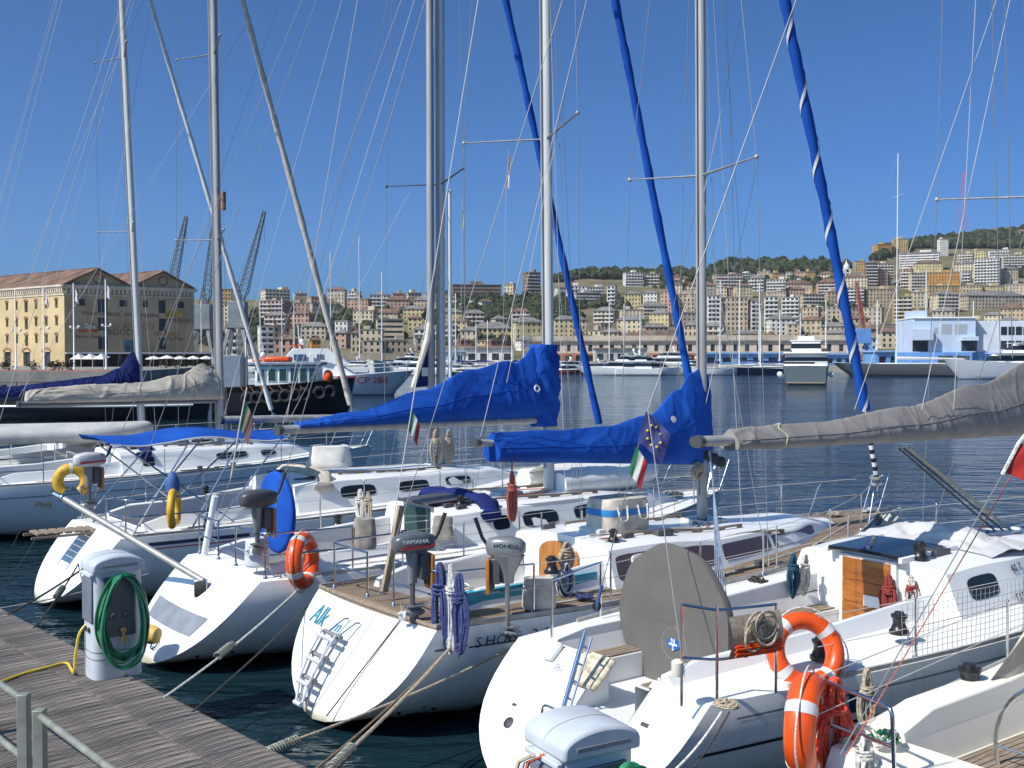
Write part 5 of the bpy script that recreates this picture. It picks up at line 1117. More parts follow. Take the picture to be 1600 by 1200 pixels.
def folded_hood(B, x, m, seed=0, wd=1.1):
    mb = MB(); rows = []
    for i in range(31):
        a = math.pi * i / 30; y = -wd * math.cos(a); zz = B.ctop(x, min(.85, abs(y)) * .8) - .02; row = []
        for j in range(12):
            t = 2 * math.pi * j / 12; wv = noise.noise(V((i * .35 + seed, j * .5, 2.2))) * .06; row.append(V((x + .25 * math.sin(a) + (.15 + wv) * math.cos(t), y * (1 + .04 * math.cos(t)), zz + .06 + (.09 + wv) * math.sin(t) - (.16 if abs(y) > wd * .85 else 0))))
        rows.append(row)
    mb.loft(rows, closed=True, caps=True); mb.build('folded_sprayhood', m, B.root, sharp=80)
def rope_path(s_pts, r, m, name, label, cat='rope', group=None, n=6):
    mb = MB(); mb.tube(s_pts, r, n); o = mb.build(name, m); return tag(o, label, cat, group)
def rope_coil(label, wp, ln, wd, m, ax=(1, 0, 0), n=9, r=.011, name='rope_coil', wrap=.25, seed=0, group=None, m2=None, tail=0.0):
    """a hank of rope hung from its top: elongated loops, gathered by wraps near the top"""
    rr = random.Random(seed); a = V(ax).normalized(); b = a.cross(V((0, 0, 1))).normalized(); o = thing(name, label, 'rope', wp, 0, group)
    def loop_obj(mm, k0, k1):
        mb = MB()
        for k in range(k0, k1):
            off = b * rr.uniform(-.05, .05) * wd * 2; wk = wd * rr.uniform(.35, 1.0) * .5; lk = ln * rr.uniform(.82, 1.04); sh_ = rr.uniform(-.12, .12) * wd; pts = []
            for i in range(26):
                t = 2 * math.pi * i / 26; z = -lk / 2 * (1 - math.cos(t)); g = .45 + .55 * min(1, (-z / ln) / .5) ** 1.2
                if abs(-z / ln - wrap) < .06: g *= .7
                pts.append(a * (math.sin(t) * wk * g + sh_ * g) + off * (.4 + .6 * g) + V((0, 0, z)) + b * noise.noise(V((k * 3.1, i * .5, seed))) * .015)
            mb.tube(pts, r, 6, closed=True)
        return mb.build('loop_bundle', mm, o)
    h = n // 2 if m2 else n
    loop_obj(m, 0, h)
    if m2: loop_obj(m2, h, n)
    mb = MB()
    for k in range(4):
        c = V((0, 0, -ln * wrap - k * r * 1.9)); mb.torus(c + a * rr.uniform(-.01, .01), wd * .24 + r, r, (rr.uniform(-.25, .25), rr.uniform(-.25, .25), 1), 16, 6)
    mb.build('wrapping', m, o)
    if tail:
        mb = MB(); mb.tube([V((0, 0, 0)), V((0, 0, tail))], r, 6); mb.build('hanging_tail', m, o)
    return o
def flag(name, label, hoist_a, hoist_b, fly, bands, cat='flag', n=16, k=8, droop=.6, seed=0, extra=None):
    """cloth hanging from a hoist edge a(top)-b(bottom); fly vector; bands=list of materials along the fly"""
    a = V(hoist_a); b = V(hoist_b); fl = V(fly); o = thing(name, label, cat, a, 0); ln = fl.length; side = fl.cross(V((0, 0, 1))).normalized()
    def pt(u, v):
        base = a.lerp(b, v); d = fl * u; wv = side * math.sin(u * 7 + v * 2 + seed) * .05 * ln * u + side * math.sin(u * 15 + seed + v * 4) * .015 * ln
        return base + d + wv - V((0, 0, droop * ln * u * u * .5)) - a
    nb = len(bands)
    for bi, m in enumerate(bands):
        mb = MB(); u0, u1 = bi / nb, (bi + 1) / nb; rows = [[pt(lerp(u0, u1, i / n), j / k) for j in range(k + 1)] for i in range(n + 1)]
        mb.loft(rows); mb.build('cloth_band' if nb > 1 else 'cloth', m, o, sharp=80)
    if extra: extra(o, pt)
    return o
# ================================================================== the racing cruiser with the big grey wheel cover
F1 = Frame(0.9, 10.48, 36)
B1 = Boat('sailing_yacht', 'white cruiser-racer with big grey wheel cover and open stern, in front', F1, 12.2, 3.8, 0.74, 1.15, 1.45, 1.05, sag=.05, nst=2.9)
B1.notch = 1; B1.hull(); B1.deck((0.0, 4.20, .76)); B1.cockpit(.02, 4.20, .76, seat_dz=.16, sole_dz=.42, fw=.42, coam=.14)
B1.band(.70, .73, 0.25, 11.6, BLACKP, 'hull_line'); B1.band(.98, 1.0, 0.4, 11.6, MGREY, 'hull_line')
B1.toerail(ALUD, 0.9)
B1.coach(4.20, 9.6, [(4.20, 1.22), (5.5, 1.25), (7.5, 1.0), (9.6, .45)], [(4.20, .50), (4.9, .52), (6.5, .46), (8.6, .28), (9.6, .0)], slope=.22)
for xa, xb in ((4.50, 5.08), (5.75, 6.5), (6.9, 7.5)):
    for sg in (-1, 1): B1.win(xa, xb, .32, .78, None, GLASS, sg)
# companionway: frame, mahogany wash boards, dark sliding hatch, ventilation slot
zb = B1.zsole + .12; zt = B1.ctop(4.20, 0)
mb = MB(); mb.poly([V((4.15, -.40, zb)), V((4.15, .40, zb)), V((4.15, .40, zt - .04)), V((4.15, -.40, zt - .04))], (.07, 0, 0)); fr = mb.build('companionway_frame', WHITE, B1.root, bev=.01)
for k in range(3):
    z0 = lerp(zb + .02, zt - .07, k / 3); z1 = lerp(zb + .02, zt - .07, (k + 1) / 3) - .006
    mb = MB(); mb.bx(4.122, 4.15, -.33, .33, z0, z1); mb.build('wash_board', MAHOG, fr, bev=.004)
mb = MB(); mb.bx(4.110, 4.121, -.21, .02, lerp(zb, zt, .30), lerp(zb, zt, .45)); mb.build('vent_plate', WHITE, fr, bev=.01)
mb = MB(); mb.loft([[V((x, y, B1.ctop(x, y) + h)) for y in (-.5, -.25, 0, .25, .5)] for x, h in ((4.07, .02), (4.07, .06), (4.95, .06), (4.96, .0))]); mb.build('sliding_hatch', GLASS, B1.root)
for yy in (-.52, .52):
    mb = MB(); mb.bar(V((4.05, yy, B1.ctop(4.20, yy) + .02)), V((5.2, yy, B1.ctop(5.2, yy) + .02)), .05, .07); mb.build('hatch_rail', WHITE, B1.root, bev=.01)
# grey folded sprayhood ahead of the hatch
HOOD = mat('pale_grey_canvas', (.50, .50, .50), .85, var=.08, bump=.2, bscale=120)
mb = MB(); rows = []
for i in range(71):
    y = lerp(-.97, .97, i / 70); row = []
    for j in range(29):
        x = lerp(5.2, 6.5, j / 28); t = j / 28; yy = max(-.98, min(.98, y)); zz = B1.ctop(x, yy) if abs(y) < .98 else B1.ctop(x, .98) - (abs(y) - .98) * 1.6
        hmp = .16 * math.sin(math.pi * min(1, t * 1.25)) ** 1.3 * (1 - .6 * (abs(y) / .97) ** 2)
        fo = (.35 - abs(noise.noise(V((x * 4.5 + 1.3 * noise.noise(V((y * 2, x, 0))), y * 1.7, 4.0)))) * 1.7) * .07 + (.3 - abs(noise.noise(V((x * 2.2, y * 5.0, 9.0)))) * 1.4) * .05
        row.append(V((x + .08 * noise.noise(V((y * 3, 1, j * .05))), y, zz + .015 + hmp + (fo if 0 < j < 28 else -.02) * min(1, hmp * 9 + .2))))
    rows.append(row)
mb.loft(rows); mb.build('folded_sprayhood', HOOD, B1.root, sharp=80)
B1.hatch(6.4, 0, .55, .5, B1.ctop); B1.hatch(8.0, 0, .5, .45, B1.ctop)
# steering wheel in its grey cloth cover, standing across the boat
wc = F1.C(1053, 972, 0); WR = .80
wheel = MB(); N = 48; rim = []
for k in range(N):
    a = 2 * math.pi * k / N; rr = WR * (1 + .012 * math.sin(a * 9)); yy = math.sin(a) * rr; zz = math.cos(a) * rr
    if zz < -.70: zz = -.70 - .35 * (zz * -1 - .70)
    rim.append((yy, zz))
rows = [[V((wc.x - .055 + .004 * math.sin(k), y * .02, wc.z + z * .02)) for k, (y, z) in enumerate(rim)], [V((wc.x - .05, y * .55, wc.z + z * .55)) for y, z in rim], [V((wc.x - .045, y * .9, wc.z + z * .9)) for y, z in rim], [V((wc.x - .04, y * .985, wc.z + z * .985)) for y, z in rim], [V((wc.x, y, wc.z + z)) for y, z in rim], [V((wc.x + .05, y * .98, wc.z + z * .98)) for y, z in rim], [V((wc.x + .06, y * .02, wc.z + z * .02)) for y, z in rim]]
wheel.loft([list(reversed(r_)) for r_ in rows], closed=True, caps=True); wo = wheel.build('covered_wheel', WHEELCLOTH, B1.root, sharp=60)
lg = F1.X(1052, 1006, wc.x - .058)
mb = MB(); mb.lathe([(.075, 0), (.075, .004)], lg, (-1, 0, 0), 24, 1.25, .8); mb.build('emblem', mat('emblem_blue', (.02, .11, .38), .5, var=0), wo)
MM = face_matrix(lg + V((-.006, 0, .028)), (0, -1, 0), (0, 0, 1))
text('N', .075, WHITEP, wo, MM, 'emblem_letter', sx=1.1); text('S', .075, WHITEP, wo, face_matrix(lg + V((-.006, 0, -.045)), (0, -1, 0), (0, 0, 1)), 'emblem_letter')
mb = MB(); mb.bx(-.058, .058, -.009, .009, 0, .003, face_matrix(lg + V((-.004, 0, -.006)), (0, -1, 0), (0, 0, 1))); mb.build('emblem_bar', WHITEP, wo)
mb = MB(); mb.torus(lg + V((0.008, 0, 0)), .17, .004, (1, 0, 0), 32, 6); mb.build('stitching_ring', GREYCLOTH, wo)
mb = MB(); mb.lathe([(.12, 0), (.1, .1), (.085, .55), (.10, .62), (.04, .7)], (wc.x + .2, 0, B1.zsole), (0, 0, 1), 16); mb.build('steering_pedestal', WHITE, B1.root)
# stern fittings
def tr1(px, py):
    """point on the sloping stern under a pixel"""
    best = None
    for qi in range(0, 41):
        for ki in range(-40, 41):
            p = B1.tr(qi / 40, ki / 40); wp = F1.w(p) - V((0, 0, CAMZ)); sx = wp.x / (wp.y * math.cos(PITCH) - wp.z * math.sin(PITCH)) * FPX + 800; sy = 600 - (wp.z * math.cos(PITCH) + wp.y * math.sin(PITCH)) / (wp.y * math.cos(PITCH) - wp.z * math.sin(PITCH)) * FPX
            e = (sx - px) ** 2 + (sy - py) ** 2
            if best is None or e < best[0]: best = (e, p, qi / 40, ki / 40)
    p, q, k = best[1:]; du = (B1.tr(min(1, q + .03), k) - B1.tr(max(0, q - .03), k)).normalized(); return p, du
def tr_box(name, px, py, wd, ht, th, m, bev=.01):
    p, du = tr1(px, py); M = face_matrix(p, (0, -1, 0), -du); mb = MB(); mb.bx(-wd / 2, wd / 2, -ht / 2, ht / 2, -.004, th, M); return mb.build(name, m, B1.root, bev=bev), M
_, M = tr_box('instrument_pod', 868, 1012, .17, .22, .07, WHITE, .03)
tr_box('warning_sticker', 897, 1020, .09, .26, .003, mat('sticker_cream', (.72, .68, .58), .5, var=.25, vscale=30), 0); tr_box('data_plate', 872, 1043, .16, .08, .003, mat('sticker_grey', (.5, .5, .52), .4, var=.3, vscale=40), 0)
tr_box('speaker_vent', 943, 992, .08, .15, .012, MGREY, .01); tr_box('drain_plate', 1008, 1135, .09, .04, .006, DGREY, .004); tr_box('drain_plate', 803, 1102, .06, .03, .006, DGREY, .004)
p, du = tr1(797, 1127); mb = MB(); mb.lathe([(.06, 0), (.06, .01), (.045, .02), (.04, .005)], p, B1.tr(.5, .5).cross(V((0, 0, 1))) * 0 + V((-.7, 0, .7)), 18); mb.build('exhaust_port', DGREY, B1.root)
# stern ladder of polished tubes, folded up
a = F1.X(880, 1108, -.55); b = F1.X(915, 985, -.25)
ldr = MB(); off = V((0, .14, 0)); ldr.tube([a, b], .026, 10); ldr.tube([a + V((0, -.09, .0)), b + V((0, -.09, -.05))], .012, 8)
for k in range(4): q = a.lerp(b, .15 + k * .22); ldr.tube([q, q + V((0, -.09, -.01))], .012, 8)
ldr.build('stern_ladder', STEEL, B1.root)
h0 = F1.X(846, 1128, -.7); mb = MB(); mb.tube(arc_pts([h0, h0 + V((0.02, 0, .17)), h0 + V((.1, -.26, .12)), h0 + V((.08, -.27, -.05))], .06, 5), .014, 8); mb.build('ladder_grip', STEEL, B1.root)
# net bag hung over the stern
nb, M = tr_box('net_bag', 930, 1053, .36, .38, .05, mat('net_bag_cloth', (.56, .49, .36), .9, var=.3, vscale=18, bump=.6, bscale=90), .045)
# pushpit on the starboard quarter, drawn from its own legs
def b1rail(pts, r=.0135, name='pushpit_rail'):
    mb = MB(); mb.tube(arc_pts(pts, .09, 5), r, 8); return mb.build(name, STEEL, B1.root)
yS = -(B1.b(.6) - .12)
L1 = F1.Z(1065, 1103, 1.17); L2 = F1.Z(1120, 1103, 1.17); L3 = F1.Z(1212, 1083, 1.18)
HH = .88
for q in (L1, L2, L3):
    b1rail([q, q + V((0, 0, HH if q is not L3 else .80))], name='pushpit_leg')
b1rail([L1 + V((0, 0, HH)), L2 + V((0, 0, HH - .05)), L3 + V((0, 0, .80))]); b1rail([L1 + V((0, 0, .42)), L2 + V((0, 0, .40)), L3 + V((0, 0, .38))])
PL_ = [V((.15, 1.02, 1.2)), V((.15, .55, 1.2)), V((1.2, 1.45, 1.2))]
for q in PL_[::2]: b1rail([q, q + V((0, 0, .62))], name='pushpit_leg')
b1rail([PL_[0] + V((0, 0, .62)), PL_[2] + V((0, 0, .62))])
mb = MB(); q = L1 + V((-.02, .03, .26)); mb.lathe([(.05, 0), (.055, .02), (.055, .12), (.03, .14)], q, (0, 0, 1), 14); mb.build('stern_light', mat('stern_light_cream', (.7, .66, .55), .4, var=0), B1.root)
B1.stanchions([2.6, 4.4, 6.2, 8.0, 9.8], h=.62, x_ext=[1.3, 11.3])
B1.winch((1.75, -1.20, B1.dz(1.75, 1.2) + .02), 1.15); B1.winch((1.75, 1.20, B1.dz(1.75, 1.2) + .02), 1.15)
for px, py, yy in ((1405, 975, -1.32), (1284, 863, 1.2)):
    q = F1.C(px, py, yy); B1.winch((q.x, yy, q.z - .10), 1.2)
q = F1.C(1437, 885, -.55); q.z = B1.ctop(max(4.3, q.x), .55); B1.winch(q, 1.15)
q = F1.C(1465, 880, -.62); mb = MB()
for k in range(4): mb.bx(q.x - .02, q.x + .28, -.62 + k * .055, -.575 + k * .055, B1.ctop(q.x, .5) - .02, B1.ctop(q.x, .5) + .07)
mb.build('rope_clutch', DGREY, B1.root, bev=.012)
for yy in (-.55, -.45, .45):
    mb = MB(); mb.tube([V((q.x + .2, yy, B1.ctop(q.x, .5) + .03)), V((7.2, yy * .55, B1.ctop(7.2, yy) + .03))], .007, 6); mb.build('halyard', SALMON if yy > -.5 else WROPE, B1.root)
# mast beyond the right picture edge, boom with grey cover
B1.mast((8.0, 0, B1.ctop(8.0, 0)), 1612, 17.5, .10, [(6.4, 1.25, .35), (10.6, 1.1, .3)])
be = F1.C(1092, 690, 0); B1.boom(be, F1.C(1600, 668, 0).z, .085, ALUD)
B1.cover(GREYCLOTH, [(0, .09, .13), (.05, .12, .17), (.3, .17, .17), (.55, .32, .19), (.8, .60, .21), (1, .92, .22)], f0=.07, drop=.11, seed=3, amp=.024, fold=7, lash=(.13,), lashm=mat('pale_green_line', (.50, .52, .30), .8))
mb = MB(); mb.bx(-.02, .02, -.035, .035, 0, .004, face_matrix(be + V((.10, -.062, .0)), (1, 0, 0), (0, 0, 1))); mb.build('boom_sticker', CYANP, B1.boom_o)
# mainsheet tackle
ms = V((be.x + .15, 0, be.z - .1)); foot = V((wc.x + .75, 0, B1.zsole + .35))
for k in range(5):
    dy = (k - 2) * .05; mb = MB(); mb.tube([ms + V((k * .04 - .05, dy * .5, 0)), foot + V((k * .06 - .12, dy * 2.2, 0))], .008, 6); mb.build('mainsheet', mat('pale_blue_sheet', (.34, .40, .52), .8, var=.2, vscale=40), B1.root)
for k in range(3):
    mb = MB(); mb.lathe([(.01, -.02), (.06, -.015), (.06, .015), (.01, .02)], ms + V((k * .10 - .02, 0, -.05 - .04 * k)), (0, 1, 0), 12); mb.build('block', BLACK, B1.root)
vb = F1.C(1420, 700, 0); vf = F1.C(1600, 845, 0)
for k, (r_, m_) in enumerate(((.02, mat('vang_beige', (.5, .43, .3), .5)), (.012, BLACK), (.012, BLACK))):
    mb = MB(); mb.tube([vb + V((k * -.10, 0, 0)), vf + V((k * -.18, 0, 0))], r_, 8); mb.build('boom_vang', m_, B1.root)
# lifeline netting on the starboard side
mb = MB(); x0, x1 = 2.4, 7.6; ny = 9; nx = int((x1 - x0) / .075)
def np_(x, t): return V((x, -(B1.b(x) - .065) + .01 * noise.noise(V((x * 2, t * 3, 0))), B1.sh(x) + .03 + t * (.56 + .05 * noise.noise(V((x, 0, 1))))))
for i in range(nx + 1):
    x = lerp(x0, x1, i / nx); mb.tube([np_(x, t / 4) for t in range(5)], .0028, 3, cap=False)
for j in range(ny + 1): mb.tube([np_(lerp(x0, x1, i / 30), j / ny) for i in range(31)], .0028, 3, cap=False)
mb.build('safety_netting', WIREL, B1.root)
# lettering
p = B1.cside(6.05, .62); text('FIRST', .16, BLACKP, B1.root, face_matrix(B1.cside(5.52, .18) + V((0, -.012, 0)), B1.cside(5.9, .2) - B1.cside(5.4, .2), B1.cside(5.5, .8) - B1.cside(5.5, .2)), spacing=1.25)
text('40.7', .13, BLACKP, B1.root, face_matrix(B1.cside(5.55, .78) + V((0, -.012, 0)), B1.cside(5.9, .2) - B1.cside(5.4, .2), B1.cside(5.5, .8) - B1.cside(5.5, .2)), spacing=1.2)
def side_text(B, body, size, x, z, m, **k):
    return text(body, size, m, B.root, face_matrix(B.side(x, z, -1, .035), B.side(x + .3, z) - B.side(x - .3, z), B.side(x, z + .1) - B.side(x, z - .1)), **k)
_e = F1.C(1345, 1135, -1.80)
for _k, _c in enumerate('ETI'): side_text(B1, _c, .34, _e.x + _k * .30, .56, BLACKP)
side_text(B1, '22', .22, _e.x + 1.25, .62, BLACKP, spacing=1.2)
mb = MB(); M = face_matrix(B1.side(1.75, .93, -1, .006), (1, 0, 0), (0, 0, 1)); mb.bx(-.14, .14, -.10, .10, 0, .003, M); mb.build('hull_mark', NAVYP, B1.root)
# split backstay, port leg carries the flags
bk = F1.C(930, 955, .9); bj = F1.C(1012, 640, .35); B1.stay(bk, bj, .006); B1.stay(bj, B1.mtop, .006, name='backstay'); B1.stay(V((.2, -.9, 1.2)), bj, .006)
mb = MB(); mb.lathe([(.01, -.02), (.055, -.015), (.055, .015), (.01, .02)], bk + V((.02, 0, .05)), (0, 1, 0), 12); mb.build('block', BLACK, B1.root)
mb = MB(); mb.tube([bk, bk + (bj - bk).normalized() * .3], .02, 8); mb.build('turnbuckle', mat('blue_tape', (.05, .09, .25), .5), B1.root)

# ================================================================== the older yacht with two outboards on the rail
F2 = Frame(-1.64, 12.7, 38)
B2 = Boat('sailing_yacht', 'white yacht with folding ladder on rounded transom and two outboard motors on rail', F2, 10.35, 3.35, 0.80, 1.22, 1.46, .80, sag=.12)
B2.hull(); B2.deck((0.55, 2.9, .78), TEAK); B2.cockpit(0.55, 2.9, .78, seat_dz=.20, sole_dz=.62, fw=.34, coam=.22, coam_w=.09)
B2.toerail(ALUD, 0.0, h=.06); B2.band(.98, 1.0, .5, 9.5, mat('green_line', (.03, .10, .08), .4, var=0), 'hull_line')
mb = MB(); mb.tube([B2.tr(0, -1) + V((.02, 0, .02)), B2.tr(0, -.5) + V((.03, 0, .035)), B2.tr(0, 0) + V((.03, 0, .04)), B2.tr(0, .5) + V((.03, 0, .035)), B2.tr(0, 1) + V((.02, 0, .02))], .028, 8); mb.build('stern_rail', TEAKW, B2.root)
B2.coach(2.9, 8.7, [(2.9, 1.10), (5, 1.12), (7, .86), (8.7, .22)], [(2.9, .50), (3.6, .50), (5.6, .36), (7.4, .24), (8.7, .0)], slope=.16)
for sg in (-1, 1):
    B2.win(2.98, 4.9, .20, .82, None, PURPLE, sg, pw=9); B2.win(5.0, 6.2, .26, .82, None, PURPLE, sg, pw=9); B2.win(6.28, 7.7, .28, .80, None, PURPLE, sg, pw=9)
    q = B2.cside; B2.win(3.25, 3.85, .26, .78, WHITE, TINT, sg, pw=5, inset=.72, th=.03)
# rounded varnished companionway boards
zc = B2.zseat + .02; mb = MB(); pts = []
for k in range(17):
    a = math.pi * k / 16; pts.append(V((2.86, -.40 * math.cos(a), zc + .46 + .18 * math.sin(a))))
mb.poly([V((2.86, -.40, zc - .2)), *pts, V((2.86, .40, zc - .2))], (.03, 0, 0)); wb = mb.build('wash_board', VARNISH, B2.root, bev=.006)
for k in range(5):
    mb = MB(); mb.bx(2.845, 2.862, -.14, .14, zc + .28 + k * .035, zc + .30 + k * .035); mb.build('louvre', VARNISH, wb)
# turquoise canvas dodger panel along the starboard coaming
for sg in (-1,):
    mb = MB(); rows = [[V((x, sg * .90, B2.dz(x, .9) + z)) for z in (.0, .10, .2)] for x in (.7, 1.4, 2.1, 2.75)]; mb.loft(rows); mb.build('coaming_panel', CYAN, B2.root)
    mb = MB(); mb.bx(.7, 2.75, -.90, -.80, B2.dz(1.7, .9) + .19, B2.dz(1.7, .9) + .21); mb.build('coaming_cap', CYAN, B2.root)
B2.pushpit(1.3, .60, gap=.30, x0=.10)
B2.stanchions([2.4, 3.9, 5.5, 7.1, 8.6], h=.6, x_ext=[1.3, 9.9])
B2.pulpit(9.1)
for y in (-.60, .60): B2.handrail(3.5, 5.9, y, B2.ctop, TEAKW, 5)
B2.handrail(4.3, 6.6, -.82, lambda x, y: B2.dz(x, .9) + sinterp(B2.ch_, x) - .05, TEAKW, 6)
B2.hatch(5.75, 0, .5, .5, B2.ctop); B2.hatch(3.75, 0, .9, .7, B2.ctop, WHITE)
for px, py, yy in ((862, 880, -.95),): q = F2.C(px, py, yy); B2.winch((q.x, yy, q.z - .12), 1.1)
B2.winch((3.2, -.72, B2.ctop(3.2, .72)), .9); q = V((4.1, -.70, B2.ctop(4.1, .7))); mb = MB(); mb.bx(4.0, 4.3, -.76, -.62, q.z - .01, q.z + .08); mb.build('rope_clutch', DGREY, B2.root, bev=.015)
base = F2.C(1097, 806, 0); B2.mast((base.x, 0, B2.ctop(base.x, 0)), 1094, 15.8, .088, [(F2.C(1097, 275, 0).z, 1.25, .25)], m=ALUD)
q = F2.C(746, 692, 0); B2.boom(q, F2.C(1097, 700, 0).z + .0, .07, ALUD)
B2.cover(BLUECLOTH, [(0, .12, .15), (.06, .15, .20), (.3, .20, .20), (.55, .28, .20), (.75, .46, .20), (.9, .85, .19), (.97, 1.12, .19), (1.03, 1.22, .17), (1.07, 1.05, .13)], f0=.055, drop=.24, front=.06, seed=1, amp=.03, fold=5)
q = F2.C(1051, 655, -.17); mb = MB(); mb.lathe([(.05, 0), (.05, .006), (.02, .008)], q + V((0, -.02, 0)), (0, -1, 0.3), 18); mb.build('eyelet', WHITEC, B2.boom_o)
B2.furled(F2.C(1352, 640, 0), 1226, BLUECLOTH, .088, .075, stripe=WHITEC, turns=11, ztop=14.5)
# lower end of the forestay, black and white banded
a = F2.C(1354, 655, 0); b = F2.C(1370, 748, 0)
for k in range(14):
    t0, t1 = k / 14, (k + 1) / 14; mb = MB(); mb.tube([a.lerp(b, t0), a.lerp(b, t1)], .042, 10); mb.build('forestay_band', BLACKP if k % 2 else WHITEP, B2.root)
mb = MB(); mb.lathe([(.04, -.10), (.12, -.10), (.12, -.07), (.05, -.05), (.05, 0), (.12, .02), (.12, .05), (.03, .05)], b, (a - b), 16); mb.build('furling_drum', ALUD, B2.root)
B2.stay(b, V((B2.L - .1, 0, B2.sh(B2.L) + .05)), .014, STEEL, 'forestay_foot'); B2.stay(V((.05, 0, 1.3)), B2.mtop, .0055, name='backstay')
# anchor on the bow roller
mb = MB(); z = B2.sh(B2.L); x = B2.L
mb.tube([V((x - .35, 0, z + .06)), V((x + .28, 0, z - .02)), V((x + .42, 0, z - .16))], .028, 8); mb.poly([V((x + .20, -.20, z - .18)), V((x + .62, 0, z - .02)), V((x + .20, .20, z - .18)), V((x + .30, 0, z - .24))], (0.02, 0, .02)); mb.bar(V((x - .5, 0, z + .03)), V((x + .22, 0, z + .0)), .12, .03)
tag(mb.build('anchor', mat('zinc_anchor', (.48, .48, .46), .5, .3), None), 'galvanised plough anchor on the bow of the teak-decked yacht', 'anchor').parent = None
bpy.data.objects['anchor'].location = F2.o; bpy.data.objects['anchor'].rotation_euler = (0, 0, F2.h)
_x = F2.C(783, 995, -1.35); 
for _k, _c in enumerate('SHOW 34'):
    if _c != ' ': side_text(B2, _c, .16, _x.x - .30 + _k * .135, 1.02, NAVYP, shear=.15, sx=1.15)

mb = MB(); rows = [[B2.side(x, 1.0 - .012, -1, .006), B2.side(x, 1.0 + .012, -1, .006)] for x in (_x.x - .75, _x.x - .55, _x.x - .4)]; mb.loft(rows); mb.build('hull_flash', mat('green_line', (.03, .10, .08), .4), B2.root)
# name on the transom
def trm(B, q, k, up=-1):
    p = B.tr(q, k); du = (B.tr(min(1, q + .04), k) - B.tr(max(0, q - .04), k)).normalized(); dk = (B.tr(q, k - .05) - B.tr(q, k + .05)).normalized(); return face_matrix(p + dk.cross(-du) * .006, dk, -du)
text('Alk', .36, CYANP, B2.root, trm(B2, .20, .68), shear=.35, sx=.8); text('m', .22, CYANP, B2.root, trm(B2, .22, .28), shear=.3)
# folding ladder of grey tubes lying against the transom
lad = thing('boarding_ladder', 'grey folding boarding ladder hanging on the rounded white transom', 'ladder', F2.o, F2.h)
def tp(q, k, o_=0.0): M = trm(B2, q, k); return M @ V((0, 0, o_))
for o_, sh in ((.10, 0), (.16, .0)):
    for k in (.28, .02):
        mb = MB(); mb.tube([tp(.30, k, o_), tp(.5, k + .03, o_), tp(.72, k + .06, o_), tp(.90, k + .09, o_ * .9)], .017, 8); mb.build('side_tube', LGREY, lad)
    for q in (.30, .50, .70, .86):
        kk = (q - .3) / .6 * .09; mb = MB(); mb.tube([tp(q + (.05 if o_ > .12 else 0), .31 + kk, o_), tp(q + (.05 if o_ > .12 else 0), -.01 + kk, o_)], .028, 10); mb.build('rung', MGREY if o_ < .12 else LGREY, lad)
for k in (.24, .04):
    mb = MB(); mb.tube(arc_pts([tp(.13, k - .10, .01), tp(.14, k - .09, .05), tp(.32, k, .12)], .02), .013, 8); mb.build('mounting_arm', STEEL, lad)
mb = MB(); mb.tube([tp(.01, -.20, .01), tp(.35, -.17, .008), tp(.7, -.08, .008), tp(.9, .02, .008)], .004, 5); mb.build('transom_seam', MGREY, B2.root)
# wooden pole leaning on the stern rail
a = F2.X(600, 925, .12); b = F2.X(627, 790, .45); mb = MB(); mb.bar(a, b, .085, .05, up=(0, 1, .1)); tag(mb.build('wooden_post', mat('pale_timber', (.36, .27, .17), .7, var=.25, vscale=8, stretch=(4, 4, .6)), None, bev=.006), 'pale timber post leaning upright at the stern beside the grey and red outboard', 'post')
o = bpy.data.objects['wooden_post']; o.location = F2.o; o.rotation_euler = (0, 0, F2.h)

# ================================================================== yacht with orange ring on the quarter and blue wheel cover
F3 = Frame(-4.1, 15.2, 38)
B3 = Boat('sailing_yacht', 'white yacht with blue wheel cover and long blue sail cover above grey boom', F3, 10.6, 3.6, .70, 1.2, 1.5, 1.15, sag=.06)
B3.hull(); B3.deck((0.3, 3.3, .85)); B3.cockpit(0.3, 3.3, .85, seat_dz=.25, sole_dz=.6, coam=.16)
B3.toerail(ALUD, 0.4, h=.05)
B3.coach(3.3, 9.0, [(3.3, 1.12), (5, 1.18), (7, .95), (9.0, .3)], [(3.3, .48), (4.2, .5), (6.2, .42), (8, .25), (9.0, 0)], slope=.2)
for sg in (-1, 1):
    B3.win(4.0, 4.35, .30, .80, WHITE2, GLASS, sg, inset=.82); B3.win(4.6, 5.35, .30, .78, None, GLASS, sg); B3.win(5.75, 6.45, .30, .78, None, GLASS, sg); B3.win(6.8, 7.3, .3, .76, None, GLASS, sg)
    mb = MB(); mb.loft([[B3.cside(x, .93, sg) + V((0, 0, .012)), B3.cside(x, .99, sg) + V((0, -sg * .04, .012))] for x in (3.9, 5, 6, 7, 8)]); mb.build('roof_stripe', MGREY, B3.root)
zb = B3.zsole + .2; zt = B3.ctop(3.3, 0)
mb = MB(); mb.bx(3.25, 3.30, -.35, .35, zb, zt - .05); mb.build('wash_board', TINT, B3.root, bev=.01)
mb = MB(); mb.loft([[V((x, y, B3.ctop(x, y) + h)) for y in (-.45, 0, .45)] for x, h in ((3.2, .02), (3.2, .06), (4.1, .06), (4.1, 0))]); mb.build('sliding_hatch', DGREY, B3.root)
B3.pushpit(1.3, .62, gap=.30); B3.stanchions([2.4, 4.0, 5.6, 7.2, 8.8], x_ext=[1.3, 10.2]); B3.pulpit(9.4)
B3.handrail(4.2, 6.6, -.62, B3.ctop); B3.handrail(4.2, 6.6, .62, B3.ctop); B3.hatch(7.1, 0, .5, .5, B3.ctop); B3.hatch(5.0, 0, .5, .5, B3.ctop)
for yy in (-1.0, 1.0): B3.winch((2.4, yy, B3.dz(2.4, 1.0) + .14), 1.1)
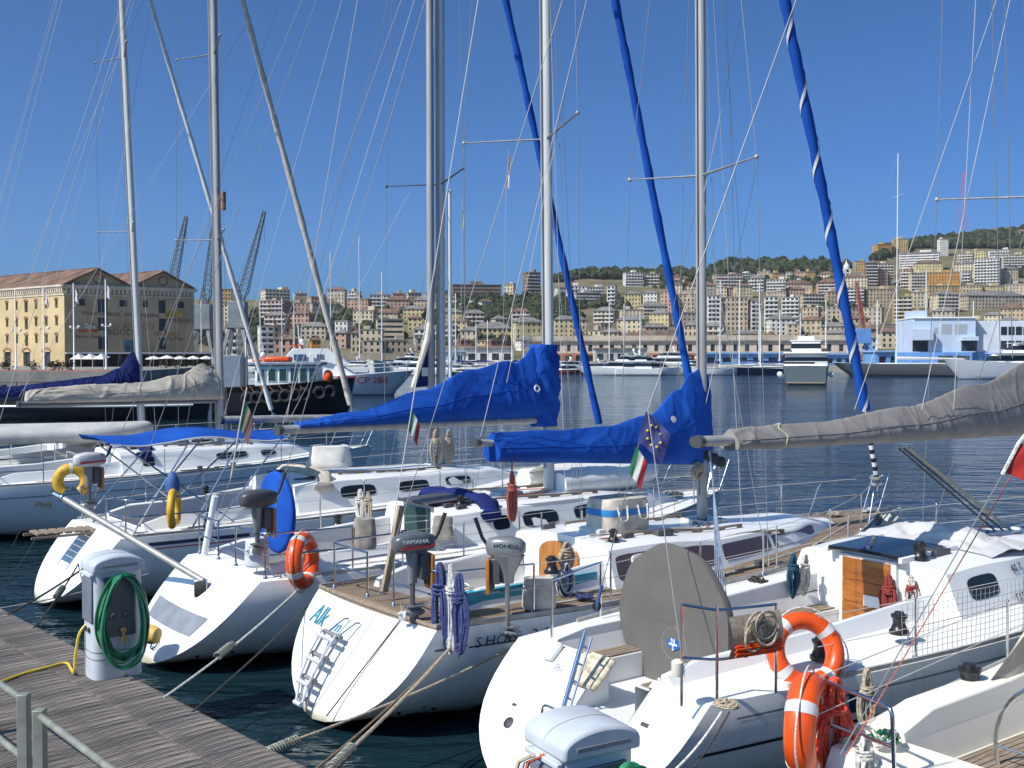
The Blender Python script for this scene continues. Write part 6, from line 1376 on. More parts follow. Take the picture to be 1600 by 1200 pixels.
B3.winch((3.7, -.6, B3.ctop(3.7, .6)), .9)
base = F3.C(858, 755, 0); B3.mast((base.x, 0, B3.ctop(base.x, 0) - .02), 852, 17.0, .112, [(F3.C(857, 218, 0).z, 1.55, .65), (12.2, 1.3, .5)])
q = F3.C(437, 672, 0); B3.boom(q, F3.C(850, 655, 0).z, .10, ALUD)
B3.cover(BLUECLOTH, [(0, .05, .10), (.05, .12, .15), (.25, .24, .16), (.5, .55, .19), (.7, .88, .21), (.84, 1.02, .22), (.885, .98, .20), (.90, 1.05, .20), (.95, 1.25, .23), (1.0, 1.32, .23), (1.03, 1.30, .2)], f0=.055, drop=-.02, front=.025, seed=2, amp=.035, fold=6)
mb = MB(); rows = []
for i in range(25):
    z = lerp(B3.bm.z - .12, B3.bm.z + 1.30, i / 24); c = B3.mp(z); fl = 1 + .2 * math.sin(i / 24 * math.pi) ; row = []
    for j in range(24):
        a = 2 * math.pi * j / 24; rr = (.24 + .03 * math.sin(a * 5 + i * .9) + .02 * noise.noise(V((i * .6, a * 3, 0)))) * fl
        row.append(c + V((-.10 + math.cos(a) * rr, math.sin(a) * rr * .8, 0)))
    rows.append(row)
mb.loft(rows, closed=True, caps=True); mb.build('sail_cover_collar', BLUECLOTH, B3.boom_o, sharp=80)
q = F3.C(838, 607, -.26); mb = MB(); mb.torus(q + V((0, -.02, 0)), .05, .014, (0, 1, -.2), 18, 8); mb.build('cover_ring', WHITEC, B3.boom_o)
B3.furled(F3.C(1078, 600, 0), 961, BLUECLOTH, .078, .07, ztop=15.5)
B3.stay(V((.1, .9, 1.25)), B3.mtop, .0055, name='backstay'); B3.stay(V((.1, -.9, 1.25)), B3.mtop, .0055, name='backstay')
# blue covered wheel
c = F3.C(432, 800, .0); mb = MB(); rows = []
for dx, k in ((-.05, .03), (-.045, .9), (-.03, .98), (0, 1), (.04, .97), (.05, .03)):
    rows.append([V((c.x + dx, math.sin(a) * .56 * k, c.z + math.cos(a) * .60 * k)) for a in (2 * math.pi * i / 36 for i in range(36))])
mb.loft([list(reversed(r_)) for r_ in rows], closed=True, caps=True); wo = mb.build('covered_wheel', BLUECLOTH, B3.root, sharp=60)
q = F3.X(423, 822, c.x - .056); mb = MB(); mb.torus(q, .03, .012, (1, 0, 0), 18, 8); mb.build('cover_eyelet', WHITEC, wo)
# grey panel and fittings on the sugar scoop
for k, (q0, q1) in enumerate(((.42, .62),)):
    mb = MB(); mb.loft([[B3.tr(q, kk) + V((-.004, 0, .002)) for q in (q0, (q0 + q1) / 2, q1)] for kk in (-.72, -.4, 0, .4, .8)]); mb.build('step_tread', mat('blue_grey_nonskid', (.20, .22, .26), .7, var=.1, bump=.3, bscale=90), B3.root)
M = trm(B3, .80, -.15); mb = MB(); mb.torus(M @ V((0, 0, .02)), .07, .012, M.to_3x3() @ V((0, 0, 1)), 18, 6); mb.build('mooring_ring', STEEL, B3.root)
# gangway tube and white post on the stern
a = F3.X(318, 908, -.35); b = F3.C(98, 778, -.2); b = F3.X(98, 778, -1.6)
gw = thing('boarding_pole', 'long bare aluminium pole sticking out over the sterns at the left', 'pole', (0, 0, 0))
mb = MB(); mb.tube([F3.w(a), F3.w(b)], .045, 12); mb.build('tube', ALUD, gw)
mb = MB(); mb.ball(F3.w(b), .06, 10, 6); mb.tube([F3.w(b), F3.w(b) + V((-.15, .05, .06))], .04, 8); mb.build('end_fitting', STEEL, gw)
mb = MB(); q = F3.w(a); mb.bx(q.x - .12, q.x + .06, q.y - .05, q.y + .05, q.z - .22, q.z + .02); mb.build('foot_bracket', STEEL, gw, bev=.01)
a = F3.X(312, 905, .05); b = F3.X(336, 775, .18); mb = MB(); mb.tube([a, b], .048, 12); mb.tube([a - (b - a) * .12, a], .02, 8); mb.build('davit_post', WHITE, B3.root)

# ================================================================== yacht with the long blue awning
F4 = Frame(-7.2, 18.6, 38)
B4 = Boat('sailing_yacht', 'white yacht under a long blue awning with slatted gangplank at its stern', F4, 11.9, 3.7, .72, 1.2, 1.6, .95, sag=.06)
B4.hull(); B4.deck((0.5, 3.3, .85), WHITE2); B4.cockpit(0.5, 3.3, .85, coam=.2); B4.toerail(ALUD, .1, h=.05)
B4.band(1.04, 1.10, .5, 2.1, NAVYP, 'hull_stripe'); B4.band(.98, 1.0, .5, 2.1, REDP, 'hull_stripe')
side_text(B4, 'SUN', .22, 2.65, 1.06, mat('grey_print', (.15, .15, .16), .5, var=0), spacing=1.2)
B4.coach(3.3, 9.2, [(3.3, 1.15), (5, 1.2), (7, 1.0), (9.2, .3)], [(3.3, .5), (4.2, .52), (6.4, .42), (8.2, .25), (9.2, 0)], slope=.2)
for sg in (-1, 1):
    for xa in (4.2, 5.5, 6.7): B4.win(xa, xa + .75, .34, .76, None, GLASS, sg)
B4.pushpit(1.4, .62); B4.stanchions([2.6, 4.3, 6, 7.7, 9.4], x_ext=[1.4, 11.3]); B4.pulpit(10.5); B4.handrail(4.4, 6.8, -.6, B4.ctop); B4.hatch(7.2, 0, .5, .5, B4.ctop)
for yy in (-1, 1): B4.winch((2.4, yy, B4.dz(2.4, 1) + .18), 1.1)
base = F4.C(690, 740, 0); B4.mast((base.x, 0, B4.ctop(base.x, 0)), 681 + 7, 18.5, .105, [(F4.C(690, 288, 0).z, 1.45, .45), (13, 1.2, .4)], sprm=DGREY)
d0 = B4.mp(B4.mb0.z + .6) + V((-.27, 0, 0)); mb = MB(); mb.tube([d0, d0 + B4.mdir * 15], .078, 12); mb.build('furling_mast_tube', ALUD, B4.mast_o)
d0 = F4.C(703, 590, -.1); d1 = F4.C(702, 300, -.1); mb = MB(); mb.tube([d0, d1], .045, 12); mb.ball(d1, .06, 10, 6); mb.build('stowed_spinnaker_pole', WHITE, B4.mast_o)
q = F4.C(346, 656, 0); B4.boom(q, F4.C(690, 650, 0).z, .105, ALUD)
B4.furled(F4.C(936, 662, 0), 790, BLUECLOTH, .085, .07, ztop=16.8)
for yy in (-.9, .9): B4.stay(V((.1, yy, 1.25)), B4.mtop, .006, name='backstay')
# awning on crossed steel hoops
aw = thing('awning', 'long blue awning on steel hoops over the cockpit of the second far yacht', 'awning', F4.o, F4.h)
xa, xb = F4.C(150, 675, 0).x, F4.C(428, 690, -.2).x; za = F4.C(280, 672, 0).z; rows = []
for i in range(33):
    x = lerp(xa, xb, i / 32); sagx = -.05 * math.sin(i / 32 * math.pi * 3) - .10 * max(0, (i / 32 - .8)) * 5 * .6; row = []
    for j in range(17):
        t = j / 16 * 2 - 1; row.append(V((x + .25 * (1 - t * t) * (-1 if i < 3 else 0), t * .78, za - .06 + .05 * (1 - t * t) + sagx - .08 * abs(t) ** 4 + .012 * noise.noise(V((x * 3, t * 4, 0))))))
    rows.append(row)
mb = MB(); mb.loft(rows); mb.build('canopy', BLUECLOTH, aw, sharp=80)
mb = MB()
for t in (-1, 1): mb.tube([r_[0 if t < 0 else 16] for r_ in rows], .014, 6)
mb.build('canopy_hem', WHITEC, aw)
for x0_, x1_ in ((xa + .15, xa + 2.0), (xa + 1.35, xa + .2), (xa + 2.3, xa + 1.2), (xb - .1, xb - 1.6)):
    mb = MB(); zd = 1.25; mb.tube(arc_pts([V((x1_, -1.25, zd)), V((x0_, -.80, za - .14)), V((x0_, .80, za - .14)), V((x1_, 1.25, zd))], .15), .016, 8); mb.build('hoop', STEEL, aw)
# slatted gangplank throwing a striped shadow on the transom
gp = thing('gangplank', 'slatted teak gangplank reaching from the stern towards the pontoon at left', 'gangplank', F4.o, F4.h)
for k in range(8):
    x = .1 - k * .15; mb = MB(); mb.bx(x - .055, x + .055, -.25, .25, 1.20 + k * .002, 1.235 + k * .002); mb.build('slat', TEAKW, gp, bev=.004)
for y in (-.26, .26):
    mb = MB(); mb.bx(-1.1, .2, y - .02, y + .02, 1.16, 1.20); mb.build('side_beam', TEAKW, gp)

# ================================================================== left-hand yachts
F5 = Frame(-12.6, 24.9, 38)
B5 = Boat('sailing_yacht', 'white yacht at the left edge with beige sail cover and yellow horseshoe buoy', F5, 10.8, 3.7, .75, 1.25, 1.55, .5, sag=.05)
B5.hull(); B5.deck((0.4, 3.2, .9)); B5.cockpit(0.4, 3.2, .9, coam=.2); B5.toerail(ALUD, .1, h=.05); B5.band(.98, 1.0, .3, 10, mat('grey_print', (.15, .15, .16), .5), 'hull_stripe')
B5.coach(3.2, 8.8, [(3.2, 1.2), (5, 1.25), (7, 1.0), (8.8, .3)], [(3.2, .5), (4.2, .5), (6.4, .4), (8, .25), (8.8, 0)], slope=.25)
for sg in (-1, 1):
    B5.win(3.7, 4.0, .3, .75, None, GLASS, sg); B5.win(5.6, 6.5, .34, .74, MGREY, GLASS, sg); B5.win(6.9, 7.4, .34, .74, MGREY, GLASS, sg)
B5.pushpit(1.3, .62); B5.stanchions([2.4, 4, 5.6, 7.2, 8.8], x_ext=[1.3, 10.2]); B5.pulpit(9.7); B5.handrail(4.4, 6.8, -.6, B5.ctop); B5.hatch(5, 0, .5, .5, B5.ctop)
base = F5.C(345, 690, 0); B5.mast((base.x, 0, B5.ctop(base.x, 0)), 333, 20, .13, [(F5.C(341, 375, 0).z, 1.6, .5), (F5.C(336, 85, 0).z, 1.45, .45)], m=ALUD)
q = F5.C(30, 632, 0); B5.boom(q, F5.C(345, 625, 0).z, .11, mat('dark_boom', (.16, .16, .17), .4, .4))
B5.cover(BEIGECLOTH, [(0, .28, .12), (.08, .36, .20), (.35, .46, .22), (.6, .50, .24), (.8, .68, .26), (.93, .98, .27), (1.0, .80, .25), (1.04, .3, .2)], f0=.03, drop=.0, front=.03, seed=5, amp=.05, fold=4)
B5.furled(F5.C(548, 632, 0), 379, GREYSAIL, .092, .066, ztop=18)
for yy in (-.9, .9): B5.stay(V((.1, yy, 1.3)), B5.mtop, .007, WIREL, 'backstay')
side_text(B5, 'AN CAPI', .17, 1.75, 1.12, mat('grey_print', (.15, .15, .16), .5)); side_text(B5, 'Phila', .20, 1.3, .82, mat('gold_print', (.35, .22, .06), .5, var=0), shear=.3)
F6 = Frame(-15.4, 28.5, 38)
B6 = Boat('sailing_yacht', 'farther white yacht at left with navy sail cover and white furled genoa', F6, 10.6, 3.6, .75, 1.25, 1.55, .5, sag=.05)
B6.hull(); B6.deck((0.4, 3.2, .9)); B6.cockpit(0.4, 3.2, .9, coam=.2, teak=False); B6.toerail(ALUD, .1, h=.05)
B6.coach(3.2, 8.8, [(3.2, 1.2), (5, 1.25), (7, 1.0), (8.8, .3)], [(3.2, .5), (4.2, .5), (6.4, .4), (8, .25), (8.8, 0)], slope=.25)
for xa in (4, 5.4, 6.8): B6.win(xa, xa + .8, .34, .74, None, GLASS, -1)
B6.stanchions([2.4, 4, 5.6, 7.2, 8.8], x_ext=[1.3, 10.2]); B6.pulpit(9.5)
base = F6.C(222, 660, 0); B6.mast((base.x, 0, B6.ctop(base.x, 0)), 190, 20, .12, [(F6.C(209, 362, 0).z, 1.55, .5), (F6.C(195, 90, 0).z, 1.4, .4)])
q = F6.C(-90, 625, 0); B6.boom(q, F6.C(222, 600, 0).z, .1, ALUD)
B6.cover(NAVYCLOTH, [(0, .2, .14), (.3, .22, .18), (.6, .28, .2), (.8, .34, .2), (.9, .5, .2), (.98, .95, .2), (1.03, .98, .15)], f0=.03, drop=.12, front=.02, seed=6, amp=.05)
B6.furled(F6.C(424, 640, 0), 234, WHITECLOTH, .075, .055, ztop=18.5)
for yy in (-.9, .9): B6.stay(V((.1, yy, 1.3)), B6.mtop, .007, WIREL, 'backstay')

# ================================================================== cream boat in the lower right corner
F0 = Frame(3.25, 7.1, 36)
B0 = Boat('sailing_yacht', 'cream cockpit of the nearest yacht in the bottom right corner with steering wheel', F0, 11.5, 3.6, .76, 1.2, 1.5, .6, sag=.03, hullmat=HULLC)
B0.hull(); B0.deck((0.35, 3.4, .95), CREAM); B0.cockpit(0.35, 3.4, .95, seat_dz=.22, sole_dz=.55, fw=.40, coam=.22, coam_w=.34, m=CREAM); B0.toerail(ALUD, .1)
B0.coach(3.4, 9.2, [(3.4, 1.2), (5, 1.25), (7, 1.0), (9.2, .3)], [(3.4, .5), (4.2, .5), (6.4, .42), (8.2, .25), (9.2, 0)], slope=.2, m=CREAM)
for xa in (4.2, 5.5): B0.win(xa, xa + .7, .34, .74, None, GLASS, 1)
q = F0.C(1515, 1062, 1.18); B0.winch((q.x, 1.18, q.z - .12), 1.35)
cx = F0.C(1590, 1120, -.05); mb = MB(); mb.torus((1.0, 0, 1.22), .62, .016, (1, 0, .08), 48, 8); wh = mb.build('steering_wheel', STEEL, B0.root)
for k in range(6):
    a = k * math.pi / 3; mb = MB(); mb.tube([(1.0, 0, 1.22), (1.0, math.cos(a) * .62, 1.22 + math.sin(a) * .62)], .009, 6); mb.build('spoke', STEEL, wh)
mb = MB(); mb.lathe([(.14, 0), (.11, .1), (.09, .6), (.1, .8), (.05, .86)], (1.15, 0, B0.zsole), (0, 0, 1), 16); mb.build('steering_pedestal', CREAM, B0.root)
pa = F0.Z(1398, 1222, 1.22)
def b0rail(pts, name='pushpit_rail', r=.016):
    mb = MB(); mb.tube(arc_pts(pts, .08, 6), r, 10); return mb.build(name, STEEL, B0.root)
xs = pa.x
A = F0.X(1283, 1062, .02); Bq = F0.C(1394, 1106, pa.y); A2 = F0.X(1288, 1128, .02); B2q = F0.C(1398, 1168, pa.y)
b0rail([A, Bq, pa]); b0rail([A2, B2q]); b0rail([A + V((.01, 0, .0)), A2, V((A.x, A.y, 1.2))], 'pushpit_leg')
B0.stanchions([3.0, 4.8, 6.6, 8.4], sgs=(1,), x_ext=[xs, 10.8])
# beige side canvas rising to the sprayhood
q0 = F0.C(1548, 1062, 1.05); q1 = F0.C(1640, 920, .95); mb = MB(); rows = []
for i in range(9):
    t = i / 8; p = q0.lerp(q1, t); rows.append([p + V((0, 0, -.12 * t)), p + V((.06, .02, -.02)), p + V((.45 * t + .06, -.02, -.06 - .25 * t)), V((p.x + .9 * t + .1, .98, 1.3))])
mb.loft(rows); mb.build('cockpit_canvas', BEIGECLOTH, B0.root, sharp=70)
B0.stay(F0.C(1312, 1180, .75), F0.C(1602, 680, .2), .0045, WIRE, 'backstay'); B0.stay(F0.C(1322, 1180, .72), F0.C(1612, 690, .2), .0045, SALMON, 'flag_halyard')

for _b, _s in ((B2, 31), (B3, 32), (B4, 33), (B5, 34), (B6, 35)): clutter(_b, _s)
folded_hood(B3, 3.9, NAVYCLOTH, 1); folded_hood(B4, 3.8, BEIGECLOTH, 2); folded_hood(B5, 3.7, NAVYCLOTH, 3); folded_hood(B6, 3.7, BEIGECLOTH, 4)
# ================================================================== things on and around the yachts
def at(F, name_obj): name_obj.location = F.o; name_obj.rotation_euler = (0, 0, F.h); return name_obj
def ring_buoy(label, wp, nrm, R_=.30, r=.085, spin=0.0, tape=TAPE, m=None, flat=1.25, bands=4):
    t = thing('lifebuoy', label, 'lifebuoy', wp, 0); nrm = V(nrm).normalized()
    mb = MB(); mb.torus((0, 0, 0), R_, r, nrm, 48, 14, flat=flat); mb.build('ring', m or ORANGE, t)
    for k in range(bands):
        a = spin + 2 * math.pi * k / bands; mb = MB(); mb.torus((0, 0, 0), R_, r * 1.035, nrm, 5, 14, a0=a, a1=a + .24, flat=flat); mb.build('reflective_band', tape, t)
    ref = V((0, 0, 1)) if abs(nrm.z) < .9 else V((1, 0, 0)); u = (ref - nrm * ref.dot(nrm)).normalized(); w_ = nrm.cross(u); pts = []
    for i in range(48):
        a = spin + 2 * math.pi * i / 48; k = (a - spin) / (2 * math.pi / 4) % 1; rr = R_ + r * (1.02 + .5 * math.sin(k * math.pi)); pts.append((u * math.cos(a) + w_ * math.sin(a)) * rr)
    mb = MB(); mb.tube(pts, .008, 6, closed=True); mb.build('grab_line', WROPE, t); return t
toC = lambda p: (V((0, 0, CAMZ)) - V(p)).normalized()
w1 = F1.w(F1.C(1258, 1018, yS)); ring_buoy('orange ring lifebuoy with grey bands on the rail beside the grey wheel cover', w1, (toC(w1) + V((.35, .1, .1))), .29, .085, .55)
w0 = P(1258, 1140, 1.62); ring_buoy('orange lifebuoy seen nearly edge-on at the bottom by the red rope', D(1262, 1132, 8.2), V((1.0, -.50, 0.0)), .30, .095, .8)
w3 = F3.w(F3.C(473, 876, -(B3.b(.9) - .05))); ring_buoy('orange lifebuoy hanging turned on the rail of the yacht with blue wheel', w3, V((.95, -.22, .05)), .29, .09, .3)
def horseshoe(label, wp, nrm, m, R_=.25, r=.09):
    t = thing('horseshoe_buoy', label, 'lifebuoy', wp, 0); mb = MB(); mb.torus((0, 0, 0), R_, r, nrm, 28, 12, a0=R(-145), a1=R(145), flat=.9); mb.build('float', m, t); mb = MB(); mb.torus((0, 0, 0), R_, r * 1.03, nrm, 4, 12, a0=-.12, a1=.12, flat=.9); mb.build('strap', WROPE, t); return t
horseshoe('yellow horseshoe lifebuoy on the stern rail left of the awning', F4.w(F4.X(112, 752, .06)), V((.3, -1, 0)), YELLOW, .24, .10); horseshoe('yellow horseshoe lifebuoy seen edge-on under the blue cap', F4.w(F4.C(272, 795, -1.42)), V((1, .12, 0)), YELLOW, .30, .075)
mb = MB(); q = F4.w(F4.C(270, 752, -1.42)); mb.lathe([(.11, -.16), (.12, -.05), (.10, .05), (.05, .13), (.01, .16)], q, (0, 0, 1), 14); tag(mb.build('fender_top', mat('faded_blue_cover', (.04, .10, .30), .7)), 'small blue pointed cover above the edge-on yellow buoy', 'cover')

# ------------------------------------------------------------------ outboard motors
def outboard(name, label, F, lp, rz, k, cowl, stripe, brand, shaft=.62, brandm=None, tilt=0.0, shape='flat', lower=None):
    t = thing(name, label, 'outboard motor', F.w(lp), F.h + rz); lw = lower or MGREY
    if shape == 'flat':
        secs = [(-.24, .05, .05, .14), (-.21, .09, .03, .19), (-.10, .115, .0, .22), (.06, .12, -.005, .225), (.17, .11, .0, .205), (.23, .085, .02, .18), (.25, .05, .05, .15)]
    else:
        secs = [(-.22, .05, .06, .15), (-.19, .10, .02, .20), (-.08, .125, -.02, .225), (.06, .125, -.03, .225), (.17, .11, .0, .20), (.22, .07, .05, .16)]
    mb = MB(); rows = []
    for x, w_, z0, z1 in secs:
        row = []
        for j in range(16):
            a = 2 * math.pi * j / 16; cy = math.copysign(abs(math.cos(a)) ** .55, math.cos(a)); sz = math.copysign(abs(math.sin(a)) ** .55, math.sin(a)); row.append(V((x, cy * w_, (z0 + z1) / 2 + sz * (z1 - z0) / 2)) * k)
        rows.append(row)
    mb.loft(rows, closed=True, caps=True); c = mb.build('cowl', cowl, t, sharp=70)
    if stripe:
        for sg in (-1, 1):
            mb = MB(); mb.poly([V((-.2, sg * .118, .07)) * k, V((.20, sg * .118, .05)) * k, V((.16, sg * .118, .085)) * k, V((-.2, sg * .118, .095)) * k], (0, sg * .006, 0)); mb.build('stripe', stripe, c)
    for sg in (-1, 1): text(brand, .062 * k, brandm or WHITEP, c, face_matrix(V((.03, sg * .127, .135)) * k, (1, 0, 0) if sg < 0 else (-1, 0, 0), (0, 0, 1)), 'maker_lettering', sx=1.25)
    mb = MB(); mb.lathe(([(.045 * k, -.34), (.05 * k, -.2), (.065 * k, -.04), (.08 * k, .03)] if shape == 'flat' else [(.06 * k, -.30), (.07 * k, -.20), (.13 * k, -.06), (.17 * k, .02)]), (0.02, 0, 0), (0, 0, 1), 14, 1.2, .8); mb.build('mid_section', lw, t)
    mb = MB(); mb.tube([V((.02, 0, -.2)), V((.02, 0, -shaft))], .038 * k, 12, flat=.7); mb.build('shaft', lw if shape != 'flat' else DGREY, t)
    mb = MB(); mb.loft([[V((x, y, z)) for y, z in ((-.012, -shaft + .02), (.012, -shaft + .02), (.012, -shaft - d), (-.012, -shaft - d))] for x, d in ((-.10, .0), (-.06, .04), (.05, .04), (.12, .0))], closed=True, caps=True)
    mb.tube([V((-.12, 0, -shaft - .07)), V((-.08, 0, -shaft - .07)), V((.06, 0, -shaft - .07)), V((.12, 0, -shaft - .07))], [.02, .04, .045, .025], 10); mb.poly([V((-.05, -.006, -shaft - .08)), V((.06, -.006, -shaft - .08)), V((-.02, -.006, -shaft - .24)), V((-.06, -.006, -shaft - .24))], (0, .012, 0)); mb.bx(-.13, .10, -.06, .06, -shaft + .0, -shaft + .012); mb.build('gearcase', lw, t)
    mb = MB()
    for q in range(3):
        a = q * 2.094; d = V((0, math.cos(a), math.sin(a))); e = V((0, -math.sin(a), math.cos(a))); c0 = V((.14, 0, -shaft - .07)); mb.add([c0 - e * .02, c0 + d * .09 - e * .05 + V((.02, 0, 0)), c0 + d * .11 + e * .02, c0 + d * .05 + e * .05 - V((.02, 0, 0)), c0 + e * .02], [(0, 1, 2, 3, 4)])
    mb.lathe([(.03, 0), (.028, .05), (.01, .08)], (.11, 0, -shaft - .07), (1, 0, 0), 10); mb.build('propeller', LGREY, t)
    mb = MB(); mb.bx(-.16, -.05, -.09, .09, -.30, -.02); mb.bx(-.17, -.14, -.07, -.04, -.38, -.1); mb.bx(-.17, -.14, .04, .07, -.38, -.1); mb.build('clamp_bracket', DGREY, t, bev=.01)
    mb = MB(); mb.bx(-.20, -.16, -.13, .13, -.42, -.02); mb.build('mounting_board', VARNISH, t, bev=.008)
    mb = MB(); mb.tube([V((-.18, .03, .05)) * k, V((-.28, .03, .20)) * k, V((-.36, .03, .42)) * k], [.016, .02, .024], 10); mb.build('tiller_handle', BLACK, t); return t
q = F2.X(653, 862, .02); outboard('outboard_motor', 'grey outboard motor with red stripe on the stern rail, left of two', F2, V((q.x - .05, q.y, q.z)), R(180) - R(12), 1.0, mat('outboard_dark_grey', (.10, .11, .125), .3, var=.05), REDP, 'YAMAHA', .60)
q = F2.C(785, 868, -1.36); outboard('outboard_motor', 'silver outboard motor clamped on the side rail beside the varnished door', F2, V((q.x, -1.42, q.z)), -F2.h + R(-12), 1.0, mat('outboard_silver', (.24, .25, .25), .3, .3, var=.05), None, 'HONDA', .80, BLACKP, shape='deep', lower=mat('outboard_silver', (.24, .25, .25), .3, .3))
q = F3.X(404, 792, .1); t = outboard('outboard_motor', 'black outboard motor in front of the blue wheel cover', F3, V((q.x, q.y, q.z)), R(180), 1.05, DGREY, None, '', .50, lower=mat('outboard_silver', (.24, .25, .25), .3, .3))
q = F3.X(401, 862, .12); mb = MB(); mb.lathe([(.14, 0), (.17, .03), (.15, .36), (.13, .38)], F3.w(q) - V((0, 0, .2)), (0, 0, 1), 16, 1.0, .8); tag(mb.build('plastic_bucket', mat('translucent_white_plastic', (.58, .60, .62), .4)), 'pale plastic bucket hung under the black outboard motor', 'bucket')
q = F4.X(150, 728, .06); outboard('outboard_motor', 'grey outboard motor on the awning yacht rail beside the yellow buoy', F4, V((q.x - .1, q.y, q.z)), R(180), 1.1, LGREY, REDP, '', .6)

# ------------------------------------------------------------------ life raft in its canvas valise on the coachroof
c = F2.C(965, 800, -.15); zt_ = B2.ctop(c.x, .15); lr = thing('life_raft', 'off-white canvas life raft valise with blue stripe on the coachroof', 'life raft', F2.w((c.x, -.15, zt_)), F2.h)
def raft_rows(z0, z1, g=1.0, n=5):
    rows = []
    for i in range(n + 1):
        z = lerp(z0, z1, i / n); k = (1 - .30 * max(0, z / .42 - .72) ** 1.1) * g; row = []
        for j in range(40):
            a = 2 * math.pi * j / 40; cx = math.copysign(abs(math.cos(a)) ** .5, math.cos(a)); cy = math.copysign(abs(math.sin(a)) ** .5, math.sin(a)); wv = 1 + .02 * noise.noise(V((j * .5, z * 9, 0)))
            row.append(V((cx * .42 * k * wv, cy * .30 * k * wv, z)))
        rows.append(row)
    return rows
LRC = mat('dirty_canvas', (.56, .50, .42), .9, var=.18, vscale=6, bump=.3, bscale=60)
mb = MB(); mb.loft(raft_rows(0, .44, n=10), closed=True, caps=True); mb.build('valise', LRC, lr, sharp=60)
mb = MB(); mb.loft(raft_rows(.22, .31, 1.012, 3), closed=True); mb.build('blue_stripe', mat('valise_blue', (.02, .20, .50), .7), lr)
for x in (-.2, .18):
    mb = MB(); mb.tube(arc_pts([V((x - .09, -.30, .36)), V((x - .07, -.34, .16)), V((x + .07, -.34, .16)), V((x + .09, -.30, .36))], .06), .016, 6, flat=.5); mb.build('carry_strap', WROPE, lr)
for x in (-.25, 0, .25): mb = MB(); mb.tube([V((x, -.29, .38)), V((x, 0, .455)), V((x, .29, .38))], .008, 5); mb.build('lashing', TANROPE, lr)

# ------------------------------------------------------------------ rope hanks
X2 = lambda px, py, x=.1: F2.w(F2.X(px, py, x))
C1 = lambda px, py, y: F1.w(F1.C(px, py, y))
rope_coil('long blue mooring rope hank on the stern rail, left of the white one', X2(687, 880, .10), .98, .30, BROPE, F2.p, 18, .013, seed=1); rope_coil('white rope hank between two blue hanks on the stern rail', X2(704, 882, .10), 1.0, .16, WROPE, F2.p, 9, .011, seed=2); rope_coil('shorter blue rope hank on the stern rail, right of the white one', X2(717, 897, .10), .85, .26, BROPE, F2.p, 15, .012, seed=3)
rope_coil('salmon red rope hank hanging below the blue sail cover', F2.w(F2.C(800, 738, -.1)), .62, .16, SALMON, F2.u, 12, .012, seed=4, tail=.3); rope_coil('beige rope coil on the aft corner of the coachroof', F2.w(F2.C(885, 848, -.98)), .33, .24, TANROPE, F2.u, 14, .012, seed=5); rope_coil('blue and white rope coil on the winch by the turquoise panel', F2.w(F2.C(884, 880, -1.02)), .42, .30, BROPE, F2.u, 10, .011, seed=6, m2=WROPE)
rope_coil('tangled dark teal rope hank in the grey-wheel yacht cockpit', C1(1240, 866, .70), .52, .22, TROPE, F1.u, 14, .012, seed=7); rope_coil('white flecked rope hank right of the teal hank', C1(1258, 866, .70), .50, .18, WROPE, F1.u, 12, .010, seed=8)
rope_coil('dark red rope hank in front of the mahogany boards', F1.w(V((4.08, -.36, F1.X(1392, 900, 4.08).z))), .50, .24, mat('dark_red_rope', (.26, .04, .03), .9, var=.3, vscale=40), F1.p, 14, .012, seed=9); rope_coil('red and white rope hank right of the mahogany boards', F1.w(V((4.12, -.62, F1.X(1420, 900, 4.12).z))), .42, .16, mat('dark_red_rope', (.26, .04, .03), .9), F1.p, 10, .011, seed=10, m2=WROPE)
rope_coil('bright red floating line bundle hanging from the nearest steel rail', F0.w(A) + V((.10, -.02, .02)), 1.0, .34, mat('bright_red_line', (.72, .085, .045), .8, var=.2, vscale=40), V((.9, .4, 0)), 26, .010, seed=11, wrap=.22); rope_coil('tan rope hank on the lifeline behind the nearest steel rail', F1.w(F1.C(1355, 1046, -1.86)), .62, .16, TANROPE, V((1, .3, 0)), 12, .012, seed=12); rope_coil('white and green rope tangle under the nearest steel rail', F0.w(A2.lerp(B2q, .6)), .40, .20, WROPE, V((.9, .4, 0)), 12, .010, seed=13)
rope_coil('tan rope hank at the foot of the grey double mast, left one', F4.w(F4.C(681, 672, -.25)), .72, .26, TANROPE, F4.u, 12, .015, seed=14); rope_coil('tan rope hank at the foot of the grey double mast, right one', F4.w(F4.C(701, 672, -.25)), .70, .22, TANROPE, F4.u, 12, .015, seed=15)
rope_coil('beige rope coil hung on the blue-wheel yacht by the companionway', F3.w(F3.X(563, 765, 3.2)), .55, .26, WROPE, F3.p, 12, .014, seed=16); rope_coil('pale rope bundle beside the companionway of the blue-wheel yacht', F3.w(F3.X(575, 770, 3.2)), .45, .2, TANROPE, F3.p, 10, .013, seed=17); rope_coil('blue rope hank in the companionway behind the timber post', F3.w(F3.X(624, 778, 3.6)), .36, .14, mat('sky_blue_rope', (.03, .16, .42), .8, var=.2, vscale=40), F3.p, 9, .014, seed=18)
rope_coil('pale rope coil at the mast foot of the yacht with two outboards', F2.w(F2.C(1090, 722, -.12)), .26, .24, TANROPE, F2.u, 10, .010, seed=19); rope_coil('rope bundle lashed on the pulpit rail beside the anchor', F2.w(F2.C(1372, 800, -.2)), .22, .2, TANROPE, F2.u, 9, .012, seed=20); rope_coil('white rope hank hanging on the starboard rail of the two-outboard yacht', F2.w(F2.C(838, 925, -1.35)), .5, .15, WROPE, F2.u, 8, .011, seed=21)
rope_coil('blue rope hank hung on the pole of the awning yacht', F4.w(F4.C(325, 795, -1.45)), .6, .18, mat('steel_blue_rope', (.12, .18, .30), .9, var=.3, vscale=40), V((1, 0, 0)), 9, .011, seed=22)
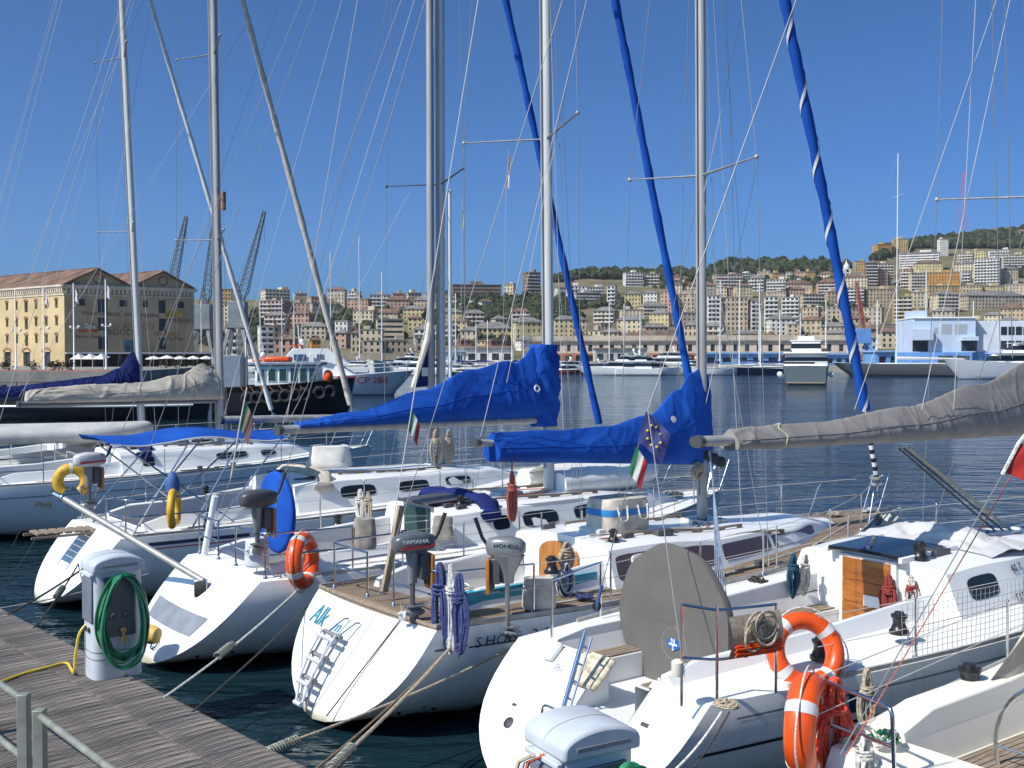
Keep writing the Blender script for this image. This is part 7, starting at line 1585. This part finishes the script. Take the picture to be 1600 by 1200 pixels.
# mesh rail bag with tan line and orange float line
bagp = (L2 + L3) / 2; rb_ = thing('rail_bag', 'mesh rail bag holding tan rope and orange line beside the lifebuoy', 'bag', F1.w(bagp + V((0, -.04, .42))), F1.h + math.atan2((L3 - L2).y, (L3 - L2).x)); bl = (L3 - L2).length * .86
mb = MB(); mb.loft([[V((x, -.05 - .05 * math.sin(math.pi * z / .36), z)) for z in (0, .1, .2, .3, .36)] for x in (-bl / 2, -bl / 4, 0, bl / 4, bl / 2)]); mb.build('bag_front', mat('mesh_cloth', (.40, .34, .25), .9, var=.2, vscale=30), rb_, sharp=80)
for k in range(7):
    mb = MB(); mb.tube([V((lerp(-bl / 2 + .03, bl / 2 - .03, i / 9), -.10 - .01 * (k % 3), .02 + k * .014 + .02 * noise.noise(V((i * .7, k * 2.0, 0))))) for i in range(10)], .009, 6); mb.build('orange_line', ORANGE, rb_)
for k in range(9):
    mb = MB(); mb.torus((rnd.uniform(-.12, .12), -.10 - .008 * k, .22 + rnd.uniform(-.05, .06)), rnd.uniform(.07, .14), .011, (rnd.uniform(-.3, .3), 1, rnd.uniform(-.3, .3)), 22, 6); mb.build('rope_turn', TANROPE, rb_)
# canvas bags
def sack(label, wp, sx, sy, sz, m, seed=0, name='canvas_bag'):
    mb = MB(); rows = []
    for i in range(9):
        t = i / 8; k = (1 - .18 * t) * (1 if i else .9); row = []
        for j in range(24):
            a = 2 * math.pi * j / 24; wv = 1 + .10 * noise.noise(V((math.cos(a) * 2 + seed, math.sin(a) * 2, t * 3))); row.append(V((math.copysign(abs(math.cos(a)) ** .7, math.cos(a)) * sx / 2 * k * wv, math.copysign(abs(math.sin(a)) ** .7, math.sin(a)) * sy / 2 * k * wv, t * sz * (1 + .06 * noise.noise(V((j * .4, seed, 1)))))))
        rows.append(row)
    mb.loft(rows, closed=True, caps=True); o = mb.build(name, m); o.location = wp; return tag(o, label, 'bag')
DC = mat('greyish_canvas', (.30, .27, .23), .9, var=.2, vscale=8, bump=.3, bscale=60)
sack('grey canvas bag hung on the rail of the blue-wheel yacht', F3.w(F3.C(570, 857, -1.45)), .34, .26, .42, DC, 1); sack('crumpled beige bag behind the silver outboard motor', F2.w(F2.C(842, 950, -1.30)), .42, .28, .36, LRC, 2); sack('grey canvas pouch on the coachroof edge behind the grey outboard', F3.w(F3.C(692, 842, -1.05)), .34, .2, .34, DC, 3); sack('white sail bag lying at the bow of the awning yacht', F4.w(F4.C(515, 730, -.2)), .9, .6, .42, WHITECLOTH, 4, 'sail_bag')
# inflatable dinghy upside down on the foredeck and another behind
def dinghy(label, wp, rz, L=2.6, W=1.4, m=None):
    t = thing('inflatable_dinghy', label, 'dinghy', wp, rz); m = m or mat('dinghy_grey', (.46, .46, .44), .6, var=.1); pts = []
    for k in range(31):
        a = -math.pi * .5 + math.pi * k / 30; pts.append(V((L * .5 * (.15 + .85 * math.cos(a)) if k not in (0, 30) else -L * .5, W * .38 * math.sin(a), .10 * math.cos(a))))
    mb = MB(); mb.tube(pts, .2, 12); mb.build('tube', m, t); mb = MB(); mb.loft([[V((x, y, z)) for y, z in ((-w_, .05), (-w_ * .5, .20), (0, .30), (w_ * .5, .2), (w_, .05))] for x, w_ in ((-L * .5, .5), (0, .52), (L * .3, .4), (L * .48, .1))]); mb.build('bottom', m, t); return t
dinghy('pale grey inflatable dinghy upturned beyond the blue awning', D(100, 678, 29.0), R(20), 4.2, 2.0); dinghy('white inflatable tender on the foredeck behind the red and green flag', F3.w(F3.C(930, 745, .3)), F3.h, 2.6, 1.3, WHITE2)
# navy sail bag hanging along the inner stay beside the double mast
_f4 = lambda px, py, o_=0.0: F4.w(F4.C(px, py, o_)); a = _f4(671, 512); b_ = _f4(649, 606); c = _f4(681, 603); mb = MB(); mb.poly([a + V((.05, 0, 0)), b_, c, _f4(681, 520)], F4.p * .16); t = thing('hanging_sail_bag', 'navy triangular sail bag with white patch beside the double mast', 'sail bag', (0, 0, 0)); mb.build('bag', NAVYCLOTH, t, bev=.05); q = _f4(664, 581, -.03); mb = MB(); mb.bx(-.08, .08, -.09, .09, -.01, .012, face_matrix(q, F4.u, (0, 0, 1))); mb.build('patch', WHITEC, t)
mb = MB(); mb.tube([_f4(688, 385), _f4(668, 530), _f4(645, 606)], [.02, .07, .05], 8); mb.build('luff_tube', GREYSAIL, t)

# ------------------------------------------------------------------ flags
def stars(o, pt):
    for k in range(8):
        a = 2 * math.pi * k / 8; q = pt(.5 + .26 * math.cos(a), .5 + .30 * math.sin(a)); mb = MB(); mb.ball(q, (.016, .02, .016), 6, 4); mb.build('star', mat('star_yellow', (.6, .5, .08), .8), o)
q0 = F1.C(1009, 643, .36); q1 = F1.C(996, 690, .42); flag('courtesy_flag', 'faded blue flag with ring of yellow stars on the backstay', F1.w(q0), F1.w(q1), V((.26, .02, -.16)), [EUC], droop=.55, seed=1, extra=stars)
q0 = F1.C(993, 696, .44); q1 = F1.C(982, 738, .5); flag('national_flag', 'green white and red flag below the starred flag on the backstay', F1.w(q0), F1.w(q1), V((.13, .02, -.15)), [GREENC, WHITEC, REDC], droop=.5, seed=2)
_l0 = F3.w(F3.X(606, 868, .12)); _l1 = F3.w(B3.mtop)
def _on(py):
    lo, hi = 0.0, 1.0
    for _ in range(40):
        m_ = (lo + hi) / 2; q = _l0.lerp(_l1, m_) - V((0, 0, CAMZ)); fy = 600 - (q.z * math.cos(PITCH) + q.y * math.sin(PITCH)) / (q.y * math.cos(PITCH) - q.z * math.sin(PITCH)) * FPX
        if fy > py: lo = m_
        else: hi = m_
    return _l0.lerp(_l1, lo)
flag('national_flag', 'small green white red flag hanging in front of the long blue sail cover', _on(640), _on(672), V((.10, 0, -.15)), [GREENC, WHITEC, REDC], droop=.5, seed=3); flag('national_flag', 'faded green and red flag drooping above the blue awning', F4.w(F4.C(383, 627, -1.5)), F4.w(F4.C(374, 668, -1.5)), V((.14, .02, -.22)), [GREENC, mat('faded_flag_tan', (.34, .22, .15), .8), mat('faded_flag_red', (.30, .13, .10), .8)], droop=.7, seed=4)
rope_path([_l0, _l1], .006, WIREL, 'flag_staff_line', 'pale backstay line carrying the small tricolour', 'line')
rope_path([F4.w(F4.C(386, 605, -1.5)), F4.w(F4.C(374, 668, -1.5)), F4.w(F4.C(360, 752, -1.5))], .014, WIREL, 'flag_staff', 'pale staff of the faded flag above the awning', 'staff')
def disc(o, pt):
    mb = MB(); c = pt(.55, .5); rows = [[pt(.55 + .30 * k * math.cos(a), .5 + .34 * k * math.sin(a)) + V((-.0, -.012, 0)) for k in (0.02, .35, .7, 1)] for a in (2 * math.pi * i / 24 for i in range(25))]; mb.loft(rows); mb.build('white_emblem', WHITEC, o)
flag('club_flag', 'red flag with white emblem and white hoist at the right edge', F0.w(F0.C(1592, 692, .21)), F0.w(F0.C(1568, 738, .26)), V((.42, .02, -.12)), [mat('bright_red_cloth', (.55, .035, .025), .8)], droop=.7, seed=5, extra=disc); rope_path([F0.w(F0.C(1602, 680, .2)), F0.w(F0.C(1592, 692, .21)), F0.w(F0.C(1566, 742, .26))], .014, WROPE, 'flag_hoist', 'white hoist edge of the red flag at the right edge', 'line')
for i, (px, y0, y1, m_) in enumerate(((795, 240, 266, MGREY), (792, 268, 290, REDC), (722, 328, 356, GREENC))):
    flag('signal_pennant', ('small grey pennant high under the left spreader', 'small red and white pennant just below the grey one', 'small green pennant beside the double mast')[i], D(px, y0, 19.3 if i < 2 else 22.6), D(px - 1, y1, 19.3 if i < 2 else 22.6), V((.05, 0, -.06)), [m_, WHITEC] if i else [m_], droop=.4, seed=6 + i)
rope_path([D(797, 219, 19.3), D(795, 240, 19.3), D(791, 290, 19.3), D(782, 735, 19.6)], .004, WIREL, 'flag_halyard', 'thin halyard line of the grey and red pennants', 'line'); rope_path([D(726, 273, 22.6), D(722, 330, 22.6), D(718, 722, 22.6)], .004, WIREL, 'flag_halyard', 'thin halyard line of the green pennant', 'line')
rope_path([D(349, 300, 28.5), D(349, 328, 28.5)], .07, mat('striped_lamp', (.5, .25, .12), .6, var=.5, vscale=6), 'mast_lamp', 'small orange and white lantern hoisted beside the thick grey mast', 'lantern')

# ------------------------------------------------------------------ service pedestals on the pontoon
def pedestal(label, wp, rz, h=1.36, w_=.56, d_=.46, hose=True):
    t = thing('service_pedestal', label, 'pedestal', wp, rz); pg = mat('pedestal_grey', (.50, .53, .57), .45, var=.06, vscale=4)
    def ring(z, k=1.0):
        r_ = []
        for j in range(40):
            a = 2 * math.pi * j / 40; e = .45; r_.append(V((math.copysign(abs(math.cos(a)) ** e, math.cos(a)) * w_ / 2 * k, math.copysign(abs(math.sin(a)) ** e, math.sin(a)) * d_ / 2 * k, z)))
        return r_
    mb = MB(); mb.loft([ring(0), ring(.03, 1.0), ring(h * .42), ring(h - .16)], closed=True, caps=True); mb.build('body', pg, t)
    hw = w_ / 2 * 1.03; prof = [(-hw, h - .17), (-hw, h - .10)] + [(-hw * math.cos(math.pi * k / 14), h - .10 + .11 * math.sin(math.pi * k / 14)) for k in range(1, 14)] + [(hw, h - .10), (hw, h - .17)]
    mb = MB(); mb.poly([V((x, d_ * .53, z)) for x, z in prof], (0, -d_ * 1.06, 0)); mb.build('cap', pg, t, bev=.022, sharp=30)
    mb = MB(); mb.loft([[V((x * 1.004, y, z + .003)) for x, z in prof[1:-1]] for y in (-.008, .008)]); mb.build('cap_seam', LGREY, t)
    for sg in (-1, 1): mb = MB(); mb.bx(-w_ * .36, w_ * .36, sg * d_ * .545 - .004, sg * d_ * .545 + .004, h - .115, h - .085); mb.build('light_strip', MGREY, t, bev=.003)
    for y0, nm in ((-d_ / 2 - .01, 'front'),):
        mb = MB(); mb.bx(-w_ * .33, w_ * .33, y0 - .006, y0 + .05, h * .34, h - .22); mb.build('recess_panel', mat('pedestal_dark_panel', (.10, .11, .12), .3), t, bev=.02)
        for k in range(2): mb = MB(); mb.lathe([(.035, 0), (.03, .03), (.012, .035)], (-.07 + .14 * k, y0 - .005, h * .52), (0, -1, 0), 14); mb.build('socket', DGREY, t)
        for k in range(2): mb = MB(); mb.lathe([(.02, 0), (.02, .05), (.03, .055), (.03, .07)], (0.02, y0 - .005, h * .40 - k * .10), (0, -1, 0), 10); mb.tube([V((.02, y0 - .06, h * .40 - k * .1)), V((.02, y0 - .06, h * .40 - k * .1 - .06))], .012, 8); mb.build('brass_tap', mat('brass', (.45, .32, .12), .3, .8), t)
    mb = MB(); mb.bx(-w_ / 2 - .012, -w_ / 2 + .04, -d_ * .36, d_ * .36, h * .46, h - .24); mb.build('meter_window', mat('meter_glass', (.16, .18, .23), .1), t, bev=.015); mb = MB(); mb.bx(-w_ / 2 - .03, -w_ / 2 + .02, -d_ * .42, d_ * .42, h - .22, h - .18); mb.build('window_hood', pg, t, bev=.01)
    for k in range(2): mb = MB(); mb.lathe([(.03, 0), (.03, .012)], (-w_ / 2 - .004, -.07 + .12 * k, h * .40), (-1, 0, 0), 12); mb.build('cable_gland', BLACK, t)
    for z in (.22, .30): mb = MB(); mb.loft([ring(z, 1.008), ring(z + .012, 1.008)], closed=True); mb.build('groove_ring', MGREY, t)
    return t
def hose_coil(label, wp, rz, h, w_, n=9, seed=0):
    t = thing('hose_coil', label, 'hose', wp, rz); rr = random.Random(seed)
    for k in range(n):
        pts = []; a0 = rr.uniform(-.04, .04); hk = h * rr.uniform(.86, 1.03); wk = w_ * rr.uniform(.82, 1.05); yo = -rr.uniform(0, .10)
        for i in range(40):
            a = 2 * math.pi * i / 40; pts.append(V((math.sin(a) * wk / 2 * (1 - .10 * math.cos(a)) + a0, yo - .02 * math.cos(a * 2 + k), -hk / 2 + math.cos(a) * hk / 2) ) + V((.028 * noise.noise(V((i * .16, k * 3.3, seed))), .03 * noise.noise(V((i * .2, k * 5.1, seed + 2))), .02 * noise.noise(V((i * .15, k * 2.7, seed + 4))) )))
        mb = MB(); mb.tube(pts, .014, 8, closed=True); mb.build('hose_turn', HOSE if k % 4 else mat('light_green_hose', (.05, .28, .14), .3), t)
    return t
pz = R(38); pw = P(160, 1056, DZ); pe = pw + V((math.sin(-.0), 0, 0)); ped = pedestal('grey service pedestal with green hose on the left of the pontoon', (pw.x + .08, pw.y + .12, DZ), pz)
fd = V((math.sin(pz), -math.cos(pz), 0)); hose_coil('green garden hose coiled on the left service pedestal', V((pw.x + .08, pw.y + .12, DZ + 1.17)) + fd * .30, pz, 1.02, .50, 11, 3)
pw2 = P(905, 1450, DZ); ped2 = pedestal('grey service pedestal with rounded cap at the bottom of the picture', (pw2.x + .02, pw2.y + .1, DZ), R(30), h=1.30); fd = V((math.sin(R(30)), -math.cos(R(30)), 0)); hose_coil('green hose on the bottom service pedestal', V((pw2.x + .02, pw2.y + .1, DZ + 1.06)) + fd * .26 + V((.14, .08, 0)), R(30), .8, .36, 8, 4)
for k, m_ in enumerate((REDROPE, WROPE, TANROPE)):
    q = V((pw2.x - .30 - .03 * k, pw2.y - .06, DZ)); rope_path([q + V((.08, 0, 1.12)), q + V((-.02, 0, 1.08)), q + V((-.10, -.02, .8)), q + V((-.12, -.02, .3)), q + V((-.1, 0, .02))], .014, m_, 'water_hose', ('red', 'white', 'tan')[k] + ' hose hanging at the left side of the bottom pedestal', 'hose')
q = V((pw.x - .20, pw.y - .02, DZ)); rope_path(arc_pts([q + V((.05, .1, .62)), q + V((-.05, 0, .5)), q + V((-.10, 0, .2)), q + V((-.10, -.02, .03)), P(105, 1034, DZ + .02), P(60, 1046, DZ + .02), P(30, 1054, DZ + .02), P(-30, 1078, DZ + .02)], .12, 6), .016, YHOSE, 'water_hose', 'yellow hose running from the left pedestal across the planks', 'hose', n=8)

# ------------------------------------------------------------------ mooring lines, springs, chain, fender
def mooring(label, a, b, r=.016, m=TANROPE, sag=.08, spring=None):
    t = thing('mooring_line', label, 'rope', (0, 0, 0)); mb = MB(); pts = sag_line(a, b, sag, 14); mb.tube(pts, r, 7); mb.build('line', m, t)
    if spring:
        s0, s1 = spring; a_ = V(a).lerp(V(b), s0); b_ = V(a).lerp(V(b), s1); ax = (b_ - a_); L_ = ax.length; ax.normalize(); u = ax.cross(V((0, 0, 1))).normalized(); w_ = ax.cross(u); pts = []
        for i in range(140): q = i / 139; an = q * 2 * math.pi * 11; pts.append(a_ + ax * (L_ * q) + (u * math.cos(an) + w_ * math.sin(an)) * .045 - V((0, 0, sag * .4)))
        mb = MB(); mb.tube(pts, .009, 5); mb.build('coil_spring', GALV, t)
    return t
edge = lambda px, py: P(px, py, DZ + .0)
sq = F2.w(V((.25, -B2.b(.25) + .02, 1.12)))
mooring('tan mooring rope from the two-outboard yacht crossing to the pontoon with steel spring', F2.w(F2.C(815, 1005, -1.46)), edge(418, 1172), .014, TANROPE, .05, (.90, 1.0)); mooring('doubled tan mooring rope from the quarter cleat down to the pontoon corner', F2.w(F2.C(712, 1003, -1.40)), edge(500, 1215), .018, TANROPE, .04, (.80, .93)); mooring('second strand of tan mooring rope beside the doubled one', F2.w(F2.C(708, 1006, -1.40)), edge(484, 1209), .012, mat('brown_rope', (.20, .14, .09), .9, var=.3), .05)
mooring('black line from the transom edge down to the water', F2.w(B2.tr(.0, -.55)) + V((0, 0, .03)), F2.w(B2.tr(.86, -.62)) + V((-.1, -.05, -.02)), .008, DROPE, .0)
mooring('grey mooring rope from the blue-wheel yacht with spring near the pontoon', F3.w(V((.5, -B3.b(.5), 1.05))), edge(256, 1090), .013, WROPE, .05, (.55, .66)); mooring('dark mooring rope from the lifebuoy quarter towards the pontoon', F3.w(V((1.0, -B3.b(1.0), 1.15))), edge(300, 1113), .011, DROPE, .04)
mooring('black mooring rope of the awning yacht, upper of two', F4.w(V((.2, -.9, 1.15))), edge(12, 961), .016, DROPE, .06); mooring('black mooring rope of the awning yacht, lower of two', F4.w(B4.tr(.4, -.5)), edge(52, 982), .013, DROPE, .05, (.4, .55)); mooring('pale mooring rope low over the water at the far left', F4.w(B4.side(.8, .6)), edge(-10, 952), .010, WROPE, .05); mooring('thin line hanging to the water at the left edge', D(35, 820, 19), P(-5, 905, .1), .008, DROPE, .02)
mooring('grey line from the leftmost gangway ring down to the water', D(60, 835, 18.5), P(5, 925, .05), .008, DROPE, .0)
t = thing('steel_chain', 'rusty galvanised chain from the pontoon beside the left pedestal', 'chain', (0, 0, 0)); ca = edge(196, 1056) + V((0, 0, .01)); cb = edge(196, 1056) + V((.38, .10, -.42))
for k in range(16):
    c = ca.lerp(cb, k / 15) - V((0, 0, .10 * math.sin(math.pi * k / 15))); mb = MB(); mb.torus(c, .032, .009, (0, 1, 0) if k % 2 else (0, .2, 1), 12, 6); mb.build('chain_link', GALV, t)
fp = F3.w(B3.tr(.88, .55)); mb = MB(); fdv = F3.p * -1; q = D(222, 988, 14.05); mb.lathe([(.02, -.26), (.10, -.24), (.125, -.16), (.125, .16), (.10, .24), (.03, .27)], q, (1, -.35, -.12), 18); tag(mb.build('boat_fender', FENDERY), 'faded yellow cylindrical fender at the stern of the blue-wheel yacht', 'fender')
# spare shrouds, topping lifts and halyards that cross the sky
for B_o, x0, y0, x1, y1, r_ in ((B5, 415, -10, 30, 620, .005), (B5, 440, -10, 255, 540, .005), (B4, 610, -10, 500, 420, .006), (B3, 560, -10, 448, 655, .005), (B6, 228, -10, 50, 400, .005), (B6, 240, -10, 140, 520, .005), (B3, 915, -10, 775, 680, .005), (B2, 1165, -10, 1100, 300, .004), (B2, 1135, -10, 1152, 560, .004), (B2, 1130, -10, 1180, 740, .004), (B1, 1560, -10, 1335, 640, .004), (B1, 1580, -10, 1440, 640, .004), (B1, 1525, -10, 1490, 640, .004), (B1, 1550, -10, 1563, 560, .006), (B1, 1570, -10, 1582, 560, .006), (B2, 1185, 250, 1090, 690, .004), (B4, 455, 650, 640, 300, .004)):
    yy = -.12 if r_ < .006 else -.3
    B_o.stay(B_o.F.C(x0, y0, yy), B_o.F.C(x1, y1, yy), r_, WIREL if r_ < .006 else WIRE, 'halyard')

# ------------------------------------------------------------------ loose tangles of line, skin fittings
def tangle(label, wp, rad, m, seed, n=5, h=.12, r=.010, m2=None):
    rr = random.Random(seed); t = thing('rope_tangle', label, 'rope', wp, 0)
    for k in range(n):
        pts = []; a0 = rr.uniform(0, 6.28); w0 = rr.uniform(.35, 1.0)
        for i in range(34):
            a = a0 + i * .55; q = rad * w0 * (.55 + .45 * noise.noise(V((i * .35, k * 4.1, seed)))); pts.append(V((math.cos(a) * q + rad * .35 * noise.noise(V((i * .2, k, seed + 5))), math.sin(a) * q * .8, max(r, h * (.25 + .75 * abs(noise.noise(V((i * .3, k * 2.2, seed + 9)))))))))
        mb = MB(); mb.tube(pts, r, 5); mb.build('rope_turn', m2 if (m2 and k % 2) else m, t)
    return t
tangle('tan rope tangle on the starboard quarter beside the steel rail', F1.w(F1.Z(1135, 1108, 1.18)), .20, TANROPE, 51); tangle('white and green rope tangle at the stern of the nearest yacht', F0.w(V((.15, 1.0, 1.27))), .22, WROPE, 52, 7, .2, .011, HOSE); tangle('pale rope pile in the stern corner under the blue hanks', F2.w(V((.45, -1.05, B2.dz(.45, 1.05) + .01))), .20, WROPE, 53, 6, .12, .012, BROPE); tangle('blue rope pile on the side deck beside the turquoise panel', F2.w(V((2.2, -1.28, B2.dz(2.2, 1.28) + .01))), .16, BROPE, 54, 5); tangle('red and white sheet pile by the blue-wheel yacht winch', F3.w(V((2.75, -1.05, B3.dz(2.75, 1.05) + .17))), .18, SALMON, 55, 5, .1, .012, WROPE); tangle('pale rope pile on the foredeck of the blue-wheel yacht', F3.w(V((9.0, -.2, B3.dz(9.0, .2) + .01))), .24, TANROPE, 56, 6); tangle('rope pile on the teak foredeck near the anchor', F2.w(V((9.2, .15, B2.dz(9.2, .15) + .01))), .22, TANROPE, 57, 6); tangle('blue and white sheet tangle in the grey-wheel cockpit', F1.w(V((2.6, .15, B1.zsole + .01))), .22, WROPE, 58, 6, .1, .010, TROPE); tangle('dark line pile on the white deck left of the mahogany boards', F1.w(V((3.3, .95, B1.dz(3.3, .95) + .15))), .16, DROPE, 59, 5)
mooring('pale mooring rope from the tan tangle down past the stern', F1.w(F1.Z(1128, 1112, 1.2)), D(1040, 1215, 8.9), .012, WROPE, .05); mooring('dark strap beside the pale mooring rope at the stern quarter', F1.w(F1.Z(1140, 1112, 1.2)), D(1072, 1215, 8.9), .008, DROPE, .03)
for B_o, xs_ in ((B1, (1.2, 1.35, 4.4)), (B2, (.35, .5, .62, 4.0)), (B3, (.2, .34, .46, 5.0)), (B4, (.6, .8)), (B0, (1.0, 1.2))):
    for k, x in enumerate(xs_):
        q = B_o.side(x, .22 + .06 * (k % 2), -1, .0); mb = MB(); mb.lathe([(.028, 0), (.026, .01), (.014, .012), (.012, .004)], q, (0, -1, -.25), 12); mb.build('skin_fitting', STEEL if k % 2 else BLACK, B_o.root)

# ------------------------------------------------------------------ sea air over the harbour
mb = MB(); mb.bx(-3000, 3000, -95, 3000, -60, 335); hz = stuff(mb.build('haze', bpy.data.materials.new('sea_air')))
hm = hz.data.materials[0]; hm.use_nodes = True; hn = hm.node_tree; hn.nodes.remove(hn.nodes['Principled BSDF'])
pv = hn.nodes.new('ShaderNodeVolumePrincipled'); pv.inputs['Color'].default_value = (0.90, 0.94, 1.0, 1); pv.inputs['Density'].default_value = 0.00006; pv.inputs['Anisotropy'].default_value = 0.2
hn.links.new(pv.outputs[0], hn.nodes['Material Output'].inputs['Volume'])
sc.cycles.volume_bounces = 0
